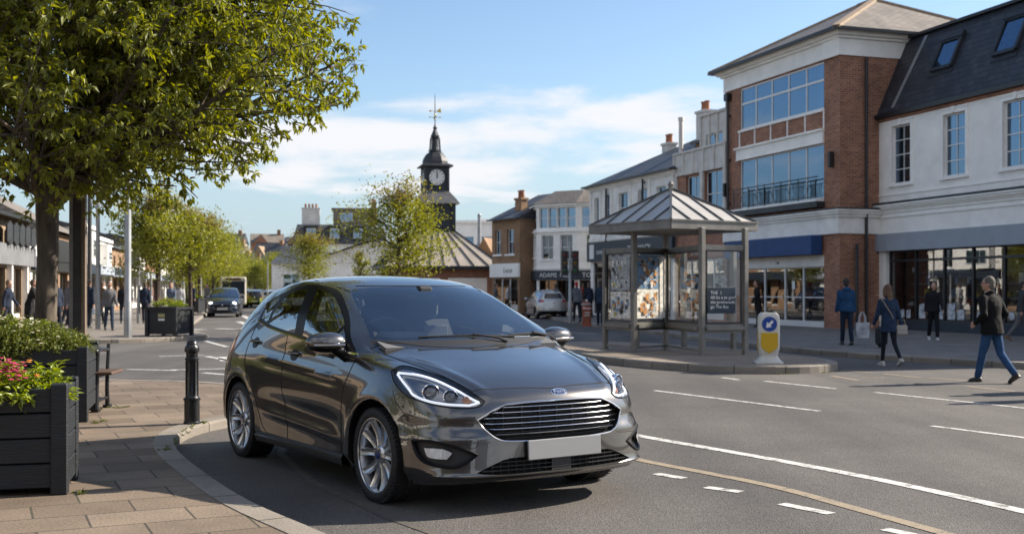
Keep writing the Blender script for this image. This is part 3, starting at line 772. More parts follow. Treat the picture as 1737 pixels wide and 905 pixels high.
def build_hero():
    me = dense_body(3)
    root = empty('hatchback_car', CAR_LOC, CAR_RZ); root.scale = CAR_S
    tag(root, 'large dark grey metallic five-door hatchback parked in the foreground beside the kerb', 'car')
    bm = bmesh.new(); bm.from_mesh(me); bm.normal_update()
    tree = BVHTree.FromBMesh(bm)
    lay = bm.faces.layers.int.new('pid')
    X, Y, Z = (1,0,0), (0,1,0), (0,0,1)
    side = lambda c, n: abs(c.y) > .48 and abs(n.y) > .12
    frontf = lambda c, n: c.x > .3 and n.x > .15
    dlo = smpoly([(-.36,.966),(-.57,1.112),(-.80,1.238),(-1.05,1.358),(-1.25,1.415),(-1.50,1.437),(-1.78,1.420),(-2.02,1.388),(-2.24,1.350),(-2.42,1.30),(-2.44,1.27),(-2.37,1.155),(-2.32,1.137),(-2.0,1.096),(-1.5,1.055),(-1.2,1.030),(-.8,1.002),(-.45,.972)], 3, (0,10,11))
    fdoor = smpoly([(-.335,.945),(-.36,.90),(-.40,.80),(-.45,.70),(-.48,.55),(-.50,.40),(-.49,.262),(-1.0,.258),(-1.46,.26),(-1.485,.40),(-1.53,.50),(-1.545,.65),(-1.552,.81),(-1.55,1.047),(-1.2,1.022),(-.8,.994),(-.45,.962)], 2, (0,6,8,13))
    rdoor = smpoly([(-1.556,1.05),(-1.558,.81),(-1.551,.65),(-1.536,.50),(-1.492,.40),(-1.47,.26),(-1.88,.265),(-1.98,.33),(-2.05,.45),(-2.14,.58),(-2.26,.68),(-2.34,.80),(-2.37,.95),(-2.36,1.12),(-2.0,1.088)], 2, (0,5,6,13))
    for wx, r in ((.02,.378), (-2.455,.372)):
        a = [(wx+r*cos(t)*1.0, .305+r*sin(t)) for t in [pi*(k/20)*1.24-.12*pi for k in range(21)]]
        a = [(max(wx-r, min(wx+r, p[0])), p[1]) for p in a]
        a += [(wx-r, .05), (wx+r, .05)]
        knife(bm, lay, 16, a, X, Z, lambda c, n: abs(c.y) > .48)
    knife(bm, lay, 13, fdoor, X, Z, lambda c, n: abs(c.y) > .6)
    knife(bm, lay, 14, rdoor, X, Z, lambda c, n: abs(c.y) > .6)
    knife(bm, lay, 12, dlo, X, Z, side)
    fwin = smpoly([(-.665,1.012),(-.675,1.150),(-.85,1.240),(-1.06,1.338),(-1.22,1.385),(-1.375,1.408),(-1.345,1.36),(-1.285,1.24),(-1.245,1.12),(-1.24,1.052),(-.95,1.033)], 3, (0,1,5,9))
    sail = smpoly([(-.47,.994),(-.56,1.078),(-.64,1.125),(-.625,1.005)], 2, (0,1,2,3))
    rwin = smpoly([(-1.42,1.068),(-1.43,1.13),(-1.49,1.29),(-1.555,1.407),(-1.76,1.390),(-1.97,1.352),(-2.05,1.25),(-2.035,1.118),(-1.75,1.092)], 3, (0,3,5,7))
    qwin = smpoly([(-2.105,1.13),(-2.15,1.27),(-2.125,1.345),(-2.24,1.325),(-2.37,1.283),(-2.385,1.255),(-2.32,1.160)], 2, (0,2,4,6))
    knife(bm, lay, 2, fwin, X, Z, side); knife(bm, lay, 20, sail, X, Z, side)
    knife(bm, lay, 3, rwin, X, Z, side); knife(bm, lay, 4, qwin, X, Z, side)
    ws = [(0,1.048),(.35,1.046),(.60,1.046),(.69,1.058),(.665,1.11),(.605,1.25),(.545,1.365),(.50,1.400),(.333,1.415),(0,1.424)]
    ws = smpoly(ws + [(-a, b) for a, b in reversed(ws[1:-1])], 3, (3,7,11,15))
    cw = [(0,1.008),(.40,1.004),(.64,1.000),(.70,1.02),(.68,1.056),(.60,1.044),(0,1.046)]
    cw = smpoly(cw + [(-a, b) for a, b in reversed(cw[1:-1])], 2, (2,3,4,8,9,10))
    scr = lambda c, n: -1.35 < c.x < .25 and n.x > .12 and c.z > .97
    knife(bm, lay, 21, cw, Y, Z, scr); knife(bm, lay, 1, ws, Y, Z, scr)
    rs = [(0,1.10),(.45,1.10),(.52,1.12),(.42,1.31),(0,1.33)]; rs = smpoly(rs+[(-a, b) for a, b in reversed(rs[1:-1])], 2, (2,3,5,6))
    knife(bm, lay, 5, rs, Y, Z, lambda c, n: c.x < -2.75 and n.x < -.2)
    bn = [(.725,0),(.705,.14),(.66,.40),(.635,.505),(.575,.525),(.322,.588),(-.014,.658),(-.2,.69),(-.33,.72),(-.30,.60),(-.17,.35),(-.09,0)]
    bn = bn + [(a, -b) for a, b in reversed(bn[1:-1])]
    bonnet = smpoly(bn, 3, (3,8,14,19))
    knife(bm, lay, 15, bonnet, X, Y, lambda c, n: n.z > .3 and .6 < c.z < 1.03 and c.x > -.4)
    gr = [(0,.690),(.20,.688),(.345,.680),(.44,.640),(.525,.588),(.488,.525),(.425,.470),(.33,.450),(0,.443)]
    gr = smpoly(gr + [(-a, b) for a, b in reversed(gr[1:-1])], 4, (2,4,12,14))
    knife(bm, lay, 7, gr, Y, Z, frontf)
    lg = [(0,.352),(.29,.350),(.40,.338),(.56,.268),(.44,.250),(0,.248)]
    lg = smpoly(lg + [(-a, b) for a, b in reversed(lg[1:-1])], 2, (3,7))
    knife(bm, lay, 8, lg, Y, Z, frontf)
    head3 = [(.12,-.785,.872),(.15,-.730,.900),(.325,-.640,.866),(.50,-.565,.815),(.63,-.515,.760),(.705,-.458,.700),(.715,-.50,.672),(.682,-.576,.662),(.592,-.685,.672),(.456,-.761,.700),(.348,-.80,.730),(.20,-.80,.800)]
    fog3 = [(.455,-.811,.455),(.589,-.76,.462),(.721,-.637,.424),(.770,-.545,.380),(.732,-.643,.312),(.665,-.723,.308),(.56,-.784,.330),(.49,-.80,.38)]
    foglamp3 = [(.551,-.783,.417),(.656,-.718,.417),(.699,-.676,.393),(.683,-.702,.355),(.616,-.755,.357),(.575,-.776,.369)]
    nd = Vector((.80,.60,0)); 
    for s in (-1, 1):
        A = Vector((.60, .80, 0)) if s < 0 else Vector((.60, -.80, 0))
        sl = (lambda c, n: c.y < -.3 and c.x > -.05 and (n.x > -.05)) if s < 0 else (lambda c, n: c.y > .3 and c.x > -.05 and n.x > -.05)
        def pr(ps): return [(Vector((p[0], p[1]*(1 if s < 0 else -1), p[2])).dot(A), p[2]) for p in ps]
        knife(bm, lay, 6, smpoly(pr(head3), 3, (0,5)), A, Z, sl)
        knife(bm, lay, 9, smpoly(pr(fog3), 3, (0,3)), A, Z, sl)
        knife(bm, lay, 10, smpoly(pr(foglamp3), 2, (0,2,3)), A, Z, sl)
    knife(bm, lay, 11, [(-2.70,.995),(-2.66,.93),(-2.76,.85),(-3.3,.83),(-3.3,1.0)], X, Z, lambda c, n: c.x < -2.5 and abs(c.y) > .52)
    knife(bm, lay, 22, [(-2.60,.75),(.2,.75),(.2,.0),(-2.60,0)], X, Z, lambda c, n: abs(c.y) > .4 and c.z < .228) if False else None
    bm.verts.index_update(); bm.normal_update()
    # ---- body shell (everything not tagged)
    body = split_out(bm, lay, 0, 'body', [M_paint], root)
    bms = bmesh.new(); bms.from_mesh(body.data)
    # turn the arch edges inward as a lip
    body.data.materials.append(M_liner)
    ed = []
    for e in bms.edges:
        if e.is_boundary:
            m = (e.verts[0].co+e.verts[1].co)/2
            for wx, r in ((.02,.378), (-2.455,.372)):
                if abs(m.y) > .6 and abs(hypot(m.x-wx, m.z-.305)-r) < .012 or (abs(m.y) > .6 and abs(abs(m.x-wx)-r) < .004 and m.z < .31): ed.append(e); break
    r = bmesh.ops.extrude_edge_only(bms, edges=ed)
    for v in [g for g in r['geom'] if isinstance(g, bmesh.types.BMVert)]:
        v.co.y -= .045*(1 if v.co.y > 0 else -1)
        wx = .02 if v.co.x > -1 else -2.455
        d = Vector((v.co.x-wx, 0, v.co.z-.305)); v.co += d.normalized()*.004
    bms.to_mesh(body.data); bms.free(); smooth_mesh(body.data, 35)
    def fy(x, z, s=-1):
        h = tree.ray_cast(Vector((x, 3*s, z)), Vector((0,-s,0)))[0]; return h.y if h else .8*s
    def fx(y, z):
        h = tree.ray_cast(Vector((3, y, z)), Vector((-1,0,0)))[0]; return h.x if h else .7
    def fz(x, y):
        h = tree.ray_cast(Vector((x, y, 3)), Vector((0,0,-1)))[0]; return h.z if h else .9
    def oblq(p, s):
        """drop a traced point onto the surface along the lamp axis"""
        q = Vector((p[0], p[1]*(1 if s < 0 else -1), p[2])); n = Vector((.8, -.6 if s < 0 else .6, 0))
        h = tree.ray_cast(q+n*1.0, -n)[0]
        return h if h else q
    # ---- glass
    o = split_out(bm, lay, 1, 'windscreen', M_wglass, root)
    split_out(bm, lay, 5, 'rear_screen', M_priv, root)
    split_out(bm, lay, 21, 'cowl', M_plast, root)
    bonnet_o = split_out(bm, lay, 15, 'bonnet', M_paint, root)
    for s in (-1, 1):
        tr = split_out(bm, lay, 12, 'window_trim', M_black, root, s)
        fd = split_out(bm, lay, 13, 'front_door', M_paint, root, s)
        rd = split_out(bm, lay, 14, 'rear_door', M_paint, root, s)
        split_out(bm, lay, 2, 'window', M_priv, fd, s); split_out(bm, lay, 20, 'quarter_light', M_priv, fd, s)
        split_out(bm, lay, 3, 'window', M_priv, rd, s); split_out(bm, lay, 4, 'quarter_window', M_priv, root, s)
        split_out(bm, lay, 11, 'tail_light', M_red, root, s)
        # door handles
        for dr, hx, hz in ((fd, -1.36, .905), (rd, -2.21, .965)):
            m = MB(); yy = fy(hx, hz, s)
            # dark cup
            cup = [(hx+.072*cos(a), hz+.044*sin(a)) for a in [2*pi*k/20 for k in range(20)]]
            vs = [(p[0], fy(p[0], p[1], s)+.0015*s, p[1]) for p in cup]+[(hx, yy-.0*s+.001*s, hz)]
            cupo = MB().add(vs, [(k, (k+1) % 20, 20) for k in range(20)]).build('handle_recess', M_black, dr)
            pth = [(hx+.088-.176*t, fy(hx+.088-.176*t, hz+.012, s)+s*(.004+.030*sin(pi*min(1,max(0,t)))**.6), hz+.012+.006*t) for t in [k/12 for k in range(13)]]
            h = MB(); 
            for sc in (1,):
                h.tube(pth, [.006+.0085*sin(pi*k/12)**.5 for k in range(13)], 10)
            h.build('door_handle', M_paint, dr, smooth=True)
        # bright line under the glass
        bl = dlo[-len(dlo)//3-1:]+[dlo[0]]
        ln = [( -.335,.958),(-.45,.967),(-.8,.998),(-1.2,1.026),(-1.5,1.051),(-2.0,1.092),(-2.32,1.132),(-2.38,1.15),(-2.44,1.24),(-2.452,1.275),(-2.43,1.30)]
        ln = crom([(a,b,0) for a, b in ln], 5)
        MB().tube([(p.x, fy(p.x, p.y, s)+.003*s, p.y) for p in ln], .0085, 6).build('chrome_strip', M_chrome, root, smooth=True)
        # sill strip and lower skirt
        sk = MB()
        pts = [(-.46-.1*k, 0, 0) for k in range(17)]
        vs = []; 
        for (x_, _, _) in pts:
            yo = fy(x_, .285, s)
            vs += [(x_, yo+.004*s, .262), (x_, yo+.016*s, .232), (x_, yo+.006*s, .185), (x_, yo-.08*s, .172)]
        fs = [(i*4+j, i*4+j+1, i*4+j+5, i*4+j+4) for i in range(16) for j in range(3)]
        sk.add(vs, fs).build('sill_skirt', M_plast, root, smooth=True)
        MB().tube([(x_, fy(x_, .285, s)+.017*s, .236) for (x_, _, _) in pts], .0045, 6).build('sill_strip', M_chrome, root, smooth=True)
        # shut lines
        sl = MB()
        def line(poly, r=.0028):
            sl.tube([(p[0], fy(p[0], p[1], s)+.0003*s, p[1]) for p in poly], r, 5)
        fdl = fdoor[0:17]; line(crom([(-.335,.95,0),(-.36,.90,0),(-.40,.80,0),(-.45,.70,0),(-.48,.55,0),(-.50,.40,0),(-.49,.262,0)], 6))
        line(crom([(-1.553,1.047,0),(-1.555,.81,0),(-1.548,.65,0),(-1.533,.50,0),(-1.488,.40,0),(-1.465,.26,0)], 6))
        line(crom([(-1.88,.265,0),(-1.98,.33,0),(-2.05,.45,0),(-2.14,.58,0),(-2.26,.68,0),(-2.34,.80,0),(-2.37,.95,0),(-2.36,1.12,0)], 6))
        line([(-.49,.262),(-1.0,.259),(-1.46,.26),(-1.88,.265)])
        line(crom([(.385,.60,0),(.30,.655,0),(.25,.70,0),(.21,.755,0)], 4), .002)      # wing to bumper
        line(crom([(-2.83,.40,0),(-2.80,.6,0),(-2.72,.74,0),(-2.70,.85,0)], 4), .002)
        sl.tube([(-.335, fy(-.335,.95,s), .95), (-.30, fy(-.30,.975,s), .975), (-.22, .70*s, fz(-.22,.70*s))], .002, 5)
        sl.build('shut_line', M_seam, root)
        # wheel arch liners
        for wx, r_ in ((.02,.378), (-2.455,.372)):
            al = MB(); seg = 20; vs = []
            for k in range(seg+1):
                a = -.12*pi+pi*1.24*k/seg
                for yy_ in (.82, .42): vs.append((wx+(r_+.02)*cos(a), yy_*s*(1 if yy_ < .5 else 1), .305+(r_+.02)*sin(a)))
            yo = [fy(wx+(r_+.01)*cos(-.12*pi+pi*1.24*k/seg), max(.25,.305+(r_+.01)*sin(-.12*pi+pi*1.24*k/seg)), s) for k in range(seg+1)]
            for k in range(seg+1): vs[2*k] = (vs[2*k][0], yo[k]-.03*s, vs[2*k][2])
            fs = [(2*k, 2*k+1, 2*k+3, 2*k+2) for k in range(seg)]
            c0 = len(vs); vs.append((wx, .42*s, .305)); fs += [(2*k+1, c0, 2*k+3) for k in range(seg)]
            al.add(vs, fs).build('wheel_arch', M_liner, root, smooth=True)
        for wx in (0, -2.49):
            build_wheel(root, wx, s, .745*s)
        # ---- headlight
        hl = split_out(bm, lay, 6, 'headlight', M_lampin, root, s, depth=(-.055*.8, .055*.6, 0))
        split_out(bm, lay, 6, 'lens', M_lens, hl, s, shift=(.0015,-.0015 if s < 0 else .0015,0))
        def onlamp(p, dd):
            q = oblq(p, s); return q - Vector((.8, (-.6 if s < 0 else .6), 0))*dd
        drl = [(.215,-.795,.860),(.30,-.70,.850),(.42,-.64,.822),(.56,-.575,.768),(.655,-.52,.715),(.690,-.487,.692),(.675,-.55,.676),(.60,-.655,.683),(.50,-.73,.700),(.41,-.78,.730),(.36,-.79,.765),(.28,-.80,.815),(.22,-.80,.850)]
        dp = crom([onlamp(p, .014) for p in drl[:6]], 5)+crom([onlamp(p, .014) for p in drl[6:]], 5)
        MB().tube(dp, .0078, 8).build('running_light', M_drl, hl, smooth=True)
        lp = MB(); lg_ = MB()
        rotm = Matrix.Rotation(atan2(-.35 if s < 0 else .35, .94), 4, 'Z')
        for (p, r_) in (((.475,-.70,.752),.047), ((.585,-.628,.728),.040)):
            c = onlamp(p, .030)
            lp.X = Matrix.Translation(c) @ rotm; lg_.X = lp.X
            lp.lathe([(r_*1.12,-.03),(r_*1.15,.004),(r_*1.02,.010),(r_*.92,.002),(r_*.9,-.02)], (0,0,0), 28, 'x', cap=False)
            lg_.lathe([(r_*.86,-.012),(r_*.80,.0),(r_*.55,.012),(r_*.25,.018),(.001,.019)], (0,0,0), 24, 'x', cap=False)
        lp.build('lamp_ring', M_chrome, hl, smooth=True)
        lg_.build('projector', mat('projector_glass', (.03,.035,.05), .03, 0, coat=1, spec=1), hl, smooth=True)
        am = MB(); am.X = Matrix.Translation(onlamp((.655,-.555,.704), .03)) @ rotm
        am.lathe([(.028,-.01),(.026,.004),(.012,.014),(.001,.015)], (0,0,0), 16, 'x', cap=False).build('indicator', M_amber, hl, smooth=True)
        edge = smpoly([(p[0], p[2]) for p in head3], 3, (0,5))
        h3 = []
        A = Vector((.60, .80, 0)) if s < 0 else Vector((.60, -.80, 0)); n_ = Vector((.8, -.6 if s < 0 else .6, 0))
        for a_, z_ in smpoly([(Vector((p[0], p[1]*(1 if s < 0 else -1), p[2])).dot(A), p[2]) for p in head3], 3, (0,5)):
            h = tree.ray_cast(A*a_+Vector((0,0,z_))+n_*2, -n_)[0]
            if h: h3.append(h+n_*.001)
        MB().tube(h3, .0045, 6, closed=True).build('lamp_rim', M_black, hl, smooth=True)
        # ---- fog lamp
        fg = split_out(bm, lay, 9, 'fog_lamp_surround', M_plast, root, s, depth=(-.03*.8, .03*.6, 0))
        f3 = []
        for a_, z_ in smpoly([(Vector((p[0], p[1]*(1 if s < 0 else -1), p[2])).dot(A), p[2]) for p in fog3], 3, (0,3)):
            h = tree.ray_cast(A*a_+Vector((0,0,z_))+n_*2, -n_)[0]
            if h: f3.append(h+n_*.001)
        MB().tube(f3, .009, 6, closed=True).build('surround_rim', M_black, fg, smooth=True)
        fl = split_out(bm, lay, 10, 'fog_lamp', M_chrome, root, s, depth=(-.02*.8, .02*.6, 0))
        split_out(bm, lay, 10, 'lens', mat('fog_lens', (.62,.63,.66), .12, .3, coat=1, bump=.6, bscale=60, stretch=(1,1,.05)), fl, s, shift=(.001,0,0))
        # ---- door mirror
        mr = MB(); bmm = bmesh.new(); bmesh.ops.create_cube(bmm, size=1)
        for v in bmm.verts:
            q = v.co.copy(); v.co = Vector((q.x*.15, q.y*.235, q.z*.15))
            if q.x < 0: v.co.y *= 1.05; v.co.z *= 1.05
            else: v.co.z *= .8; v.co.y *= .92
            if q.y*s > 0: v.co.z *= .78; v.co.x -= .02
        mm = bpy.data.meshes.new('t'); bmm.to_mesh(mm); bmm.free()
        to = bpy.data.objects.new('t', mm); COL.objects.link(to); sb = to.modifiers.new('s', 'SUBSURF'); sb.levels = 3
        mm2 = bpy.data.meshes.new_from_object(to.evaluated_get(bpy.context.evaluated_depsgraph_get())); bpy.data.objects.remove(to)
        mirM = Matrix.Translation((-.50, s*.945, 1.035))
        mm2.transform(mirM @ Matrix.Diagonal((1.35,1.36,1.38,1)))
        mm2.materials.clear(); mm2.materials.append(M_paint); mm2.materials.append(M_black)
        for p_ in mm2.polygons:
            if p_.center.z < 1.0: p_.material_index = 1
        smooth_mesh(mm2, 60)
        mm2.transform(Matrix.Translation((0,-.08 if s > 0 else 0,0)))
        mo = bpy.data.objects.new('door_mirror', mm2); COL.objects.link(mo); mo.parent = root
        MB().tube([(-.50, s*.79, .935), (-.50, s*.83, .955), (-.49, s*.90, .995)], [.055,.045,.035], 10).build('mirror_arm', M_black, mo, smooth=True)
        MB().tube([(-.405-.05*k/6, s*(.86+.19*k/6)-(.08 if s > 0 else 0), 1.02) for k in range(7)], .008, 6).build('indicator_strip', M_chrome, mo, smooth=True)
        MB().box(-.600, -.592, s*.86-(.08 if s > 0 else 0), s*1.03-(.08 if s > 0 else 0), .99, 1.09).build('mirror_glass', M_chrome, mo)
    # bonnet shut line
    b = MB()
    bl = smpoly(bn, 5, (3,8,14,19))
    b.tube([(p[0], p[1], fz(*p)+.0003) for p in bl], .003, 5, closed=True)
    b.build('shut_line', M_seam, bonnet_o)
    # roof edge grooves
    rg = MB()
    for s in (-1,1):
        rg.tube([(x_, s*yy_, fz(x_, s*yy_)+.0005) for x_, yy_ in ((-1.06,.535),(-1.2,.56),(-1.6,.565),(-2.0,.56),(-2.35,.535),(-2.7,.505))], .004, 5)
    rg.tube([(fx(y_, 1.425)+.0, y_, fz(fx(y_,1.425)-.004, y_)) for y_ in [k*.05 for k in range(-9,10)]], .003, 5)
    rg.build('roof_seam', M_seam, root)
    # ---- radiator grille
    gp = split_out(bm, lay, 7, 'grille', M_liner, root, depth=(-.05,0,0))
    sl = MB()
    for k, zz in enumerate((.662,.630,.597,.563,.529,.495)):
        xs = sorted([p[0] for i, p in enumerate(gr) if (gr[i-1][1]-zz)*(p[1]-zz) <= 0])
        w = max(xs)-.03 if xs else .4
        n = 24; pts = [(-w+2*w*i/n) for i in range(n+1)]
        vs = []
        for y_ in pts:
            x_ = fx(y_, zz)-.010
            vs += [(x_, y_, zz+.0025), (x_+.003, y_, zz), (x_, y_, zz-.0035), (x_-.022, y_, zz-.004), (x_-.022, y_, zz+.003)]
        fs = [(i*5+j, i*5+(j+1)%5, (i+1)*5+(j+1)%5, (i+1)*5+j) for i in range(n) for j in range(5)]
        sl.add(vs, fs)
    sl.build('slats', M_chrome, gp, smooth=True)
    mesh_ = MB()
    for i in range(7):
        y_ = -.36+.12*i
        mesh_.box(fx(y_,.57)-.048, fx(y_,.57)-.040, y_-.003, y_+.003, .462, .675)
    for i in range(12):
        zz = .465+.0185*i
        for j in range(18):
            y0 = -.45+.05*j; w_ = .50-abs(zz-.585)*1.1
            if abs(y0+.025) > w_-.03: continue
            xx = fx(y0+.025, zz)-.04
            mesh_.box(xx-.008, xx-.004, y0, y0+.05, zz-.002, zz+.002)
    mesh_.build('mesh', M_plast, gp)
    MB().tube([(fx(p[0], p[1])+.001, p[0], p[1]) for p in gr], .0062, 8, closed=True).build('chrome_surround', M_chrome, gp, smooth=True)
    lo = split_out(bm, lay, 8, 'lower_grille', M_liner, root, depth=(-.05,0,0))
    lb = MB()
    for zz in (.275,.30,.325):
        w = .52 if zz < .28 else (.47 if zz < .31 else .43)
        pts = [-w+2*w*i/20 for i in range(21)]
        for a_, b_ in zip(pts, pts[1:]): lb.bar((fx(a_,zz)-.014, a_, zz), (fx(b_,zz)-.014, b_, zz), .018, .005)
    for i in range(19):
        y_ = -.45+.05*i; lb.box(fx(y_,.3)-.03, fx(y_,.3)-.022, y_-.002, y_+.002, .25, .345)
    lb.box(fx(0,.3)-.02, fx(0,.3)-.004, -.07, .07, .25, .35)
    lb.build('bars', M_plast, lo)
    # plate, badge, tow cover, wipers
    pl = MB(); pl.X = Matrix.Translation((fx(0,.40)+.018, .015, .392)) @ Matrix.Rotation(radians(-3), 4, 'Y')
    pl.bbox(-.006, .006, -.265, .265, -.062, .062, .004).build('number_plate', M_plate, root)
    ph = MB().box(fx(0,.4)-.02, fx(0,.4)+.010, -.24, .26, .335, .45).build('plate_holder', M_plast, root)
    bx, bz = fx(.015,.738), .738
    RB = Matrix.Translation((bx+.001, .03, bz)) @ Matrix.Rotation(radians(-38), 4, 'Y')
    bg = MB(); bg.X = RB
    el = [(.0, .056*cos(a), .0235*sin(a)) for a in [2*pi*k/28 for k in range(28)]]
    bg.tube(el, .004, 6, closed=True)
    bgo = bg.build('badge', M_chrome, root, smooth=True)
    bf = MB(); bf.X = RB
    bf.add([(.003, .054*cos(a), .0215*sin(a)) for a in [2*pi*k/28 for k in range(28)]]+[(.006,0,0)], [(k, (k+1)%28, 28) for k in range(28)])
    bf.build('badge_face', M_blue, bgo, smooth=True)
    t_ = text_mesh('badge_lettering', 'Ford', .042, M_chrome, bgo, depth=.0015, bold=.0006)
    t_.data.transform(RB @ Matrix.Translation((.0065,0,0)) @ Matrix.Rotation(radians(90), 4, 'Z') @ Matrix.Diagonal((1.05,1,.85,1)))
    tc_ = MB(); cx_ = [(fx(-.50+.035*cos(a), .545+.035*sin(a))+.0005, -.50+.035*cos(a)-0, .545-.09+.035*sin(a)) for a in [2*pi*k/20 for k in range(20)]]
    cx_ = [(fx(p[1]-.07, p[2])+.0004, p[1]-.07, p[2]) for p in cx_]
    tc_.tube(cx_, .0015, 5, closed=True).build('tow_eye_cover', M_seam, root)
    for (y0, x0, y1, x1, y2, x2) in ((-.02,0,-.40,0,.32,0),(.52,0,.28,0,.66,0)):
        def scp(y_, z_, off=.012):
            h = tree.ray_cast(Vector((3, y_, z_)), Vector((-1,0,0)))[0]
            return Vector((h.x+off*.6 if h else -.2, y_, z_+off*.5))
        w = MB(); w.tube([scp(y1,1.062), scp(y0,1.066), scp(y2,1.050)], [.004,.008,.006], 6)
        w.tube([scp(y0,1.066,.03), scp(y0+.18,1.035,.03), scp(y0+.24,1.02,.01)], [.007,.009,.012], 6)
        w.tube([scp(y1,1.058,.004), scp(y2,1.046,.004)], .004, 5)
        w.build('wiper', M_plast, root)
    # ---- interior
    ins = empty('interior', parent=root)
    dash = MB()
    dash.prism_xz([(-.25,.80),(-.22,1.0),(-.35,1.04),(-.62,1.045),(-.78,1.0),(-.85,.85),(-.80,.60),(-.25,.6)], -.66, .66)
    dash.bbox(-.75,-.45, -.50,-.22, 1.02,1.09,.03)
    dash.bbox(-.80,-.78, -.09,.10, 1.03,1.13,.008)
    dsh = dash.build('dashboard', mat('dash', (.12,.12,.125), .75, bump=.1, bscale=100), root)
    seat = MB()
    for s in (-1,1):
        y_ = .34*s
        seat.bbox(-1.50,-.98, y_-.24, y_+.24, .42,.60,.05)
        vs = [(-1.36,.56),(-1.48,.56),(-1.72,1.13),(-1.64,1.15),(-1.55,1.02)]
        seat.prism_xz(vs, y_-.22, y_+.22)
        seat.bbox(-1.70,-1.60, y_-.13, y_+.13, 1.16, 1.33,.035)
        seat.tube([(-1.66,y_-.06,1.1),(-1.65,y_-.06,1.2)],.008,6); seat.tube([(-1.66,y_+.06,1.1),(-1.65,y_+.06,1.2)],.008,6)
    seat.bbox(-2.35,-1.95,-.58,.58,.45,.62,.05); seat.prism_xz([(-2.30,.58),(-2.40,.58),(-2.62,1.12),(-2.52,1.12)],-.56,.56)
    for y_ in (-.36,.36): seat.bbox(-2.62,-2.52,y_-.12,y_+.12,1.12,1.26,.03)
    seat.build('seats', M_cloth, root)
    MB().box(-2.9,-.2,-.70,.70,.30,.36).build('floor_pan', M_liner, root)
    st = MB(); st.X = Matrix.Translation((-.93,-.36,1.02)) @ Matrix.Rotation(radians(-62), 4, 'Y')
    st.tube([(.185*cos(a), .185*sin(a), 0) for a in [2*pi*k/28 for k in range(28)]], .016, 8, closed=True)
    st.ball((0,0,-.01), (.07,.07,.025)); st.bar((-.02,-.17,-.01),(-.02,.17,-.01),.035,.015); st.bar((0,0,-.01),(-.17,0,-.01),.03,.015)
    st.build('steering_wheel', M_plast, root, smooth=True)
    rm = MB(); rm.bbox(-1.00,-.97,-.12,.12,1.30,1.365,.02); rm.tube([(-.98,0,1.35),(-.96,0,1.41)],.012,6)
    rm.bbox(-1.04,-.93,-.06,.06,1.37,1.425,.02)
    rm.build('rear_view_mirror', M_plast, root)
    tr_ = MB()
    for s in (-1,1):
        tr_.tube([(-.42,.72*s,1.0),(-.85,.625*s,1.235),(-1.15,.555*s,1.375),(-1.6,.54*s,1.41),(-2.1,.53*s,1.39)], .028, 6)
        tr_.tube([(-1.40,.74*s,1.0),(-1.46,.60*s,1.39)], .035, 6)
    tr_.build('pillar_trim', mat('trim_grey', (.10,.105,.11), .8), root)
    bpy.data.objects.remove(ins)
    bm.free()
    return root
hero = build_hero()
# ================================================================== buildings
B_red = brick_mat('red_brick', (.25,.068,.030), (.44,.165,.078), (.32,.27,.22), .235, .078, .012, dirt=.35)
B_brown = brick_mat('brown_brick', (.27,.15,.075), (.35,.20,.10), (.25,.2,.16), .235, .078, .009, dirt=.3)
B_buff = brick_mat('buff_brick', (.30,.20,.12), (.38,.27,.17), (.3,.26,.2), .235, .078, .009, dirt=.3)
B_slate = brick_mat('slate', (.050,.055,.064), (.085,.088,.10), (.02,.02,.023), .30, .19, .010, .55, .8, .35)
B_slate_b = brick_mat('slate_brown', (.20,.17,.14), (.27,.23,.19), (.06,.05,.045), .30, .19, .010, .6, .8, .35)
B_tile = brick_mat('mansard_slate', (.022,.026,.036), (.045,.050,.064), (.010,.011,.014), .32, .21, .012, .5, .8, .25)
B_white = mat('white_render', (.88,.86,.82), .75, var=.10, vscale=1.3, bump=.05, bscale=30, lohi=(.3,.7))
B_white2 = mat('white_stucco_old', (.82,.80,.76), .8, var=.16, vscale=1.1, bump=.06, bscale=25, lohi=(.3,.7))
B_cream = mat('white_paint_trim', (.88,.87,.84), .55, var=.05, vscale=3)
B_conc = mat('concrete_panel', (.60,.575,.54), .85, var=.15, vscale=1.5, bump=.08, bscale=25)
B_lead = mat('lead_dark', (.030,.032,.037), .5, .2, var=.3, vscale=2)
B_pipe = mat('black_pipe', (.012,.012,.014), .4)
B_frame = mat('white_upvc', (.70,.70,.70), .35)
B_dark = mat('dark_frame', (.02,.021,.024), .4)
B_blue = mat('blue_awning', (.012,.05,.17), .6, var=.1, vscale=3)
B_navy = mat('navy_fascia', (.018,.028,.045), .5, var=.15, vscale=3)
B_grey = mat('grey_fascia', (.30,.335,.385), .6, var=.05, vscale=2)
B_zinc = mat('zinc_roof', (.40,.35,.30), .55, .15, var=.18, vscale=1.5, lohi=(.3,.7))
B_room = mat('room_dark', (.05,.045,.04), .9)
B_curt = mat('curtain', (.55,.56,.56), .9, var=.25, vscale=16, stretch=(1,1,.02), lohi=(.35,.65))
B_pot = mat('terracotta', (.32,.13,.07), .8, var=.2, vscale=8)
B_signw = mat('sign_lettering_white', (.75,.75,.73), .5)
G_win = glass_mat('upper_window_glass', (.42,.56,.68), .30, .5, .16, .004, (.50,.72,1))
G_shop = glass_mat('shop_window_glass', (.85,.88,.90), .13, .95, .3, .002)

def bx_part(parent, name, m, *boxes):
    mb = MB()
    for b in boxes: mb.box(*b)
    return mb.build(name, m, parent)

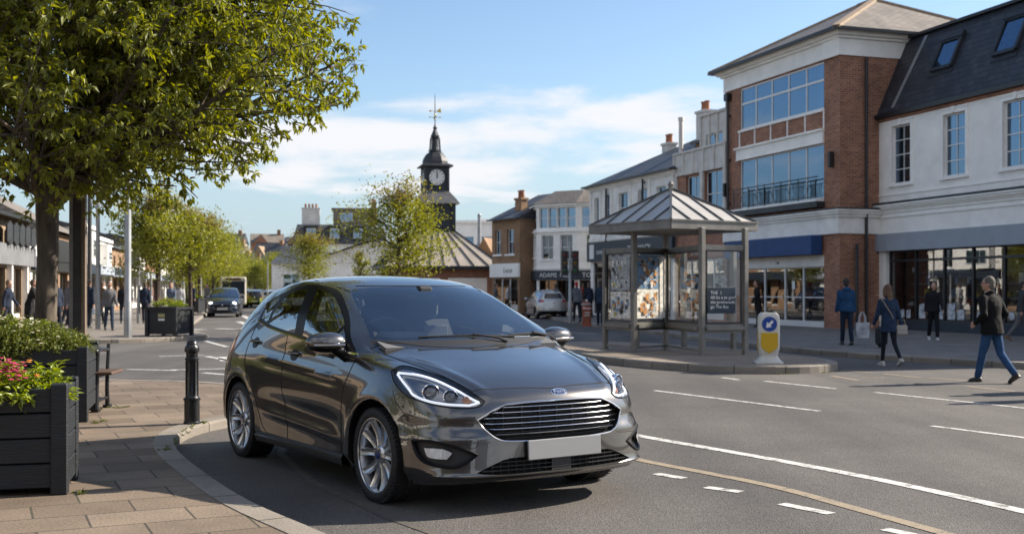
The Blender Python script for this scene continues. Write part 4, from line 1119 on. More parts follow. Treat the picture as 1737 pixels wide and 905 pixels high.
def facade(mb, w, z0, z1, ops, t=.18, x0=0., y=0.):
    """front sheet with openings (xa,xb,za,zb) and reveals of depth t"""
    xs = sorted({x0, x0+w} | {v for o in ops for v in (o[0], o[1])}); zs = sorted({z0, z1} | {v for o in ops for v in (o[2], o[3])})
    xs = [x for x in xs if x0-1e-6 <= x <= x0+w+1e-6]; zs = [z for z in zs if z0-1e-6 <= z <= z1+1e-6]
    for a, b in zip(xs, xs[1:]):
        for c, d in zip(zs, zs[1:]):
            cx, cz = (a+b)/2, (c+d)/2
            if any(o[0] < cx < o[1] and o[2] < cz < o[3] for o in ops): continue
            mb.add([(a,y,c),(b,y,c),(b,y,d),(a,y,d)], [(0,1,2,3)])
    for o in ops:
        a, b, c, d = o[:4]
        mb.add([(a,y,c),(b,y,c),(b,y,d),(a,y,d),(a,y+t,c),(b,y+t,c),(b,y+t,d),(a,y+t,d)], [(4,5,1,0),(5,6,2,1),(6,7,3,2),(7,4,0,3)])
    return mb

def window(parent, a, b, c, d, nx=2, nz=(.5,), fr=None, y=.12, fw=.05, glass=None, curtain=0, sill=False, arch=False, name='window', mull=.03, fd=.05, archm=None, blind=0):
    """frame with bars as the part, the pane as its sub-part"""
    fr = fr or B_frame; glass = glass or G_win
    mb = MB()
    mb.box(a,a+fw,y,y+fd,c,d).box(b-fw,b,y,y+fd,c,d).box(a+fw,b-fw,y,y+fd,c,c+fw).box(a+fw,b-fw,y,y+fd,d-fw,d)
    if isinstance(nx, int): vx = [a+(b-a)*k/nx for k in range(1, nx)]
    else: vx = list(nx)
    for x in vx: mb.box(x-mull/2, x+mull/2, y+.004, y+fd-.004, c+fw, d-fw)
    for k, u in enumerate(nz): z = c+(d-c)*u; mb.box(a+fw, b-fw, y-.004, y+fd-.008, z-mull*.6, z+mull*.6)
    o = mb.build(name, fr, parent)
    # slightly out-of-true panes, one sheet per light so reflections differ
    pm = MB(); ex = [a+fw/2]+vx+[b-fw/2]; rnd = random.Random(int((a+c)*977))
    for xa, xb in zip(ex, ex[1:]):
        e = [rnd.uniform(-.0035,.0035) for _ in range(4)]
        yy = y+fd*.5
        pm.add([(xa,yy+e[0],c+fw*.5),(xb,yy+e[1],c+fw*.5),(xb,yy+e[2],d-fw*.5),(xa,yy+e[3],d-fw*.5)], [(0,1,2,3)])
    pm.build('pane', glass, o, fix=False)
    if curtain:
        w = (b-a)
        cm = MB()
        for xa, xb in ((a+fw, a+w*.30*curtain), (b-w*.34*curtain, b-fw)):
            n = 14
            vs = []; 
            for k in range(n+1):
                x = xa+(xb-xa)*k/n; yy = y+.16+.025*(k % 2)
                vs += [(x,yy,c+.02),(x,yy,d-.02)]
            cm.add(vs, [(2*k,2*k+2,2*k+3,2*k+1) for k in range(n)])
        cm.build('curtain', B_curt, o, fix=False)
    if blind: MB().box(a+fw, b-fw, y+.12, y+.125, d-(d-c)*blind, d-fw).build('blind', B_curt, o)
    if arch:
        t = .13; ym = -.035
        am = MB().box(a-t,a-.001,ym,-.0005,c-.05,d+t).box(b+.001,b+t,ym,-.0005,c-.05,d+t).box(a-.001,b+.001,ym,-.0005,d+.001,d+t).box(a-t-.02,b+t+.02,ym-.03,-.0005,d+t+.001,d+t+.05)
        am.prism_xz([((a+b)/2-.05,d+.01),((a+b)/2+.05,d+.01),((a+b)/2+.08,d+t+.09),((a+b)/2-.08,d+t+.09)], ym-.045, ym-.001)
        am.build('architrave', archm or B_cream, o)
    if sill: MB().box(a-.16,b+.16,-.09,.10,c-.10,c-.001).build('sill', B_cream, o)
    return o

def shell(mb, w, dep, z0, z1, x0=0.):
    """side and back walls and a deck at the top"""
    mb.add([(x0,0,z0),(x0,dep,z0),(x0+w,dep,z0),(x0+w,0,z0),(x0,0,z1),(x0,dep,z1),(x0+w,dep,z1),(x0+w,0,z1)], [(0,1,5,4),(1,2,6,5),(2,3,7,6),(4,5,6,7)])
    return mb
def cornice(mb, w, z, steps, x0=0., ends=True, dep=1.2):
    """stepped moulding: steps of (projection, height)"""
    for pr, h in steps:
        mb.box(x0-(pr if ends else 0), x0+w+(pr if ends else 0), -pr, .02, z, z+h-.001)
        if ends: mb.box(x0-pr, x0-.001, .021, dep, z, z+h-.001); mb.box(x0+w+.001, x0+w+pr, .021, dep, z, z+h-.001)
        z += h
    return z
def hip(mb, w, dep, z0, z1, ov=.35, x0=0., inset=None, ridge=None):
    i = inset if inset is not None else dep/2
    a = (x0-ov,-ov,z0); b = (x0+w+ov,-ov,z0); c = (x0+w+ov,dep+ov,z0); d = (x0-ov,dep+ov,z0)
    e = (x0+i,dep/2,z1); f = (x0+w-i,dep/2,z1)
    return mb.add([a,b,c,d,e,f], [(0,1,5,4),(1,2,5),(2,3,4,5),(3,0,4),(0,3,2,1)])
def gable_x(mb, w, dep, z0, z1, ov=.3, x0=0.):
    """ridge along x"""
    vs = [(x0-ov*.3,-ov,z0),(x0+w+ov*.3,-ov,z0),(x0+w+ov*.3,dep+ov,z0),(x0-ov*.3,dep+ov,z0),(x0-ov*.3,dep/2,z1),(x0+w+ov*.3,dep/2,z1)]
    return mb.add(vs, [(0,1,5,4),(2,3,4,5),(0,4,3),(1,2,5),(0,3,2,1)])
def chimney(parent, x, y, z0, z1, m=None, pots=2, w=.9, d=.55):
    c = MB().box(x-w/2,x+w/2,y-d/2,y+d/2,z0,z1).box(x-w/2-.06,x+w/2+.06,y-d/2-.06,y+d/2+.06,z1+.001,z1+.12)
    o = c.build('chimney', m or B_brown, parent)
    for k in range(pots):
        px = x+(k-(pots-1)/2)*w*.8/max(pots,1)
        MB().lathe([(.12,z1+.12),(.11,z1+.5),(.14,z1+.52),(.14,z1+.58)], (px,y,0), 10).build('chimney_pot', B_pot, o, smooth=True)
    return o
def pipe(parent, x, z0, z1, m=None, y=-.12, r=.055, hopper=False):
    mb = MB().tube([(x,y,z0),(x,y,z1)], r, 8)
    z = z0+.6
    while z < z1: mb.box(x-.09,x+.09,y-.01,y+.11,z,z+.05); z += 1.8
    if hopper: mb.box(x-.14,x+.14,y-.12,y+.10,z1-.3,z1)
    return mb.build('drainpipe', m or B_pipe, parent, smooth=True)

def rz_of(u): return atan2(u[1], u[0])
# ------------------------------------------------------------------ white building at the right edge
def white_shop():
    u = Vector((.289,-.957,0)).normalized(); org = Vector((12.9,40.6,0)); t0 = -1.1
    R = empty('white_shop_building', org+u*t0, rz_of(u))
    tag(R, 'white rendered shop building with dark mansard roof and two skylights at the right edge', 'building')
    W = 17.5; s = lambda t: t-t0
    wins = [(.98,2.02), (3.72,4.80), (6.48,7.62), (9.3,10.4), (12.1,13.2)]
    wo = [(s(a), s(b), 5.12, 7.12) for a, b in wins]
    shop = (s(.62), W-.5, .42, 2.86)
    mb = MB(); facade(mb, W, 0.1, 7.35, wo+[shop], .22); shell(mb, W, 9, .1, 7.35)
    mb.build('wall', B_white, R)
    for i, w_ in enumerate(wo):
        window(R, *w_, nx=2, nz=(.5,.25,.75), arch=True, sill=True, curtain=1.0, y=.10, mull=.028)
    # band, cornice, fascia
    mb = MB(); z = cornice(mb, W-.72, 4.14, [(.06,.10),(.12,.06),(.20,.07),(.26,.06)], x0=.72, ends=False)
    mb.build('shop_cornice', B_cream, R)
    bx_part(R, 'lead_flashing', B_lead, (.72,W,-.28,.0,4.435,4.50))
    bx_part(R, 'string_course', B_cream, (.9,W,-.03,-.001,4.74,4.80))
    bx_part(R, 'moulding', B_cream, (.95,W,-.05,-.001,3.98,4.03))
    bx_part(R, 'shop_fascia', B_grey, (.84,W,-.16,-.002,2.82,3.42))
    # pilaster with plinth at the left
    bx_part(R, 'pilaster', B_white, (.05,.62,-.14,-.001,1.18,7.30), (.0,.70,-.19,-.001,4.0,4.12), (.62,.84,-.10,-.001,2.75,3.40))
    bx_part(R, 'plinth', B_navy, (.03,.66,-.16,-.001,.10,1.175))
    bx_part(R, 'alarm_box', B_cream, (.86,1.28,-.22,-.161,3.48,3.92))
    mb = MB()
    for (x, z_) in ((.34,3.62),(1.07,3.80),(1.07,3.62)):
        mb.ball((x,-.24 if x > .5 else -.2,z_), (.055,.05,.055)); 
    mb.tube([(.34,-.15,3.62),(.34,-.26,3.60),(.46,-.30,3.58)], .025, 6); mb.tube([(1.0,-.23,3.82),(1.2,-.33,3.80)], .035, 8)
    mb.build('security_camera', B_dark, R, smooth=True)
    # brick pier beside the shopfront
    bx_part(R, 'brick_pier', B_red, (.70,1.30,-.02,-.001,.10,2.815))
    # eaves brick course and gutter
    bx_part(R, 'eaves_course', B_red, (.0,W,-.05,-.001,7.355,7.52))
    bx_part(R, 'gutter', B_pipe, (-.1,W,-.20,-.051,7.46,7.60))
    # mansard roof
    mr = MB(); dep = 9; zt = 10.35; ix = 1.05
    mr.add([(-.15,-.12,7.58),(W,-.12,7.58),(W,ix+.1,zt),(-.15+1.05,ix+.1,zt),(-.15,dep,7.58),(-.15+1.05,dep,zt),(W,dep,7.58),(W,dep,zt)], [(0,1,2,3),(4,0,3,5),(1,6,7,2),(3,2,7,5)])
    rf = mr.build('mansard_roof', B_tile, R)
    sl = Vector((0, ix+.22, zt-7.58)).normalized(); nrm = Vector((0, -sl.z, sl.y))
    def onroof(t, zz, off=0): 
        k = (zz-7.58)/(zt-7.58); return Vector((s(t), -.12+k*(ix+.22), zz))+nrm*off
    for (a, b, c, d) in ((2.62,3.62,8.75,9.72), (5.62,6.62,8.68,9.78)):
        mb = MB()
        for p, q in ((( a,c),(b,c)), ((a,d),(b,d)), ((a,c),(a,d)), ((b,c),(b,d))):
            mb.bar(onroof(*p,.05), onroof(*q,.05), .12, .14, up=nrm)
        mb.bar(onroof(a-.06,d+.10,.09), onroof(b+.06,d+.10,.09), .20, .12, up=nrm)
        mb.bar(onroof(a-.08,c-.12,.015), onroof(b+.08,c-.12,.015), .18, .02, up=nrm)
        o = mb.build('skylight', B_lead, R)
        MB().add([onroof(a,c,.07),onroof(b,c,.07),onroof(b,d,.07),onroof(a,d,.07)], [(0,1,2,3)]).build('pane', G_win, o, fix=False)
        MB().add([onroof(a,c,.02),onroof(b,c,.02),onroof(b,d,.02),onroof(a,d,.02)], [(0,1,2,3)]).build('blind', B_curt, o, fix=False)
    mb = MB(); mb.bar(onroof(1.05,7.75,.03), onroof(1.38,zt-.1,.03), .05, .03, up=nrm).bar(onroof(1.13,7.75,.03), onroof(1.46,zt-.1,.03), .05, .03, up=nrm)
    mb.build('roof_ladder_strip', mat('aluminium_strip', (.45,.46,.48), .4, .6), R)
    bx_part(R, 'ridge_capping', B_lead, (.85,W,ix-.05,ix+.25,zt+.001,zt+.10))
    # shopfront
    so = MB(); x0, x1, z0, z1 = shop; y = .14
    so.box(x0,x1,y,y+.08,z0,z0+.07).box(x0,x1,y,y+.08,z1-.08,z1).box(x0,x0+.07,y,y+.08,z0,z1).box(x0,x1,y-.003,y+.075,2.44,2.52)
    mulls = [s(2.08), s(3.55), s(4.95), s(6.35), s(7.8), s(9.4), s(11.0), s(12.6), s(14.2)]
    for x in mulls: so.box(x-.04,x+.04,y-.005,y+.085,z0,z1)
    fr = so.build('shopfront', B_dark, R)
    pn = MB(); ex = [x0]+mulls+[x1]
    for i, (a, b) in enumerate(zip(ex, ex[1:])):
        e = random.uniform(-.006,.006); pn.add([(a,y+.04,z0),(b,y+.04+e,z0),(b,y+.04+e,z1),(a,y+.04,z1)], [(0,1,2,3)])
    pn.build('pane', G_shop, fr, fix=False)
    bx_part(R, 'stallriser', B_navy, (x0-.1,x1,-.05,-.002,.10,.43))
    # window stickers: pale cut shapes low on the glass
    rr = random.Random(3); stm = mat('sticker_white', (.55,.57,.60), .6, col2=(.22,.25,.30), vscale=7, lohi=(.45,.6))
    for i, (a, b) in enumerate(zip(ex, ex[1:])):
        x = a+.15
        while x < b-.35:
            w_ = rr.uniform(.16,.42); h_ = rr.uniform(.28,.55)
            n = 8; cx_, cz_ = x+w_/2, .55+h_/2
            pts = [(cx_+w_/2*rr.uniform(.7,1.0)*cos(2*pi*k/n), cz_+h_/2*rr.uniform(.7,1.05)*sin(2*pi*k/n)) for k in range(n)] if rr.random() < .55 else [(x,.52),(x+w_,.52),(x+w_*.98,.52+h_),(x+.03,.52+h_*.9)]
            MB().prism_xz(pts, y+.020, y+.026).build('window_sticker', stm, R); x += w_+rr.uniform(.04,.14)
    # display inside: shelves, boxes, fruit-like colours
    cols = [(.45,.12,.05),(.5,.33,.05),(.15,.25,.06),(.5,.48,.45),(.08,.14,.25),(.35,.2,.12),(.6,.58,.55)]
    mts = [mat('display_%s' % n_, c, .7, var=.25, vscale=9) for n_, c in zip(('red','amber','green','cream','blue','tan','white'), cols)]
    ds = MB()
    for k in range(260):
        x = rr.uniform(x0+.3, x1-.3); yy = rr.uniform(.5,1.6); lvl = rr.choice((.62,.62,.95,1.25,1.7,2.1)); sz = rr.uniform(.06,.2)
        ds.cur = rr.choice((0,1,2,3,3,4,5,6,6)); ds.box(x, x+sz*1.4, yy, yy+sz, lvl, lvl+sz*rr.uniform(.7,1.8))
    ds.build('display', mts, R)
    sh = MB()
    for lvl in (.58,.91,1.21,1.66,2.06): sh.box(x0+.3,x1-.3,.8 if lvl > .9 else .45,1.7,lvl,lvl+.03)
    for k in range(9): sh.box(x0+.5+k*1.7, x0+.58+k*1.7, 1.3, 1.7, .1, 2.4)
    sh.build('shelving', mat('shelf_grey', (.22,.22,.23), .7), R)
    bx_part(R, 'back_wall', mat('shop_back_wall', (.16,.14,.12), .9, var=.3, vscale=3), (x0,x1,3.4,3.45,.1,2.9), (x0,x1,.25,3.4,2.88,2.93), (x0,x1,.25,3.4,.10,.13))
    return R
white_shop()

# ------------------------------------------------------------------ tall brick building
def brick_shop():
    u = Vector((.313,-.95,0)).normalized(); W = 8.15
    org = Vector((11.4,40.0,0))-u*W + u*.12
    R = empty('brick_shop_building', org, rz_of(u))
    tag(R, 'tall red brick building with hipped roof, big white framed windows and blue awning', 'building')
    s = lambda t: 8.15-t+.0
    x0, x1 = s(6.95), s(.97)
    up = (x0,x1,7.92,9.62); lo = (x0,x1,4.72,6.72); sh = (s(6.95),s(.97),.12,2.72)
    mb = MB(); facade(mb, W, .1, 9.80, [up,lo,sh], .30); shell(mb, W, 8, .1, 9.80); mb.build('wall', B_red, R)
    # upper window: five lights with a transom
    vx = [x0+(x1-x0)*k/5 for k in range(1,5)]
    window(R, *up, nx=vx, nz=(.62,), y=.05, fw=.07, mull=.07, curtain=.35)
    window(R, *lo, nx=vx, nz=(), y=.05, fw=.07, mull=.07)
    # brick spandrel panels divided by white strips
    mb = MB()
    for x in [x0]+vx+[x1]: mb.box(x-.03,x+.03,-.03,-.001,7.22,7.86)
    mb.box(x0-.08,x1+.02,-.06,-.001,7.84,7.92)
    mb.build('spandrel_strips', B_cream, R)
    bx_part(R, 'white_band', B_white, (x0-.18,x1+.02,-.08,-.001,6.74,7.14), (x0-.25,x1+.04,-.16,-.001,7.141,7.22), (x0-.20,x1+.03,-.11,-.001,6.70,6.739))
    # balcony railing
    mb = MB(); ya = -.30
    mb.box(x0-.12,x1+.04,ya-.015,ya+.015,5.48,5.52).box(x0-.12,x1+.04,ya-.012,ya+.012,4.78,4.81).box(x0-.12,x1+.04,ya-.012,ya+.012,5.34,5.36)
    for i in range(5):
        a = x0+(x1-x0)*i/5; b = x0+(x1-x0)*(i+1)/5
        mb.box(a-.015,a+.015,ya-.015,ya+.015,4.70,5.54)
        n = 11
        for k in range(1,n):
            x = a+(b-a)*k/n
            if 3 < k < 8: continue
            mb.box(x-.008,x+.008,ya-.008,ya+.008,4.80,5.35)
        c = (a+b)/2; w_ = (b-a)*.22
        for p, q in (((c-w_,4.80),(c+w_,5.35)), ((c+w_,4.80),(c-w_,5.35)), ((c-w_,4.8),(c-w_,5.35)), ((c+w_,4.8),(c+w_,5.35)), ((c,4.8),(c,5.35))):
            mb.bar((p[0],ya,p[1]), (q[0],ya,q[1]), .012, .012)
    mb.build('balcony_railing', B_pipe, R)
    bx_part(R, 'window_board', B_lead, (x0-.15,x1+.05,-.34,-.001,4.42,4.63), )
    bx_part(R, 'window_sill', B_cream, (x0-.1,x1+.04,-.36,-.02,4.632,4.70))
    # top frieze and cornice wrapping the corner
    fz_ = MB(); fz_.box(-.06,W+.06,-.06,.0,9.66,10.24).box(W+.001,W+.06,.001,8,9.66,10.24).box(-.06,-.001,.001,8,9.66,10.24)
    fz_.box(W-.9,W+.10,-.12,-.061,9.64,10.24)
    cornice(fz_, W, 10.245, [(.16,.09),(.28,.10),(.36,.07)], dep=8); fz_.build('frieze', B_white, R)
    bx_part(R, 'top_wall', B_red, (.01,W-.01,.01,7.9,9.81,10.50))
    rf = MB(); hip(rf, W, 8, 10.52, 12.75, ov=.50, inset=3.6); rf.build('roof', B_slate_b, R)
    bx_part(R, 'gutter', B_pipe, (-.52,W+.52,-.56,-.44,10.44,10.54), (W+.44,W+.56,-.44,8.4,10.44,10.54), (-.56,-.44,-.44,8.4,10.44,10.54))
    rt = MB(); e = (3.6,4,12.75); f = (W-3.6,4,12.75)
    for a, b in (((-.5,-.5,10.52),e), ((W+.5,-.5,10.52),f), (e,f), ((W+.5,8.5,10.52),f)): rt.bar(a, b, .26, .10)
    rt.build('ridge_tiles', mat('ridge_tile', (.30,.22,.15), .8, var=.2, vscale=5), R)
    # stone-coloured band above the shop and its corner return
    b2 = MB().box(-.05,W+.05,-.10,-.001,3.44,4.02).box(W+.001,W+.06,.0,2.0,3.44,4.02)
    cornice(b2, W, 4.021, [(.16,.10),(.24,.09),(.30,.07)], dep=2.0)
    b2.build('shop_entablature', B_white2, R)
    bx_part(R, 'corner_brick_band', B_lead, (-.32,W+.32,-.32,.0,4.283,4.33), (W+.001,W+.32,.001,2.0,4.283,4.33))
    # blue awning box
    aw = MB(); aw.prism_xz([(x0-.3,2.74),(x1+.02,2.74),(x1+.02,3.42),(x0-.3,3.42)], -.55, -.101)
    aw.build('awning', B_blue, R)
    bx_part(R, 'header_panel', B_white2, (x0,x1,.02,.10,2.32,2.72))
    bx_part(R, 'house_number', B_dark, (4.0,4.14,.012,.019,2.46,2.53))
    # glazed doors
    df = MB(); y = .12
    xs = [x0, s(5.21), s(3.74), s(2.48), x1]
    df.box(x0,x1,y,y+.07,2.28,2.36).box(x0,x1,y,y+.07,.12,.34)
    for x in xs: df.box(x-.04,x+.04,y-.004,y+.074,.34,2.28)
    for a, b in zip(xs, xs[1:]): df.box(a+.1,b-.1,y-.05,y-.02,1.18,1.22)
    fr = df.build('shop_doors', B_frame, R)
    pn = MB()
    for a, b in zip(xs, xs[1:]): pn.add([(a,y+.035,.30),(b,y+.035+random.uniform(-.01,.01),.30),(b,y+.035,2.3),(a,y+.035,2.3)], [(0,1,2,3)])
    pn.build('pane', G_shop, fr, fix=False)
    bx_part(R, 'door_notice', B_signw, (s(3.25),s(3.05),.115,.119,1.5,1.8))
    nb_ = MB(); rr = random.Random(9)
    for k in range(60):
        x = rr.uniform(x0,x1-.3); h_ = rr.uniform(.1,1.3); nb_.cur = rr.randrange(3); yy = rr.uniform(1.2,3); nb_.box(x,x+rr.uniform(.1,.5),yy,yy+.2,.12+h_*.8,.2+h_)
    nb_.build('shop_counter', [mat('counter_a', (.10,.09,.08), .8), mat('counter_b', (.28,.25,.22), .8), mat('counter_c', (.2,.08,.04), .8)], R)
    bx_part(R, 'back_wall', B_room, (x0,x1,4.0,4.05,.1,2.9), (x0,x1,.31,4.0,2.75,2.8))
    # pipes and lamps
    pipe(R, .42, 4.4, 9.55, hopper=True); pipe(R, .42, .2, 3.4)
    for x, y_, z_ in ((W-.38,-.14,6.05),(.2,-.14,5.6)):
        MB().bbox(x-.06,x+.06,y_-.08,y_+.12,z_-.28,z_+.28,.02).box(x-.04,x+.04,y_,y_+.14,z_-.05,z_+.05).build('wall_lamp', B_dark, R)
    # low part of the return wall toward the white building
    pp = MB().tube([(W+.20,.55,.2),(W+.20,.55,2.9),(W+.10,.62,3.05)], .05, 8).tube([(W+.12,1.0,.2),(W+.12,1.0,9.6)], .055, 8); pp.build('drainpipe', B_pipe, R, smooth=True)
    return R
brick_shop()

# ------------------------------------------------------------------ panelled building with roof terrace
def panel_building():
    u = Vector((.313,-.95,0)).normalized(); W = 4.75
    R = empty('panelled_building', Vector((8.95,47.55,0))-u*W, rz_of(u))
    tag(R, 'narrow building clad in pale concrete panels with set back top floor', 'building')
    s = lambda t: W-t
    w1 = (s(3.75),s(2.35),4.6,6.50); w2 = (s(1.97),s(.40),4.6,6.55); sh = (.3,W-.3,.2,2.8)
    mb = MB(); facade(mb, W, .1, 6.58, [w1,w2,sh], .2); shell(mb, W, 8, .1, 6.58); mb.build('wall', B_red, R)
    window(R, *w1, nx=2, nz=(.5,), curtain=.6); window(R, *w2, nx=2, nz=(.5,), curtain=.6)
    pn = MB().box(0,W,-.08,-.001,6.585,7.55); 
    for k in range(6): pn.box(k*W/5-.05,k*W/5+.05,-.14,-.081,6.58,7.60)
    pn.box(-.05,W,-.15,.25,7.551,7.64).box(0,.2,-.09,-.001,4.4,6.58).box(s(2.3),s(2.02),-.09,-.001,4.4,6.58).box(W-.25,W,-.09,-.001,4.4,6.58).box(0,W,.0,.22,6.585,7.55)
    pn.build('parapet_panels', B_conc, R)
    t2 = MB(); x0 = s(2.3); ops = [(s(1.91),s(.45),7.35,8.15)]
    facade(t2, 2.3, 7.56, 8.35, ops, .2, x0=x0, y=.02); t2.add([(x0,.02,7.56),(x0,6,7.56),(x0,6,9.05),(x0,.02,9.05)], [(0,1,2,3)])
    t2.box(x0,W,.02,.3,8.351,8.95).box(x0-.06,W,-.08,.4,8.951,9.05)
    for k in range(4): t2.box(x0+k*.75-.05,x0+k*.75+.05,-.05,.019,7.56,8.95)
    t2.build('top_storey', B_conc, R)
    window(R, *ops[0], nx=2, nz=(), curtain=.5)
    pt = MB(); facade(pt, x0, 7.56, 8.2, [(.7,1.9,7.62,8.12)], .1, x0=0, y=1.0); pt.add([(0,1,7.56),(0,5,7.56),(0,5,8.2),(0,1,8.2)], [(0,1,2,3)]); pt.build('penthouse', B_brown, R)
    wv = window(R, .7,1.9,7.62,8.12, nx=2, nz=(), y=1.04, curtain=.7)
    MB().add([(-.1,.8,8.15),(x0,.8,8.32),(x0,4,8.5),(-.1,4,8.4)], [(0,1,2,3)]).box(-.1,x0,.75,.85,8.10,8.22).build('roof', B_slate, R)
    pc = MB().tube([(.1,.2,7.6),(.1,.2,9.15)], .10, 10).lathe([(.13,9.15),(.13,9.3)], (.1,.2,0), 10); pc.build('flue', B_conc, R, smooth=True)
    chimney(R, .95, 2.5, 8.1, 8.75, B_brown, 1, .5, .5); chimney(R, x0+.5, 1.2, 9.0, 9.2, B_conc, 1, .4, .4); chimney(R, x0+1.5, 1.2, 9.0, 9.4, B_conc, 1, .4, .4)
    df = MB(); 
    for k in range(5): df.box(.3+k*1.04-.04,.3+k*1.04+.04,.1,.16,.2,2.8)
    fr = df.box(.3,W-.3,.1,.16,2.7,2.8).box(.3,W-.3,.1,.16,.2,.5).build('shopfront', B_frame, R)
    MB().add([(.3,.13,.2),(W-.3,.13,.2),(W-.3,.13,2.8),(.3,.13,2.8)], [(0,1,2,3)]).build('pane', G_shop, fr, fix=False)
    bx_part(R, 'shop_sign', mat('sign_terracotta', (.25,.09,.05), .6), (.1,W-.1,-.12,-.001,2.85,3.35))
    text_mesh('sign_lettering', 'STUMBA', .36, B_signw, R, loc=(W/2,-.125,3.08))
    bx_part(R, 'back_wall', B_room, (.1,W-.1,3,3.05,.1,4))
    return R
panel_building()

# ------------------------------------------------------------------ long stucco building with slate roof
def stucco_building():
    u = Vector((.313,-.95,0)).normalized(); W = 10.1
    R = empty('stucco_corner_building', Vector((7.4,52.05,0))-u*W, rz_of(u))
    tag(R, 'off-white stucco building with sash windows and long slate hipped roof behind the shelter', 'building')
    s = lambda t: W-t
    wo = [(s(9.55),s(8.95),4.85,6.35), (s(8.15),s(7.5),4.85,6.38), (s(6.35),s(5.2),4.85,6.35), (s(4.0),s(2.95),4.85,6.33), (s(1.9),s(.9),4.85,6.3)]
    mb = MB(); facade(mb, W, .1, 6.9, wo+[(.4,W-.4,.2,2.9)], .2); shell(mb, W, 8, .1, 6.9); mb.build('wall', B_white2, R)
    for w_ in wo: window(R, *w_, nx=2, nz=(.5,), sill=True, curtain=.7)
    pl = MB()
    for x in (0.0,1.35,2.85,5.2,7.4,9.9): pl.box(x,x+.18,-.06,-.001,4.2,6.7)
    cornice(pl, W, 6.70, [(.08,.08),(.16,.08),(.24,.05)], dep=8); pl.box(0,W,-.12,-.001,4.0,4.2); pl.build('pilasters', B_white2, R)
    pipe(R, 2.4, .3, 6.7); pipe(R, 6.9, 4.2, 6.9)
    rf = MB(); hip(rf, W, 8, 6.96, 9.2, ov=.35, inset=4.6); rf.build('roof', B_slate, R)
    gt = bx_part(R, 'gutter', B_pipe, (-.4,W+.36,-.42,-.32,6.90,6.99), (-.42,-.32,-.3,8,6.90,6.99))
    chimney(R, 7.0, 3.2, 8.0, 10.1, B_conc, 2); chimney(R, 3.0, 3.2, 7.6, 9.0, B_conc, 2, .7, .5)
    bx_part(R, 'shop_fascia', B_navy, (-.1,W+.1,-.18,-.001,2.95,3.95))
    bx_part(R, 'hanging_sign', B_signw, (.3,.9,-.20,-.181,3.1,3.85))
    text_mesh('fascia_lettering', 'tomaso', .40, B_signw, R, loc=(1.9,-.19,3.45)); text_mesh('fascia_lettering', 'PHARMACY', .5, B_signw, R, loc=(6.6,-.19,3.45))
    df = MB()
    for k in range(8): df.box(.4+k*1.33-.05,.4+k*1.33+.05,.08,.16,.2,2.9)
    fr = df.box(.4,W-.4,.08,.16,.2,.6).box(.4,W-.4,.081,.161,2.3,2.38).build('shopfront', B_dark, R)
    MB().add([(.4,.12,.2),(W-.4,.12,.2),(W-.4,.12,2.9),(.4,.12,2.9)], [(0,1,2,3)]).build('pane', G_shop, fr, fix=False)
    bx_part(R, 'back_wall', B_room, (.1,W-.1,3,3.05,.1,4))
    return R
stucco_building()

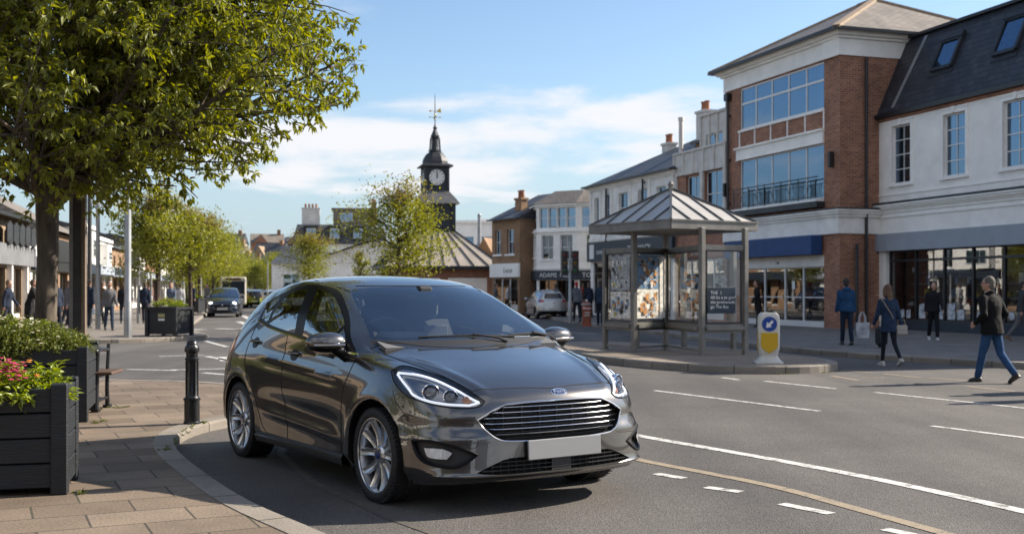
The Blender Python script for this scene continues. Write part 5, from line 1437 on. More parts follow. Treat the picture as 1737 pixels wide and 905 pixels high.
# ------------------------------------------------------------------ white bay-fronted corner building (angled front) and brown brick neighbour
def bay_building():
    R = empty('bay_front_building', (.42,66.2,0), atan2(-2.6,3.6))
    tag(R, 'white three-sided bay fronted building with dark fascia shops at the far corner', 'building')
    # three facets: left, middle, right in local x,y
    import itertools
    pts = [(-.0,1.3),(1.25,.0),(3.95,.0),(5.6,.9)]
    zt = 6.35
    wall = MB(); k3 = []
    for (a, b) in zip(pts, pts[1:]):
        A = Vector((*a,0)); Bv = Vector((*b,0)); L_ = (Bv-A).length; ang = atan2(b[1]-a[1], b[0]-a[0])
        X = Matrix.Translation(A) @ Matrix.Rotation(ang, 4, 'Z'); k3.append((X, L_))
        wall.X = X
        if L_ > 2: ops = [(.15,.72,4.95,6.1),(.76,1.34,4.95,6.1),(1.38,1.96,4.95,6.1),(2.0,L_-.08,4.95,6.1),(.30,1.12,3.2,4.55),(L_-1.12,L_-.30,3.2,4.55)]
        else: ops = [(.28,L_-.28,4.95,6.1),(L_/2-.40,L_/2+.40,3.3,4.55)]
        facade(wall, L_, 2.55, zt, ops, .15)
        facade(wall, L_, .1, 2.55, [(.15,L_-.15,.2,2.0)], .15)
        k3[-1] += (ops,)
    wall.X = Matrix.Identity(4)
    wall.add([(-.0,1.3,.1),(0,7,.1),(0,7,zt),(0,1.3,zt)], [(0,1,2,3)]); wall.add([(5.6,.9,.1),(5.6,7,.1),(5.6,7,zt),(5.6,.9,zt)], [(0,1,2,3)])
    wall.add([(0,7,.1),(5.6,7,.1),(5.6,7,zt),(0,7,zt)], [(0,1,2,3)])
    wall.build('wall', B_white, R)
    band = MB(); fas = MB()
    for X, L_, ops in k3:
        for o_ in ops:
            w_ = window(R, *o_, nx=2 if o_[3] < 5 else 1, nz=(.5,), curtain=.9 if o_[3] < 5 else .5, fw=.04)
            w_.matrix_local = X
            if o_[3] < 5:
                sl = MB().box(o_[0]-.1,o_[1]+.1,-.08,-.001,o_[2]-.09,o_[2]-.002).build('sill', B_cream, w_)
        band.X = X; band.box(-.05,L_+.05,-.10,-.001,4.72,4.84).box(-.06,L_+.06,-.16,-.001,6.20,6.32).box(-.03,L_+.03,-.05,-.001,2.62,2.72)
        fas.X = X; fas.box(-.03,L_+.03,-.14,-.001,2.02,2.55)
    band.build('string_courses', B_cream, R); fo = fas.build('shop_fascia', B_navy, R)
    for (X, L_, ops), tx in zip(k3, ('', 'ADAMS  MCK', 'TOWER')):
        if tx:
            t_ = text_mesh('fascia_lettering', tx, .36, B_signw, R, loc=(L_/2,-.15,2.28)); t_.matrix_local = X
        f_ = MB(); f_.box(.15,L_-.15,.06,.12,.2,.45)
        n = int(L_/.9)+1
        for k in range(n+1): f_.box(.15+k*(L_-.3)/n-.03,.15+k*(L_-.3)/n+.03,.06,.12,.2,2.0)
        fo_ = f_.build('shopfront', B_dark, R); fo_.matrix_local = X
        po = MB().add([(.15,.09,.2),(L_-.15,.09,.2),(L_-.15,.09,2.0),(.15,.09,2.0)], [(0,1,2,3)]).build('pane', G_shop, fo_, fix=False)
    rp = [(-.25,1.2),(1.15,-.25),(4.05,-.25),(5.85,.75),(5.85,6.5),(-.25,6.5)]; ip = [(.8,2.2),(1.7,1.2),(3.7,1.2),(4.8,1.9),(4.8,5.5),(.8,5.5)]
    r = MB(); r.add([(x,y,6.33) for x, y in rp]+[(x,y,7.15) for x, y in ip], [(i,(i+1)%6,(i+1)%6+6,i+6) for i in range(6)]+[tuple(range(6,12)), tuple(range(5,-1,-1))])
    r.build('roof', B_slate_b, R)
    bx_part(R, 'back_wall', B_room, (.3,4.6,3,3.05,.1,6.2))
    return R
bay_building()
def brown_building():
    R = empty('brown_brick_building', (-1.2,68.6,0), atan2(-2.4,1.65))
    tag(R, 'small brown brick building with two chimneys left of the white bay fronted corner', 'building')
    W = 2.9
    ops = [(.35,.95,3.55,5.0),(1.6,2.3,3.55,5.0),(.2,2.7,.25,2.1)]
    mb = MB(); facade(mb, W, .1, 5.6, ops, .15); shell(mb, W, 7, .1, 5.6); mb.build('wall', B_brown, R)
    for o_ in ops[:2]: window(R, *o_, nx=2, nz=(.5,), curtain=1.3, sill=True, fw=.05)
    bx_part(R, 'shop_fascia', B_cream, (-.05,W+.05,-.14,-.001,2.2,3.0)); text_mesh('fascia_lettering', 'Lucas', .42, B_dark, R, loc=(1.9,-.145,2.6))
    f_ = MB().box(.2,2.7,.05,.1,.25,.6)
    for k in range(4): f_.box(.2+k*.83-.04,.2+k*.83+.04,.05,.1,.25,2.1)
    fo_ = f_.build('shopfront', B_frame, R); MB().add([(.2,.08,.25),(2.7,.08,.25),(2.7,.08,2.1),(.2,.08,2.1)], [(0,1,2,3)]).build('pane', G_shop, fo_, fix=False)
    rf = MB(); gable_x(rf, W, 7, 5.6, 7.3, .3); rf.build('roof', B_slate, R)
    bx_part(R, 'eaves_gutter', B_pipe, (-.1,W+.1,-.34,-.26,5.54,5.63))
    chimney(R, .25, 2.0, 5.6, 6.6, B_brown, 2, .6, .4); chimney(R, 1.35, 1.2, 5.8, 6.8, B_brown, 2, .65, .45)
    bx_part(R, 'back_wall', B_room, (.1,W-.1,3,3.05,.1,5.4))
brown_building()
# brick cottages and low shops behind, between the tower and the brown building
def low_shops():
    R = empty('low_shop_row', (-3.4,76,0), atan2(-1.0,2.6))
    tag(R, 'low brick shop with small gable and dark fascia behind the market hall corner', 'building')
    mb = MB(); facade(mb, 3.4, .1, 3.6, [(.3,3.1,.25,2.1)], .15); shell(mb, 3.4, 6, .1, 3.6); mb.prism_xz([(.9,3.61),(2.4,3.61),(1.65,4.9)], -.02, 3); mb.build('wall', B_brown, R)
    bx_part(R, 'shop_fascia', B_conc, (-.1,3.5,-.15,-.001,2.2,2.9)); rf = MB(); gable_x(rf, 3.4, 6, 3.6, 4.6); rf.build('roof', B_slate, R)
    f_ = MB().box(.3,3.1,.05,.1,.25,.6).box(1.6,1.7,.05,.1,.25,2.1).build('shopfront', B_dark, R); MB().add([(.3,.08,.25),(3.1,.08,.25),(3.1,.08,2.1),(.3,.08,2.1)], [(0,1,2,3)]).build('pane', G_shop, f_, fix=False)
    bx_part(R, 'back_wall', B_room, (.1,3.3,3,3.05,.1,3.4)); chimney(R, 2.9, 3, 4.3, 5.3, B_brown, 2, .6, .5)
low_shops()
# ------------------------------------------------------------------ flat-roofed white block behind
def flat_block():
    R = empty('flat_roofed_block', (-6.6,120,0), radians(-4))
    tag(R, 'long white flat roofed block with wide windows behind the clock tower', 'building')
    ops = [(.8+2.6*k, 2.6+2.6*k, z, z+1.6) for k in range(5) for z in (2.2,5.4)]
    mb = MB(); facade(mb, 14, 0, 8.4, ops, .2); shell(mb, 14, 10, 0, 8.4); mb.box(-.2,14.2,-.25,.2,8.4,8.7); mb.build('wall', B_white, R)
    for o_ in ops: window(R, *o_, nx=2, nz=())
    chimney(R, 7.0, 3, 8.4, 9.3, B_conc, 2, 1.4, .8)
    MB().box(3,5,3,5,8.4,9.0).build('plant_room', B_conc, R)
flat_block()
def dormer_block():
    R = empty('dormer_block', (-24.5,128,0), radians(8))
    tag(R, 'grey rendered block with slate mansard roof, dormers and chimney stacks beyond the market', 'building')
    W = 9.6
    ops = [(.8+2.2*k, 2.0+2.2*k, z, z+1.5) for k in range(4) for z in (1.2,4.2)]
    mb = MB(); facade(mb, W, 0, 6.6, ops, .2); shell(mb, W, 9, 0, 6.6); mb.build('wall', B_white2, R)
    for o_ in ops: window(R, *o_, nx=2, nz=())
    rf = MB(); rf.add([(-.2,-.3,6.6),(W+.2,-.3,6.6),(W-.4,1.2,8.8),(.4,1.2,8.8),(-.2,9,6.6),(W+.2,9,6.6),(W-.4,7.5,8.8),(.4,7.5,8.8)], [(0,1,2,3),(1,5,6,2),(4,0,3,7),(3,2,6,7),(5,4,7,6)]); rf.build('mansard_roof', B_slate, R)
    for x in (2.0,4.6,7.2):
        d_ = MB().box(x-.7,x+.7,-.1,1.2,7.0,8.5).box(x-.8,x+.8,-.2,1.3,8.5,8.62).build('dormer', B_lead, R)
        window(R, x-.5,x+.5,7.2,8.3, nx=2, nz=(), y=-.16)
    MB().box(4.4,W-.2,2,7,8.8,10.6).box(4.2,W,1.8,7.2,10.6,10.75).build('upper_storey', B_slate_b, R); window(R, 5.2,6.6,9.2,10.2, nx=2, nz=(), y=1.9)
    chimney(R, 1.9, 2, 8.6, 10.6, B_conc, 4, 2.0, .9); chimney(R, 9.0, 2.2, 8.7, 11.2, B_brown, 2, .6, .6)
dormer_block()
def gabled_hall():
    R = empty('gabled_white_hall', (-16.4,92,0), radians(-3))
    tag(R, 'plain white gabled hall with blank panelled wall left of the market roof', 'building')
    W = 10.2
    mb = MB(); mb.add([(0,0,0),(W,0,0),(W,0,3.7),(W/2+.2,0,5.35),(0,0,3.7),(0,14,0),(W,14,0),(W,14,3.7),(W/2+.2,14,5.35),(0,14,3.7)], [(0,1,2,3,4),(0,4,9,5),(1,6,7,2),(5,9,8,7,6)]); mb.build('wall', B_white2, R)
    bx_part(R, 'wall_panels', B_white, (.2,3.9,-.07,-.001,.3,3.3), (4.3,7.0,-.07,-.001,.3,3.3), (7.4,10.0,-.07,-.001,.3,3.3), (0,W,-.1,-.001,3.62,3.76))
    r = MB().add([(-.4,-.5,3.6),(W/2+.2,-.5,5.48),(W+.4,-.5,3.6),(-.4,14.4,3.6),(W/2+.2,14.4,5.48),(W+.4,14.4,3.6)], [(0,1,4,3),(1,2,5,4)]); r.build('roof', B_slate, R)
    pipe(R, 4.1, .2, 3.6, r=.05)
    R2 = empty('slate_shed', (-20.6,98,0), 0.)
    tag(R2, 'long white walled building with grey slate roof left of the gabled hall', 'building')
    mb = MB().box(0,5.2,0,8,0,3.7); mb.build('wall', B_white, R2)
    r = MB(); gable_x(r, 5.2, 8, 3.7, 4.7); r.build('roof', B_slate, R2)
    window(R2, 1.0,2.4,1.6,2.8, nx=2, nz=(), y=-.06); window(R2, 3.2,4.6,1.6,2.8, nx=2, nz=(), y=-.06)
gabled_hall()

# ------------------------------------------------------------------ market hall with clock tower
def clock_tower():
    R = empty('clock_tower_market', (-5.05,75,0), radians(13))
    tag(R, 'market building with pyramid metal roof and dark clock tower topped by a gilded weather vane', 'clock tower')
    T_dark = mat('tower_dark_paint', (.022,.027,.034), .5, var=.3, vscale=3)
    T_gold = mat('gilding', (.55,.36,.08), .3, .9)
    # hall: brick walls, eaves at 2.9
    mb = MB(); mb.box(-3.2,3.2,-3.2,3.2,.1,2.9); mb.build('wall', B_red, R)
    bx_part(R, 'white_panels', B_cream, (-2.4,-.2,-3.26,-3.202,.8,2.2), (.3,2.8,-3.26,-3.202,.8,2.2), (3.202,3.26,-2.6,2.6,.8,2.2))
    bx_part(R, 'eaves_board', T_dark, (-3.75,3.75,-3.75,-3.6,2.75,2.95), (-3.75,3.75,3.6,3.75,2.75,2.95), (-3.75,-3.6,-3.599,3.599,2.75,2.95), (3.6,3.75,-3.599,3.599,2.75,2.95))
    r = MB(); o_, i_, z0, z1 = 3.75, 1.05, 2.95, 5.3
    q = [(-1,-1),(1,-1),(1,1),(-1,1)]
    r.add([(a*o_,b*o_,z0) for a, b in q]+[(a*i_,b*i_,z1) for a, b in q], [(k,(k+1)%4,(k+1)%4+4,k+4) for k in range(4)]+[(3,2,1,0)])
    ro = r.build('roof', B_zinc, R)
    sm = MB()
    for k in range(4):
        a = Vector((*q[k],0)); b = Vector((*q[(k+1)%4],0))
        for j in range(0,9):
            u = j/8; pb = a.lerp(b,u)*o_; pt = a.lerp(b,u)*i_
            sm.bar((pb.x,pb.y,z0+.03),(pt.x,pt.y,z1+.03), .05, .07)
    sm.build('roof_seams', B_lead, ro)
    # lower tower stage
    L1 = MB(); h = 1.05
    L1.box(-h,h,-h,h,5.25,7.0)
    for a, b in q: L1.box(a*h-.12,a*h+.12,b*h-.12,b*h+.12,5.2,7.1)
    for k in range(4):
        L1.X = Matrix.Rotation(k*pi/2,4,'Z')
        L1.box(-h-.1,h+.1,-h-.12,-h-.001,5.2,5.45).box(-h-.1,h+.1,-h-.12,-h-.001,6.75,7.0)
        pts = [(-.45,5.5)]+[(-.45+.9*j/8, 6.2+.35*sin(pi*j/8)) for j in range(9)]+[(.45,5.5)]
        L1.prism_xz(pts, -h-.06, -h-.001)
    L1.X = Matrix.Identity(4); L1.build('tower_base', T_dark, R)
    r2 = MB(); r2.add([(a*1.42,b*1.42,7.02) for a, b in q]+[(a*1.2,b*1.2,7.35) for a, b in q]+[(a*.74,b*.74,7.95) for a, b in q], [(k,(k+1)%4,(k+1)%4+4,k+4) for k in range(4)]+[(k+4,(k+1)%4+4,(k+1)%4+8,k+8) for k in range(4)]+[(3,2,1,0),(8,9,10,11)])
    r2.build('skirt_roof', mat('tower_lead', (.11,.11,.115), .5, .2, var=.2, vscale=2), R)
    C = MB(); c = .74; C.box(-c,c,-c,c,7.9,9.45)
    for a, b in q: C.box(a*c-.08,a*c+.08,b*c-.08,b*c+.08,7.9,9.5)
    C.box(-c-.08,c+.08,-c-.08,c+.08,7.88,8.02)
    C.build('clock_stage', T_dark, R)
    face = MB(); marks = MB()
    W_ = mat('clock_face_white', (.75,.75,.72), .5, emit=None)
    for k in range(4):
        X = Matrix.Rotation(k*pi/2,4,'Z'); face.X = X; marks.X = X
        face.lathe([(.52,-c-.02),(.52,-c-.06),(0,-c-.06)], (0,0,8.75), 32, 'y', cap=False)
        marks.tube([(.54*cos(t),-c-.06,8.75+.54*sin(t)) for t in [2*pi*j/32 for j in range(32)]], .03, 6, closed=True)
        for j in range(12):
            a = 2*pi*j/12; marks.bar((.36*sin(a),-c-.07,8.75+.36*cos(a)), (.47*sin(a),-c-.07,8.75+.47*cos(a)), .02, .035)
        marks.bar((0,-c-.08,8.70),(.03,-c-.08,9.02), .02, .055); marks.bar((0,-c-.09,8.66),(-.015,-c-.09,9.17), .015, .035)
        marks.ball((0,-c-.09,8.75), .04, 8, 5)
    fo = face.build('clock_face', W_, R, smooth=True); marks.build('clock_hands', T_dark, fo)
    D = MB(); D.add([(a*1.05,b*1.05,9.46) for a, b in q]+[(a*1.02,b*1.02,9.55) for a, b in q]+[(a*.78,b*.78,9.66) for a, b in q], [(k,(k+1)%4,(k+1)%4+4,k+4) for k in range(4)]+[(k+4,(k+1)%4+4,(k+1)%4+8,k+8) for k in range(4)]+[(3,2,1,0),(8,9,10,11)])
    # ogee dome, square plan
    rows = [(.80,9.66),(.79,9.85),(.72,10.08),(.58,10.30),(.38,10.46),(.27,10.55)]
    for (a_, za), (b_, zb) in zip(rows, rows[1:]):
        n8 = [(1,-.42),(1,.42),(.42,1),(-.42,1),(-1,.42),(-1,-.42),(-.42,-1),(.42,-1)]
        D.add([(x*a_,y*a_,za) for x, y in n8]+[(x*b_,y*b_,zb) for x, y in n8], [(k,(k+1)%8,(k+1)%8+8,k+8) for k in range(8)])
    D.build('dome', B_lead, R)
    S = MB(); S.lathe([(.44,10.50),(.44,10.58),(.26,10.62),(.22,10.8),(.20,11.3),(.28,11.45),(.30,11.52),(.24,11.6),(.10,11.95),(.12,12.0),(.16,12.05),(.08,12.12),(.035,12.3),(.03,13.2),(.015,14.25),(0,14.3)], (0,0,0), 8)
    for k in range(8): a = 2*pi*k/8; S.bar((.36*cos(a),.36*sin(a),10.6),(.30*cos(a),.30*sin(a),11.4), .05, .05)
    S.build('spire', T_dark, R)
    V = MB(); V.ball((0,0,12.95),.07); V.ball((0,0,12.6),.05)
    V.bar((-.32,0,12.75),(.32,0,12.75),.03,.03); V.bar((0,-.32,12.75),(0,.32,12.75),.03,.03)
    for a in (-.34,.34): V.ball((a,0,12.75),.05,6,4); V.ball((0,a,12.75),.05,6,4)
    V.bar((-.30,0,13.15),(.34,0,13.15),.03,.03); V.prism_xz([(.1,13.12),(.42,13.05),(.36,13.36),(.2,13.24)],-.015,.015); V.prism_xz([(-.42,13.15),(-.26,13.07),(-.26,13.23)],-.015,.015)
    V.build('weather_vane', T_gold, R)
    return R
clock_tower()

# ------------------------------------------------------------------ left-hand shops
uL = Vector((-.215,.977,0)).normalized(); oL = Vector((-18.4,41,0))
def left_shops():
    rz = rz_of(uL)
    S = lambda t: oL+uL*t
    # A: brick upper floor, grey fascia, torn dark sign panels
    R = empty('brick_corner_shop', S(-11), rz); tag(R, 'low buff brick shop with grey fascia and torn dark sign panels at the left edge', 'building')
    W = 16.6
    ops = [(1+2.9*k,3.4+2.9*k,.4,2.3) for k in range(5)]
    mb = MB(); facade(mb, W, .1, 4.15, ops, .2); shell(mb, W, 8, .1, 4.15); mb.build('wall', B_buff, R)
    bx_part(R, 'shop_fascia', mat('fascia_mid_grey', (.16,.165,.175), .7, var=.15, vscale=2), (0,W+.05,-.25,-.001,2.4,3.15))
    for k in range(5): bx_part(R, 'column', B_cream, (3.55+2.9*k,3.75+2.9*k,-.2,-.001,.1,2.4))
    rr = random.Random(5)
    for k in range(5):
        x = W-.3-1.1*(k+1); p = MB()
        p.prism_xz([(x,3.2+rr.uniform(-.05,.1)),(x+.45,3.1),(x+.95,3.2),(x+.98,3.85),(x+.55,3.98),(x+.02,3.8)], -.33, -.27)
        p.prism_xz([(x+.3,3.2),(x+.5,2.95),(x+.6,3.25)], -.34, -.331); p.build('torn_sign_panel', mat('torn_sign_black', (.02,.022,.026), .6, var=.5, vscale=5), R)
    o_ = MB(); hip(o_, W, 8, 4.16, 5.5, ov=.4, inset=4); o_.build('roof', B_slate_b, R)
    bx_part(R, 'gutter', B_pipe, (-.4,W+.4,-.46,-.34,4.1,4.2))
    fr = MB()
    for o2 in ops: fr.box(o2[0],o2[1],.08,.14,.4,.55).box(o2[0],o2[0]+.06,.08,.14,.4,2.3).box((o2[0]+o2[1])/2-.03,(o2[0]+o2[1])/2+.03,.08,.14,.4,2.3)
    fo = fr.build('shopfront', B_cream, R); pn = MB()
    for o2 in ops: pn.add([(o2[0],.11,.4),(o2[1],.11,.4),(o2[1],.11,2.3),(o2[0],.11,2.3)], [(0,1,2,3)])
    pn.build('pane', G_shop, fo, fix=False); bx_part(R, 'back_wall', B_room, (.1,W-.1,3,3.05,.1,4))
    # B: tall white box behind
    R = empty('white_box_building', S(2)+Vector((-5.2,-1,0)), rz); tag(R, 'tall plain white box building behind the brick shop at the left edge', 'building')
    mb = MB().box(0,12,0,9,.1,5.9); mb.build('wall', B_white2, R); bx_part(R, 'parapet', B_lead, (-.1,12.1,-.1,9.1,5.901,6.05)); window(R, 10.2,11.0,4.2,5.2, nx=2, nz=(), y=-.06)
    # C
    specs = [
        ('white_gap_shop', 'narrow white shop wedged between the torn-sign shop and the brown slate hall', 5.7, 3.2, 3.5, B_white, B_slate, 0, B_navy, ''),
        ('slate_hung_hall', 'brown slate hung hall with dark signboard behind the near tree trunk', 9.2, 9.4, 4.1, B_brown, B_slate_b, 1, B_dark, 'W'),
        ('pale_stone_shop', 'pale two storey shop with cream bay windows beyond the slate hall', 19.0, 6.2, 4.75, B_white, B_slate, 2, B_navy, ''),
        ('flat_roofed_shop', 'cream flat roofed shop with blue windows down the left street', 25.4, 6.4, 4.3, B_white2, B_slate, 2, B_grey, ''),
        ('brown_terrace_shop', 'brown terrace shop with white ground floor further down the left street', 32.0, 9, 4.1, B_brown, B_slate, 2, B_navy, ''),
        ('white_terrace_shop', 'white terrace shop behind the street trees', 41.2, 12, 4.6, B_white, B_slate_b, 2, B_dark, ''),
        ('brick_terrace_shop', 'red brick terrace shop far down the left street', 53.4, 14, 5.2, B_red, B_slate, 2, B_grey, ''),
        ('cream_terrace_shop', 'cream terrace at the far end of the left street', 67.6, 22, 5.6, B_white2, B_slate, 2, B_navy, '')]
    for (nm, lb, t, W, h, wm, rm, kind, fm, tx) in specs:
        R = empty(nm, S(t), rz); tag(R, lb, 'building')
        n = max(1, int(W/3)); ops = [(W*(k+.15)/n, W*(k+.85)/n, .4, 2.25) for k in range(n)]
        if kind == 2: up = [(W*(k+.25)/n, W*(k+.25)/n+1.1, 3.0, h-.45) for k in range(n)]
        else: up = []
        mb = MB(); facade(mb, W, .1, h, ops+up, .2); shell(mb, W, 9, .1, h); mb.build('wall', wm, R)
        for u_ in up: window(R, *u_, nx=2, nz=(.5,), arch=False, sill=True, curtain=.6)
        bx_part(R, 'shop_fascia', fm, (.05,W-.05,-.2,-.001,2.3,2.85))
        fr = MB(); pn = MB()
        for o2 in ops: fr.box(o2[0],o2[1],.08,.14,.4,.5).box((o2[0]+o2[1])/2-.03,(o2[0]+o2[1])/2+.03,.08,.14,.5,2.25); pn.add([(o2[0],.11,.4),(o2[1],.11,.4),(o2[1],.11,2.25),(o2[0],.11,2.25)], [(0,1,2,3)])
        fo = fr.build('shopfront', B_frame if kind != 1 else B_dark, R); pn.build('pane', G_shop, fo, fix=False)
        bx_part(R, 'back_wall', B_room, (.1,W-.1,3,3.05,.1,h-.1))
        r = MB()
        if kind == 1:
            r.add([(-.1,-.35,h),(W+.1,-.35,h),(W+.1,4.5,6.6),(-.1,4.5,6.6),(-.1,9.3,h),(W+.1,9.3,h)], [(0,1,2,3),(3,2,5,4),(0,3,4),(1,5,2)])
            bx_part(R, 'dark_signboard', B_dark, (1.0,W-.6,-.26,-.201,2.75,3.75))
            t_ = text_mesh('sign_lettering', 'V  W', .6, B_signw, R, loc=(W-2.2,-.27,3.3))
        else: gable_x(r, W, 9, h, h+1.1, ov=.25)
        r.build('roof', rm, R)
        if kind == 2 and W < 7:
            bx_part(R, 'bay', B_cream, (W*.1,W*.1+1.6,-.5,-.001,2.9,h-.2)); window(R, W*.1+.2,W*.1+1.4,3.2,h-.6, nx=2, nz=(.5,), y=-.56)
            bx_part(R, 'parapet', B_cream, (0,W,-.1,-.001,h-.15,h+.25))
        # projecting canopy / blind
        if kind == 2: MB().prism([(.3,-.9),(W-.3,-.9),(W-.3,-.201),(.3,-.201)], 2.25, 2.30).build('canopy', fm, R)
left_shops()

# ------------------------------------------------------------------ hill terrace of houses at the end of the street
def hill():
    mb = MB(); nx, ny = 40, 14; vs = []
    def hz(x, y):
        k = max(0, min(1, (y-190)/150)); k = k*k*(3-2*k)
        return -1+k*(13.5+2.5*sin(x*.02+1)+1.5*sin(x*.05))*(.55+.45*exp(-((x+80)/130)**2))
    for j in range(ny+1):
        for i in range(nx+1):
            x = -420+21*i; y = 180+30*j; vs.append((x, y, hz(x,y)))
    mb.add(vs, [(j*(nx+1)+i, j*(nx+1)+i+1, (j+1)*(nx+1)+i+1, (j+1)*(nx+1)+i) for j in range(ny) for i in range(nx)])
    o = mb.build('hill', mat('hill_ground', (.06,.08,.03), .95, col2=(.13,.11,.07), vscale=.05), smooth=True, fix=False); tag(o, kind='structure')
    rr = random.Random(11)
    wm = [B_white2, B_brown, B_buff, B_white, B_red]; rm = [B_slate, B_slate_b, B_slate, B_tile]
    wn = {B_white2.name:'off-white', B_brown.name:'brown brick', B_buff.name:'buff brick', B_white.name:'white', B_red.name:'red brick'}
    rn = {B_slate.name:'grey slate', B_slate_b.name:'brown tiled', B_tile.name:'dark slate'}
    k = 0
    ordn = ['nearest','second','third','topmost']
    for row, (Y, z_) in enumerate(((205,0),(238,0),(268,0),(298,0))):
        xs = -.262*Y; 
        i = 0
        while xs < -.12*Y:
            w = rr.uniform(7,11); d = rr.uniform(6,8); h = rr.uniform(4.2,6.0); a = rr.choice(wm); b = rr.choice(rm)
            R = empty('hillside_house', (xs, Y+rr.uniform(-4,4), hz(xs,Y)-.8), rr.uniform(-.25,.25))
            side_ = ['far left end', 'left part', 'middle', 'right part', 'right end', 'far right end', 'extreme right'][min(6, i)]
            tag(R, '%s house, %s roof, %s of %s row of hillside houses' % (wn[a.name], rn[b.name], side_, ordn[row]), 'house', 'houses on the hill at the end of the street')
            mb = MB().box(0,w,0,d,-4,h); mb.prism_xz([(w*.1,h),(w*.5,h),(w*.3,h+2.2)], -.6, d*.5) if rr.random() < .7 else None
            mb.build('wall', a, R)
            r = MB(); gable_x(r, w, d, h, h+rr.uniform(2.0,3.0), .3); r.build('roof', b, R)
            for q in range(2):
                for zz in (1.0,3.2): MB().box(w*(.18+.45*q),w*(.18+.45*q)+1.5,-.62 if q == 0 else -.06,-.0,zz,zz+1.2).build('window', B_dark, R)
            c_ = MB().box(w*.8,w*.8+.9,d*.4,d*.4+.8,h+1,h+3.6); c_.build('chimney', B_brown, R)
            xs += w*rr.uniform(1.0,1.2); i += 1
hill()
# houses and trees behind the viewer and to the left, as a street goes on: they also show in the car's paint
def behind():
    u = [(-34,14,radians(95),26,6.0,B_buff,'long buff brick terrace across the pavement behind the viewer on the left'),
         (-30,-14,radians(75),24,7.5,B_white,'white terrace behind the viewer on the left'),
         (-24,-40,radians(20),40,8,B_red,'red brick terrace closing the square behind the viewer'),
         (20,-30,radians(-60),24,8,B_white2,'pale shops behind the viewer on the right')]
    for x, y, rz, W, h, m, lb in u:
        R = empty('terrace', (x,y,0), rz if y > -35 and x < 0 else rz+pi*0); tag(R, lb, 'building')
        mb = MB().box(0,W,0,8,0,h); mb.build('wall', m, R)
        r = MB(); gable_x(r, W, 8, h, h+2.5); r.build('roof', B_slate, R)
        for k in range(int(W/3)):
            for zz in (3.4,)+((6.0,) if h > 7.4 else ()):
                for yy in (-.06, 8.0): 
                    MB().box(1+3*k,2.2+3*k,yy,yy+.06,zz,zz+1.4).build('window', G_win if False else B_lead, R)
        for yy in (-.05, 8.0): MB().box(.5,W-.5,yy,yy+.05,.4,2.6).build('shop_window', B_dark, R)
behind()
# ================================================================== trees and plants
def leaf_mat(name, c1, c2, trans=.45):
    m = bpy.data.materials.new(name); m.use_nodes = True
    nt = m.node_tree; N = nt.nodes; L = nt.links; N.remove(N['Principled BSDF']); out = N['Material Output']
    g = N.new('ShaderNodeNewGeometry')
    tc = N.new('ShaderNodeTexCoord'); n = N.new('ShaderNodeTexNoise'); n.inputs['Scale'].default_value = 1.4; L.new(tc.outputs['Object'], n.inputs[0])
    ad = N.new('ShaderNodeMath'); ad.operation = 'MULTIPLY_ADD'; L.new(g.outputs['Random Per Island'], ad.inputs[0]); ad.inputs[1].default_value = .6
    ms = N.new('ShaderNodeMath'); ms.operation = 'MULTIPLY'; L.new(n.outputs[0], ms.inputs[0]); ms.inputs[1].default_value = .5; L.new(ms.outputs[0], ad.inputs[2])
    mx = N.new('ShaderNodeMixRGB'); L.new(ad.outputs[0], mx.inputs[0]); mx.inputs[1].default_value = (*c1,1); mx.inputs[2].default_value = (*c2,1)
    d = N.new('ShaderNodeBsdfDiffuse'); L.new(mx.outputs[0], d.inputs[0])
    t = N.new('ShaderNodeBsdfTranslucent'); hs = N.new('ShaderNodeHueSaturation'); hs.inputs['Saturation'].default_value = 1.15; hs.inputs['Value'].default_value = 1.5; hs.inputs['Hue'].default_value = .485
    L.new(mx.outputs[0], hs.inputs['Color']); L.new(hs.outputs[0], t.inputs[0])
    m1 = N.new('ShaderNodeMixShader'); m1.inputs[0].default_value = trans; L.new(d.outputs[0], m1.inputs[1]); L.new(t.outputs[0], m1.inputs[2])
    gl = N.new('ShaderNodeBsdfGlossy'); gl.inputs['Roughness'].default_value = .55; gl.inputs[0].default_value = (1,1,1,1)
    m2 = N.new('ShaderNodeMixShader'); m2.inputs[0].default_value = .045; L.new(m1.outputs[0], m2.inputs[1]); L.new(gl.outputs[0], m2.inputs[2])
    L.new(m2.outputs[0], out.inputs[0]); MATS[name] = m
    return m
L_big = leaf_mat('leaf_green', (.10,.13,.012), (.27,.29,.022))
L_street = leaf_mat('leaf_spring_green', (.14,.17,.018), (.30,.31,.030))
L_bush = leaf_mat('leaf_box_green', (.075,.110,.020), (.20,.23,.040), .3)
L_lime = leaf_mat('leaf_lime', (.14,.20,.02), (.30,.36,.04), .4)
L_bud = leaf_mat('leaf_reddish_bud', (.17,.13,.035), (.26,.20,.05), .4)
P_pink = mat('petal_pink', (.42,.04,.10), .6, var=.4, vscale=30)
P_white = mat('petal_cream', (.6,.55,.40), .6)
P_orange = mat('petal_orange', (.55,.22,.03), .6)
def bark_mat(name, a, b, sc=9):
    m = mat(name, a, .9, col2=b, vscale=sc, bump=.9, bscale=14, detail=8, stretch=(1,1,.25), lohi=(.38,.62)); return m
K_bark = bark_mat('bark', (.040,.032,.026), (.115,.092,.070))
K_far = bark_mat('bark_thin', (.035,.026,.022), (.09,.06,.05), 4)

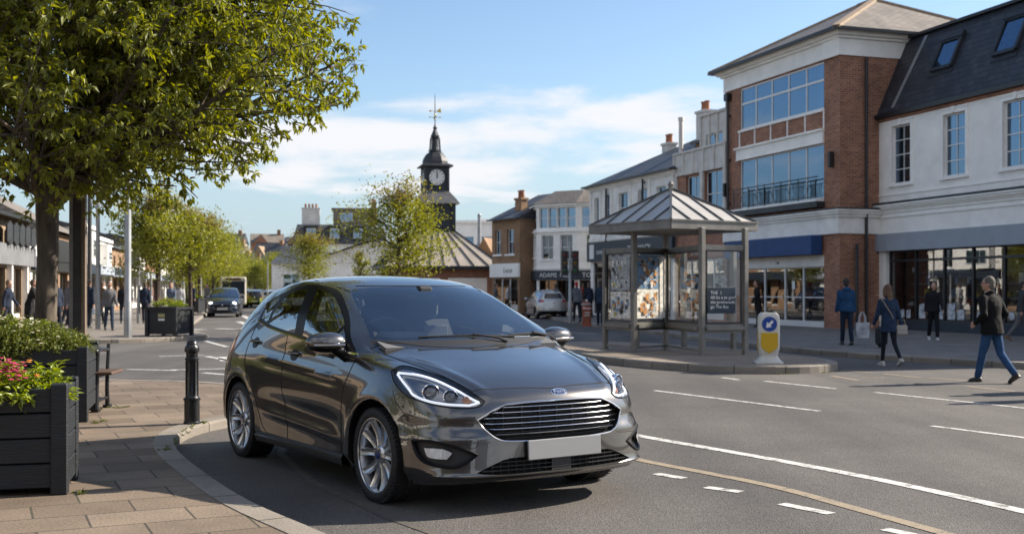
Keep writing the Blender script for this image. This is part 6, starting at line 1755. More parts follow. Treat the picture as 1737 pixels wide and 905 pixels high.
def leaf(V, F, p, d, up, L, W, fold=.25):
    """one folded pointed leaf"""
    s = d.cross(up)
    if s.length < 1e-5: s = d.orthogonal()
    s.normalize(); n = s.cross(d); i = len(V)
    tip = p+d*L-n*L*.12; m = p+d*L*.45
    V += [p, m+s*W/2+n*W*fold, tip, m-s*W/2+n*W*fold]
    F += [(i,i+1,i+2),(i,i+2,i+3)]
def leafmesh(name, V, F, m, parent):
    me = bpy.data.meshes.new(name); me.from_pydata([tuple(v) for v in V], [], F)
    ms = m if isinstance(m, list) else [m]
    for x in ms: me.materials.append(x)
    o = bpy.data.objects.new(name, me); COL.objects.link(o); o.parent = parent; return o

def big_tree():
    rr = random.Random(21)
    R = empty('broadleaf_tree', (-5.72,14.0,PH), 0)
    tag(R, 'big broad tree in fresh green leaf overhanging the pavement at the left behind the planters', 'tree')
    wood = MB(); V = []; F = []
    tp = [(0,0,0,.19),(.02,0,.25,.15),(.0,.02,1.0,.13),(.04,0,1.8,.125),(.03,0,2.35,.135),(.05,0,2.75,.15)]
    wood.tube([p[:3] for p in tp], [p[3] for p in tp], 14)
    top = Vector((.05,0,2.6))
    def rv(a): return Vector((rr.gauss(0,a), rr.gauss(0,a), rr.gauss(0,a)))
    def cluster(p, d, n):
        if p.z < lower(p)-.06 or p.x > 3.72+.16*sin(p.z*9+p.y*5): return
        for k in range(n):
            q = (d*.35 + rv(.75) + Vector((0,0,-.50))).normalized()
            leaf(V, F, p+rv(.012), q, Vector((0,0,1))+rv(.4), rr.uniform(.075,.14), rr.uniform(.034,.062))
    def path(p, d, L, n, bend, grav):
        pts = [p.copy()]; d = d.normalized()
        for i in range(n):
            d = (d + rv(bend) + Vector((0,0,grav))).normalized(); p = p + d*(L/n); pts.append(p.copy())
        return pts, d
    def lower(q):
        """underside of the crown rises away from the trunk"""
        r = hypot(q.x, q.y); return 2.12+.16*r+.70*max(0, r-2.1)
    def twig(p, d, L, r):
        n = max(3, int(L/.09)); pts, _ = path(p, d, L, n, .16, -.01)
        if pts[-1].z < lower(pts[-1])-.05 or pts[-1].x > 3.8: return
        wood.tube(pts, [r*(1-.7*i/n) for i in range(n+1)], 3, cap=False)
        for i in range(1, n+1):
            if pts[i].z > 6.6: continue
            dd = (pts[i]-pts[i-1]).normalized()
            cluster(pts[i], (dd+rv(.5)).normalized(), 3 if i < n else 7)
    def branch(p, d, L, r, lev):
        n = max(4, int(L/.22)); pts, _ = path(p, d, L, n, .085, .012 if lev == 0 else .0)
        while len(pts) > 3 and (pts[-1].z < lower(pts[-1])+.05 or pts[-1].x > 3.65): pts.pop()
        if len(pts) < 4 and lev: return
        n = len(pts)-1
        wood.tube(pts, [max(.006, r*(1-.82*i/n)) for i in range(n+1)], 7 if lev == 0 else 5, cap=False)
        for i in range(1, n+1):
            u = i/n; dd = (pts[i]-pts[i-1]).normalized()
            if lev == 0:
                if u > .12: twig(pts[i], (dd*.5+Vector((rr.gauss(0,.5),rr.gauss(0,.5),-.7))).normalized(), rr.uniform(.25,.6), .005)
                if u > .16:
                    for k in range(2 if rr.random() < .8 else 1):
                        s = dd.cross(rv(1)).normalized(); q = (dd*rr.uniform(.5,1)+s*rr.uniform(.5,.95)).normalized()
                        branch(pts[i], q, (L*.42)*(1.15-u*.55)*rr.uniform(.65,1.15), r*.34*(1.1-u*.5), 1)
            else:
                for k in range(1 if rr.random() < .86 else 0):
                    s = dd.cross(rv(1)).normalized(); q = (dd*.7+s*rr.uniform(.5,1)).normalized()
                    twig(pts[i], q, rr.uniform(.22,.55), .0055)
        if lev == 1: twig(pts[-1], d, .35, .005)
    # main limbs; azimuth 0 = +x (towards the road)
    limbs = []
    for k in range(14):
        az = 2*pi*k/14+rr.uniform(-.15,.15); el = radians(rr.choice((20,30,40,52))); limbs.append((az, el, rr.uniform(3.3,4.2), rr.uniform(.055,.08)))
    for k in range(4): limbs.append((2*pi*k/4+.3, radians(rr.uniform(58,80)), rr.uniform(3.6,4.4), .09))
    for az, el in ((0,44),(-.30,36),(.25,52),(-.62,30),(.05,27),(-.9,46),(.5,36),(-.12,58)): limbs.append((az, radians(el), 4.2, .07))
    for az, el, L_, r in limbs:
        h = rr.uniform(-.25,.25); p = top+Vector((0,0,h)); branch(p, Vector((cos(az)*cos(el), sin(az)*cos(el), sin(el))), L_, r, 0)
    w = wood.build('trunk', K_bark, R, smooth=True, uv=False, fix=False)
    leafmesh('crown', V, F, L_big, R)
    print('big tree leaves', len(F)//2)
    return R
big_tree()

def street_tree(loc, H, rad, z0, tr=.09, nl=2600, seed=1, lab='', ls=.15, group=None, sparse=0., lm=None, cone=0.):
    rr = random.Random(seed); R = empty('street_tree', loc, rr.uniform(0,6)); tag(R, lab, 'tree', group)
    wood = MB(); V = []; F = []
    hc = H-z0
    wood.tube([(0,0,-.05),(0.02,0,z0*.5),(0,.02,z0),(0.03,0,z0+hc*.5),(0,0,H*.97)], [tr*1.25,tr,tr*.85,tr*.45,tr*.1], 7, cap=False)
    tips = []
    nb = 34
    for k in range(nb):
        u = (k+rr.random())/nb; z = z0+hc*u*.85; az = rr.uniform(0,2*pi)
        prof = (sin(pi*min(1,(u*.8+.22)))**.7)*(1-cone*u); L_ = rad*prof*rr.uniform(.75,1.12); el = radians(rr.uniform(12,40)+22*u)
        d = Vector((cos(az)*cos(el), sin(az)*cos(el), sin(el))); p = Vector((0,0,z)); pts = [p.copy()]
        for i in range(5): d = (d+Vector((rr.gauss(0,.1),rr.gauss(0,.1),rr.gauss(0,.08)))).normalized(); p = p+d*L_/5; pts.append(p.copy())
        wood.tube(pts, [tr*.30*(1-.8*i/5) for i in range(6)], 4, cap=False)
        for i in range(2,6):
            tips.append((pts[i], L_))
            for q in range(2):
                e = pts[i]+Vector((rr.gauss(0,.16),rr.gauss(0,.16),rr.gauss(0,.13)))*rad*.9; wood.tube([pts[i], e], [.008,.004], 3, cap=False); tips.append((e, L_))
    per = max(2, int(nl/len(tips)))
    bud = []
    for p, L_ in tips:
        if rr.random() < sparse and p.z > z0+hc*.55: per2 = 1
        else: per2 = per
        for k in range(per2):
            q = p+Vector((rr.gauss(0,1),rr.gauss(0,1),rr.gauss(0,.8)))*rad*.115
            d = Vector((rr.gauss(0,1),rr.gauss(0,1),rr.gauss(-.3,.7))).normalized()
            leaf(V, F, q, d, Vector((rr.gauss(0,.6),rr.gauss(0,.6),1)), ls*rr.uniform(.6,1.2), ls*.5*rr.uniform(.7,1.2))
    wood.build('trunk', K_far, R, smooth=True, uv=False, fix=False)
    me = leafmesh('crown', V, F, [lm or L_street, L_bud], R).data
    if sparse:
        for p in me.polygons:
            if p.center.z > z0+hc*.75 and (p.index//2*7919) % 10 < 5: p.material_index = 1
    return R
tg = 'street trees in a row by the left shops'
for i, (px, d, H, rad, z0, tr, nl) in enumerate(((268,40,4.75,1.75,1.9,.10,13000),(322,52,4.9,2.0,1.9,.10,11000),(338,66,4.9,2.3,1.9,.11,9000),(362,84,4.9,2.6,1.9,.12,8000),(378,104,5.0,2.9,2.0,.13,7000))):
    X = (px-CX)*d/F_PX
    street_tree((X,d,.12), H, rad, z0, tr, nl, 30+i, ['nearest street tree of the left row, above the square planter with flowers','second street tree of the left row, right behind the nearest one','third street tree in the left row','fourth street tree in the left row, above the parked motorcycles','farthest street tree at the end of the left row'][i], .13+.015*i, tg, sparse=.25 if i < 2 else 0)
for (px, d, H, rad, z0, nl, sd, lb, sp) in (
    (676,36,5.0,2.15,1.85,10000,51,'bushy pointed tree behind the foreground car in front of the clock tower roof',.5),
    (524,78,5.3,2.0,1.9,7000,52,'round tree in front of the white gabled hall',.1),
    (432,130,4.3,1.9,1.0,4000,53,'small round tree by the far parked cars, left of the pair',0),
    (472,120,4.6,2.2,1.0,4500,54,'small round tree by the far parked cars, right of the pair',0),
    (300,118,5.0,2.5,1.6,3000,55,'green tree beyond the street tree row',0),
    (612,70,3.9,.8,2.2,500,56,'thin small tree left of the bushy tree by the market',.3)):
    X = (px-CX)*d/F_PX
    street_tree((X,d,.0), H, rad, z0, .10, nl, sd, lb, .15 if d > 50 else .12, None, sparse=sp, cone=.62 if sd == 51 else .1)
# distant wood at the foot of the hill, one tree each
rr = random.Random(77); ORD = ['first','second','third','fourth','fifth','sixth','seventh','eighth','ninth','tenth','eleventh','twelfth','thirteenth','fourteenth']
for i in range(14):
    d = rr.uniform(150,185); X = (302+15*i+rr.uniform(-4,4)-CX)*d/F_PX
    street_tree((X,d,-.5), rr.uniform(5.0,8), rr.uniform(2.4,3.8), 1.5, .15, 1500, 100+i, 'tree of the far green belt below the hillside houses, %s from the left' % ORD[i], .35, 'trees below the hillside houses')
# trees behind the viewer, left and right (their reflections show in the car)
for i, (x, y, s) in enumerate(((-14,5,1.3),(-17,-4,1.5),(-11.5,-8,1.4),(-20,9,1.6),(-9,-17,1.5))):
    street_tree((x,y,PH), 6.5*s, 2.8*s, 2.2*s, .18, 3200, 200+i, ['tree on the near pavement left of the camera, first','tree on the near pavement left of the camera, second','tree behind the camera beside the square','tree by the brick terrace left of the camera','tree behind the camera nearest the red terrace'][i], .28, 'trees round the square behind the viewer')

# ------------------------------------------------------------------ planters
P_wood = mat('planter_black_boards', (.010,.013,.017), .6, var=.35, vscale=3, bump=.35, bscale=26, stretch=(.35,.35,3), lohi=(.3,.7))
P_soil = mat('soil', (.03,.022,.015), .95, bump=.6, bscale=30)
def planter(name, loc, rz, W, D, H, lab, boards=4, legs=.10, gap=.10, post=.11):
    R = empty(name, loc, rz); tag(R, lab, 'planter')
    # origin = front right bottom corner, box runs to -x and +y
    bh = (H-gap-.015)/boards
    for k in range(boards):
        z0 = gap+k*bh; m = MB()
        m.bbox(-W+post*.5,-post*.5, .012,.045, z0+.004, z0+bh-.006, .006); m.bbox(-W+post*.5,-post*.5, D-.045,D-.012, z0+.004, z0+bh-.006, .006)
        m.bbox(-.045,-.012, post*.5,D-post*.5, z0+.004, z0+bh-.006, .006); m.bbox(-W+.012,-W+.045, post*.5,D-post*.5, z0+.004, z0+bh-.006, .006)
        m.build('board', P_wood, R)
    for x, y in ((-post,0),(-W,0),(-post,D-post),(-W,D-post)):
        m = MB().bbox(x,x+post,y-.012,y+post-.012,0,H+.012,.008)
        for z in [gap+bh*(k+.5) for k in range(boards)]:
            for q in (.03,): m.lathe([(.007,-.013),(.007,-.016),(0,-.0165)], (x+q,y,z), 8, 'y'); m.lathe([(.007,-.013),(.007,-.016),(0,-.0165)], (x+post-q,y,z+.03), 8, 'y')
        m.build('post', P_wood, R)
    MB().box(-W+.05,-.05,.05,D-.05,H-.12,H-.07).build('soil', P_soil, R)
    return R
def bush(parent, cx, cy, cz, rx, ry, rz_, n, m, ls, seed, flowers=0, fm=None, stem=True, top=None):
    rr = random.Random(seed); V = []; F = []; st = MB(); fl = MB()
    for k in range(int(n/14)):
        a = rr.uniform(0,2*pi); c = rr.uniform(-.15,1); r_ = rr.uniform(.55,1.0)**.5
        s = sqrt(max(0,1-c*c)); lump = 1+.16*noise.noise(Vector((cos(a)*2.2+seed, sin(a)*2.2, c*2)))
        p = Vector((cx+rx*s*cos(a)*r_*lump, cy+ry*s*sin(a)*r_*lump, cz+rz_*c*r_*lump))
        d = (p-Vector((cx,cy,cz-rz_*.4))).normalized()
        e = p+(d+Vector((rr.gauss(0,.4),rr.gauss(0,.4),rr.uniform(0,.6)))).normalized()*rr.uniform(.04,.14)
        st.tube([p-d*.12, p, e], [.003,.003,.0015], 3, cap=False)
        for j in range(14):
            u = rr.random(); q = p.lerp(e,u)+Vector((rr.gauss(0,.016),rr.gauss(0,.016),rr.gauss(0,.014)))
            dd = (d*.5+Vector((rr.gauss(0,.8),rr.gauss(0,.8),rr.gauss(.2,.6)))).normalized()
            leaf(V, F, q, dd, Vector((rr.gauss(0,.4),rr.gauss(0,.4),1)), ls*rr.uniform(.6,1.25), ls*.5*rr.uniform(.7,1.1))
    R = empty('temp'); bpy.data.objects.remove(R)
    return V, F, st
def flower_heads(mb, c, r, n, rr, nm):
    for k in range(n):
        p = Vector(c)+Vector((rr.gauss(0,r),rr.gauss(0,r),rr.gauss(0,r*.7)))
        mb.cur = nm if isinstance(nm, int) else rr.choice(nm)
        for j in range(5):
            a = 2*pi*j/5; q = p+Vector((cos(a),sin(a),.2))*.011
            mb.ball(q, (.010,.010,.005), 5, 3)
# near planter (its plants are a thing of their own, standing in it)
p1 = planter('wooden_planter', (-3.03,7.80,PH), radians(15), 1.55, .72, .745, 'large black slatted wooden planter at the bottom left with lime leaves and pink flowers', 4, gap=.045)
t_ = text_mesh('worn_lettering', 'dulitfur', .045, mat('faded_white_paint', (.35,.36,.37), .8), p1, depth=.001, loc=(-.47,.009,.63)); 
def near_plants():
    rr = random.Random(4)
    R = empty('flower_bed', (-3.72,7.98,PH+.64)); tag(R, 'lime green foliage with pink and yellow flowers growing in the near planter', 'plants')
    V, F, st = bush(None, -.05,.0,.0,.62,.40,.16,6500,L_lime,.055,41)
    st.build('stems', K_far, R, uv=False, fix=False); leafmesh('foliage', V, F, L_lime, R)
    V = []; F = []
    for k in range(70):
        a = rr.uniform(0,2*pi); r_ = rr.uniform(.1,.95); p = Vector((-.05+.62*r_*cos(a), -.02+.40*r_*sin(a), .06+.06*rr.random()))
        up = Vector((rr.gauss(0,.35),rr.gauss(0,.35),1)).normalized(); L_ = rr.uniform(.05,.17)
        for j in range(9):
            q = p+up*L_*j/8; az = j*2.4; d = (Vector((cos(az),sin(az),.4)))
            leaf(V, F, q, d.normalized(), Vector((0,0,1)), rr.uniform(.05,.085), .028)
    leafmesh('tall_shoots', V, F, L_lime, R)
    # trailing leaves over the front rim
    V = []; F = []
    for k in range(14):
        x = rr.uniform(-.9,.25); p = Vector((x,-.33,.10))
        for j in range(7): leaf(V, F, p+Vector((rr.gauss(0,.02),-.01*j,-.02*j)), Vector((rr.gauss(0,.6),-.5,-.6)).normalized(), Vector((0,-1,.4)), .06, .026)
    leafmesh('trailing_leaves', V, F, L_lime, R)
    fl = MB()
    flower_heads(fl, (.16,-.30,.21), .06, 90, rr, 0); flower_heads(fl, (.34,-.24,.22), .045, 40, rr, 0); flower_heads(fl, (-.22,-.3,.2), .08, 16, rr, 0)
    flower_heads(fl, (.15,-.38,.12), .12, 8, rr, 1); flower_heads(fl, (.40,-.1,.20), .05, 5, rr, 2)
    fl.build('flowers', [P_pink, P_white, P_orange], R, uv=False)
near_plants()
p2 = planter('wooden_planter', (-4.47,12.05,PH), radians(15), 2.9, 1.35, .78, 'second black wooden planter behind the near one holding a clipped bushy hedge', 4)
def box_hedge():
    R = empty('hedge_bush', (-5.95,12.35,PH+.72)); tag(R, 'dense rounded green bush growing in the second planter beside the bench', 'bush')
    V, F, st = bush(None, 0,0,.0,1.36,.72,.34,42000,L_bush,.040,42)
    st.build('stems', K_far, R, uv=False, fix=False); leafmesh('foliage', V, F, L_bush, R)
    V, F, st = bush(None, .0,0,-.05,1.15,.58,.27,9000,L_bush,.06,43); leafmesh('inner_foliage', V, F, L_bush, R)
    rr = random.Random(6); V = []; F = []
    for k in range(40):
        x = rr.uniform(-1.1,.9); p = Vector((x, rr.uniform(-.3,.3), .24)); up = Vector((rr.gauss(0,.3),rr.gauss(0,.3),1)).normalized(); L_ = rr.uniform(.05,.32 if x < .2 else .14)
        for j in range(8):
            az = j*2.4; leaf(V, F, p+up*L_*j/7, Vector((cos(az),sin(az),.6)).normalized(), Vector((0,0,1)), rr.uniform(.04,.07), .022)
    leafmesh('shoots', V, F, L_lime, R)
    fl = MB(); flower_heads(fl, (.9,-.45,.30), .16, 16, rr, 1); fl.build('flowers', [P_pink, P_white], R, uv=False)
box_hedge()
def far_planter(loc, rz, lab, plab, big=True):
    R = empty('square_planter', loc, rz); tag(R, lab, 'planter', 'square planters on the far pavement'); w, h = .46, .86
    mb = MB(); mb.prism([(-w,-w),(w,-w),(w,w),(-w,w)], .06, h-.08)
    mb.box(-w-.05,w+.05,-w-.05,w+.05,h-.08,h); mb.build('tub', P_wood, R)
    for x in (-1,1):
        for y in (-1,1): MB().box(x*w-.05,x*w+.05,y*w-.05,y*w+.05,0,h-.081).build('post', P_wood, R)
    MB().box(-.10,.12,-w-.012,-w-.002,.56,.66).build('notice_plate', mat('notice_yellowish', (.35,.33,.15), .6), R)
    MB().box(-.09,.11,-w-.012,-w-.002,.46,.52).build('notice_plate', B_signw, R)
    Q = empty('planter_flowers', (loc[0],loc[1],loc[2]+h), rz); tag(Q, plab, 'plants')
    V, F, st = bush(None,0,0,.0,.42,.42,.18,1500,L_lime,.06,61+int(loc[1])); leafmesh('foliage', V, F, L_lime, Q)
    fl = MB(); rr = random.Random(8); 
    for x in (-.25,0,.1): flower_heads(fl, (x,-.2,.16), .08, 14, rr, 0)
    fl.build('flowers', [P_pink], Q, uv=False)
far_planter((-10.15,33.9,.12), radians(-14), 'dark square planter with two small notices at the kerb corner', 'lime leaves and pink flowers in the planter at the kerb corner')
far_planter((-18.3,66,.12), radians(-14), 'farther dark square planter beyond the first by the street trees', 'green plants in the farther planter by the street trees')
# weeds along the kerb and slab joints
def weeds():
    V = []; F = []; rr = random.Random(15)
    spots = []
    for a, b, n, w in (((-3.30,11.95),(-3.0,9.9),16,.02), ((-4.44,12.0),(-4.3,12.1),10,.05), ((-3.0,7.78),(-2.9,7.9),6,.04), ((5.5,20.36),(6.1,21.4),26,.05), ((5.2,20.2),(4.6,20.1),8,.03), ((-4.72,13.4),(-4.5,13.6),10,.05), ((-3.3,11.86),(-3.28,11.9),8,.05)):
        for k in range(n):
            u = rr.random(); spots.append((a[0]+(b[0]-a[0])*u+rr.gauss(0,w), a[1]+(b[1]-a[1])*u+rr.gauss(0,w), PH if a[1] < 15 else .0))
    for x, y, z in spots:
        for j in range(9):
            az = rr.uniform(0,6.28); leaf(V, F, Vector((x,y,z)), Vector((cos(az),sin(az),rr.uniform(.4,1.2))).normalized(), Vector((0,0,1)), rr.uniform(.015,.05), .010)
    me = bpy.data.meshes.new('weeds'); me.from_pydata([tuple(v) for v in V], [], F); me.materials.append(L_bush)
    o = bpy.data.objects.new('weeds', me); COL.objects.link(o)
    tag(o, 'small green weeds along kerbs and slab joints', 'weeds', kind='stuff')
weeds()
# ================================================================== shelter, bollards, posts, bench, signs
S_metal = mat('shelter_grey_paint', (.20,.19,.175), .5, .35, var=.18, vscale=3, bump=.05, bscale=20)
S_roof = mat('shelter_roof_sheet', (.50,.47,.43), .45, .35, var=.15, vscale=1.2, lohi=(.3,.7))
S_rib = mat('shelter_rib', (.09,.095,.10), .45, .4)
G_shel = glass_mat('shelter_glass', (.90,.92,.92), .09, .96, .25)
M_galv = mat('galvanised_steel', (.30,.31,.32), .45, .7, var=.15, vscale=3)
M_dpost = mat('dark_post_paint', (.035,.035,.038), .5, .2, var=.3, vscale=4)

def shelter():
    R = empty('bus_shelter', (0,0,.14)); tag(R, 'grey metal bus shelter with hipped pyramid roof and glass panels on the traffic island', 'bus shelter')
    Lc, Nc, Rc, Fc = Vector((1.73,25.5,0)), Vector((3.20,23.05,0)), Vector((5.19,24.2,0)), Vector((3.72,26.7,0))
    apex = Vector((3.46,24.9,3.53)); zE = 2.62
    cs = [Lc, Nc, Rc, Fc]; mb = MB()
    ap2 = apex
    mb.add([c+Vector((0,0,zE+.14)) for c in cs]+[ap2], [(0,1,4),(1,2,4),(2,3,4),(3,0,4)])
    rf = mb.build('roof', S_roof, R, fix=False)
    ribs = MB()
    for i in range(4):
        a = cs[i]+Vector((0,0,zE+.15)); b = cs[(i+1)%4]+Vector((0,0,zE+.15))
        ribs.bar(a, ap2+Vector((0,0,.02)), .05, .05)
        for u in (.22,.42,.60,.80):
            p = a.lerp(b, u); t = 1-abs(u-.5)*2 if True else 1
            q = p.lerp(ap2, max(.25, t*.86))
            # seams run up the slope, parallel to the fall line
            mid = a.lerp(b,.5); fall = (ap2-mid); 
            k = min(u, 1-u)*2; q = p+fall*k
            ribs.bar(p+Vector((0,0,.012)), q+Vector((0,0,.012)), .02, .03)
    ribs.build('roof_ribs', S_rib, rf)
    fb = MB(); cen = (Lc+Nc+Rc+Fc)/4
    for i in range(4):
        a = cs[i]; b = cs[(i+1)%4]; fb.bar(a+Vector((0,0,zE+.05)), b+Vector((0,0,zE+.05)), .05, .17)
        fb.bar(a+Vector((0,0,zE+.145)), b+Vector((0,0,zE+.145)), .09, .03)
    fb.build('fascia', S_metal, R)
    MB().add([c.lerp(cen,.02)+Vector((0,0,zE-.01)) for c in cs]+[c.lerp(cen,.02)+Vector((0,0,zE-.03)) for c in cs], [(0,1,2,3),(7,6,5,4)]).build('soffit', mat('soffit', (.30,.29,.27), .7), R)
    MB().lathe([(.06,3.50),(.06,3.60),(.07,3.64),(.03,3.70),(0,3.71)], (apex.x,apex.y,0), 8).build('finial', S_metal, R)
    P_ = [Vector((2.12,26.0,0)), Vector((2.64,24.75,0)), Vector((3.46,25.7,0)), Vector((3.88,23.35,0)), Vector((4.84,23.75,0)), Vector((2.95,27.0,0)), Vector((4.0,26.6,0)), Vector((4.9,25.3,0))]
    for i, p in enumerate(P_):
        top = zE+.0 if i in (1,2,3,4) else (2.28 if i == 0 else 2.28)
        MB().X.copy()
        m = MB(); m.X = Matrix.Translation(p) @ Matrix.Rotation(radians(30),4,'Z'); m.bbox(-.055,.055,-.055,.055,0,top,.012)
        m.box(-.08,.08,-.08,.08,0,.012)
        m.build('post', S_metal, R)
    walls = ((0,1),(1,2),(2,3),(3,4))
    for k, (i, j) in enumerate(walls):
        a, b = P_[i], P_[j]; d = (b-a).normalized(); a2 = a+d*.056; b2 = b-d*.056; L_ = (b2-a2).length
        X = Matrix.Translation(a2) @ Matrix.Rotation(atan2(d.y,d.x),4,'Z')
        m = MB(); m.X = X
        m.box(0,L_,-.10,.10,.52,.60).box(0,L_,-.025,.025,.46,.519).box(0,L_,-.02,.02,.60,.64)
        m.build('perch_seat', S_metal, R)
        m = MB(); m.X = X; m.box(0,L_,-.03,.03,2.16,2.27).build('top_rail', S_metal, R); m = MB(); m.X = X; m.box(0,L_,-.02,.02,.07,.12).build('foot_rail', S_metal, R)
        f = MB(); f.X = X; f.box(.03,.06,-.02,.02,.641,2.159).box(L_-.06,L_-.03,-.02,.02,.641,2.159).box(.06,L_-.06,-.02,.02,2.13,2.159).box(.06,L_-.06,-.02,.02,.641,.68)
        fo = f.build('panel_frame', B_dark, R)
        g = MB(); g.X = X; g.add([(.05,0,.66),(L_-.05,0,.66),(L_-.05,0,2.15),(.05,0,2.15)], [(0,1,2,3)]); g.build('glass', G_shel, fo, fix=False)
    return P_, R
P_sh, sh_root = shelter()
def poster(i, j, u0, u1, z0, z1, base, lab, seed, n, pal, cat='poster', alpha=None, off=-.034):
    """printed sheet fixed behind one glass panel"""
    a, b = P_sh[i], P_sh[j]; d = (b-a); L_ = d.length; d.normalize()
    X = Matrix.Translation(a+Vector((0,0,.14))) @ Matrix.Rotation(atan2(d.y,d.x),4,'Z'); rr = random.Random(seed)
    m = MB(); m.X = X; x0, x1 = u0*L_, u1*L_; m.cur = 0; m.box(x0,x1,off,off+.006,z0,z1)
    for k in range(n):
        w, h = rr.uniform(.03,.13), rr.uniform(.02,.11); x = rr.uniform(x0+.02, max(x0+.03,x1-w-.02)); z = rr.uniform(z0+.02, z1-h-.02); w = min(w, x1-x-.01)
        m.cur = 1+rr.randrange(len(pal)); y = -.001-.0006*k
        if rr.random() < .45: m.add([(x+w/2+w*.55*cos(t)*rr.uniform(.7,1), off+y, z+h/2+h*.6*sin(t)*rr.uniform(.7,1)) for t in [2*pi*q/12 for q in range(12)]], [tuple(range(12))])
        else: m.add([(x,off+y,z),(x+w,off+y,z),(x+w,off+y,z+h),(x,off+y,z+h)], [(0,1,2,3)])
    o = m.build('poster', [base]+pal, None, fix=False); tag(o, lab, cat); return o
c_ = lambda n, c: mat('print_'+n, c, .55, var=.35, vscale=14)
PW, PO, PG, PB, PN, PK, PY = c_('cream',(.75,.71,.64)), c_('orange',(.55,.26,.09)), c_('grey',(.36,.37,.38)), c_('blue',(.16,.27,.42)), c_('navy',(.02,.035,.06)), c_('black',(.03,.03,.03)), c_('yellow',(.50,.42,.05))
poster(0,1,.24,.92,.72,1.30,PW,'crowded photo poster low in the leftmost shelter panel',1,50,[PG,PO,PK,PB,PY])
poster(0,1,.26,.90,1.34,2.08,PG,'grey and white picture poster high in the leftmost shelter panel',2,44,[PW,PY,PG,PK,PW])
poster(1,2,.06,.72,.72,1.36,PW,'cream leaflet sheet with small brown pictures low in the second shelter panel',3,56,[PO,PG,PB,PO])
poster(1,2,.06,.72,1.37,2.10,PB,'blue and orange poster with figures high in the second shelter panel',4,60,[PO,PG,PW,PK,PO])
poster(1,2,.76,.93,.72,2.10,PW,'narrow pale strip beside the posters in the second shelter panel',5,2,[PW])
def notice():
    a, b = P_sh[3], P_sh[4]; d = (b-a); L_ = d.length; d.normalize()
    X = Matrix.Translation(a+Vector((0,0,.14))) @ Matrix.Rotation(atan2(d.y,d.x),4,'Z')
    R = empty('notice_board'); tag(R, 'small navy blue notice board with lines of white writing in the rightmost shelter panel', 'notice board')
    m = MB(); m.X = X; m.bbox(.10*L_,.74*L_,-.055,-.035,.86,1.40,.008); m.build('board', PN, R)
    t_ = text_mesh('lettering', 'THE  1\nAll be a ye goo?\nthe promenade\ngo The Bus', .095, B_signw, R, depth=.001, align='LEFT')
    t_.data.transform(X @ Matrix.Translation((.16*L_,-.058,1.14)))
    # white painted flourish on the glass above
    q = MB(); q.X = X
    def blob(x, z, r, s): 
        q.add([(x*L_+r*cos(t)*random.Random(int(t*10)+s).uniform(.75,1.1), .012, z+r*1.1*sin(t)*random.Random(int(t*7)+s).uniform(.75,1.1)) for t in [2*pi*k/14 for k in range(14)]], [tuple(range(14))])
    blob(.42,1.92,.085,1); blob(.38,1.86,.06,4); blob(.46,1.55,.12,2); blob(.38,1.56,.10,5); blob(.52,1.40,.08,3); q.tube([(.42*L_,.012,1.86),(.42*L_,.012,1.6)], .012, 5)
    o = q.build('window_graphic', mat('graphic_white', (.62,.62,.60), .6, var=.4, vscale=12), None, fix=False); tag(o, 'white cut out graphic stuck high on the rightmost shelter panel', 'window graphic')
notice()

def keep_left():
    R = empty('keep_left_bollard', (4.70,20.95,.14), radians(-6)); tag(R, 'white and yellow illuminated traffic bollard with blue arrow disc at the tip of the island', 'bollard')
    w, d = .19, .13; H = .93
    def ring(sx, sy, z, ch=.035): return [(-sx+ch,-sy,z),(sx-ch,-sy,z),(sx,-sy+ch,z),(sx,sy-ch,z),(sx-ch,sy,z),(-sx+ch,sy,z),(-sx,sy-ch,z),(-sx,-sy+ch,z)]
    rows = [(w+.06,d+.07,0),(w+.06,d+.07,.03),(w+.01,d+.02,.07),(w-.035,d-.015,.14),(w-.02,d-.01,.20),(w,d,.28),(w,d,.84),(w-.012,d-.012,.89),(w-.05,d-.045,H),]
    mb = MB(); vs = [];
    for sx, sy, z in rows: vs += ring(sx, sy, z)
    n = 8; fs = [(i*n+k, i*n+(k+1)%n, (i+1)*n+(k+1)%n, (i+1)*n+k) for i in range(len(rows)-1) for k in range(n)]+[tuple(range((len(rows)-1)*n, len(rows)*n))]
    mb.add(vs, fs); mb.build('body', mat('bollard_cream', (.58,.56,.51), .4, var=.06, vscale=6), R, smooth=True, angle=30)
    Y = mat('bollard_yellow', (.58,.36,.012), .45)
    m = MB(); m.prism_xz([(-.12,.27),(0,.19),(.12,.27),(.152,.32),(.152,.565),(-.152,.565),(-.152,.32)], -d-.006, -d+.002); m.build('yellow_panel', Y, R)
    m = MB(); m.X = Matrix.Rotation(-pi/2,4,'Z'); m.prism_xz([(-.055,.26),(0,.22),(.055,.26),(.075,.31),(.075,.60),(-.075,.60),(-.075,.31)], -w-.006, -w+.002); m.build('yellow_panel', Y, R)
    B = mat('sign_blue', (.012,.06,.30), .35)
    m = MB().lathe([(.135,-d-.003),(.135,-d-.010),(0,-d-.011)], (0,0,.725), 28, 'y', cap=False); ds = m.build('arrow_disc', B, R)
    a = MB(); a.X = Matrix.Translation((0,0,.72)) @ Matrix.Rotation(radians(135),4,'Y').inverted() @ Matrix.Identity(4)
    pts = [(-.022,-.085),(.022,-.085),(.022,.0),(.062,.0),(0,.09),(-.062,.0),(-.022,.0)]
    a.X = Matrix.Translation((0,0,.72)) @ Matrix.Rotation(radians(-135),4,'Y'); a.prism_xz(pts, -d-.016, -d-.011); a.build('arrow', mat('sign_white', (.75,.75,.75), .4), ds)
    return R
keep_left()

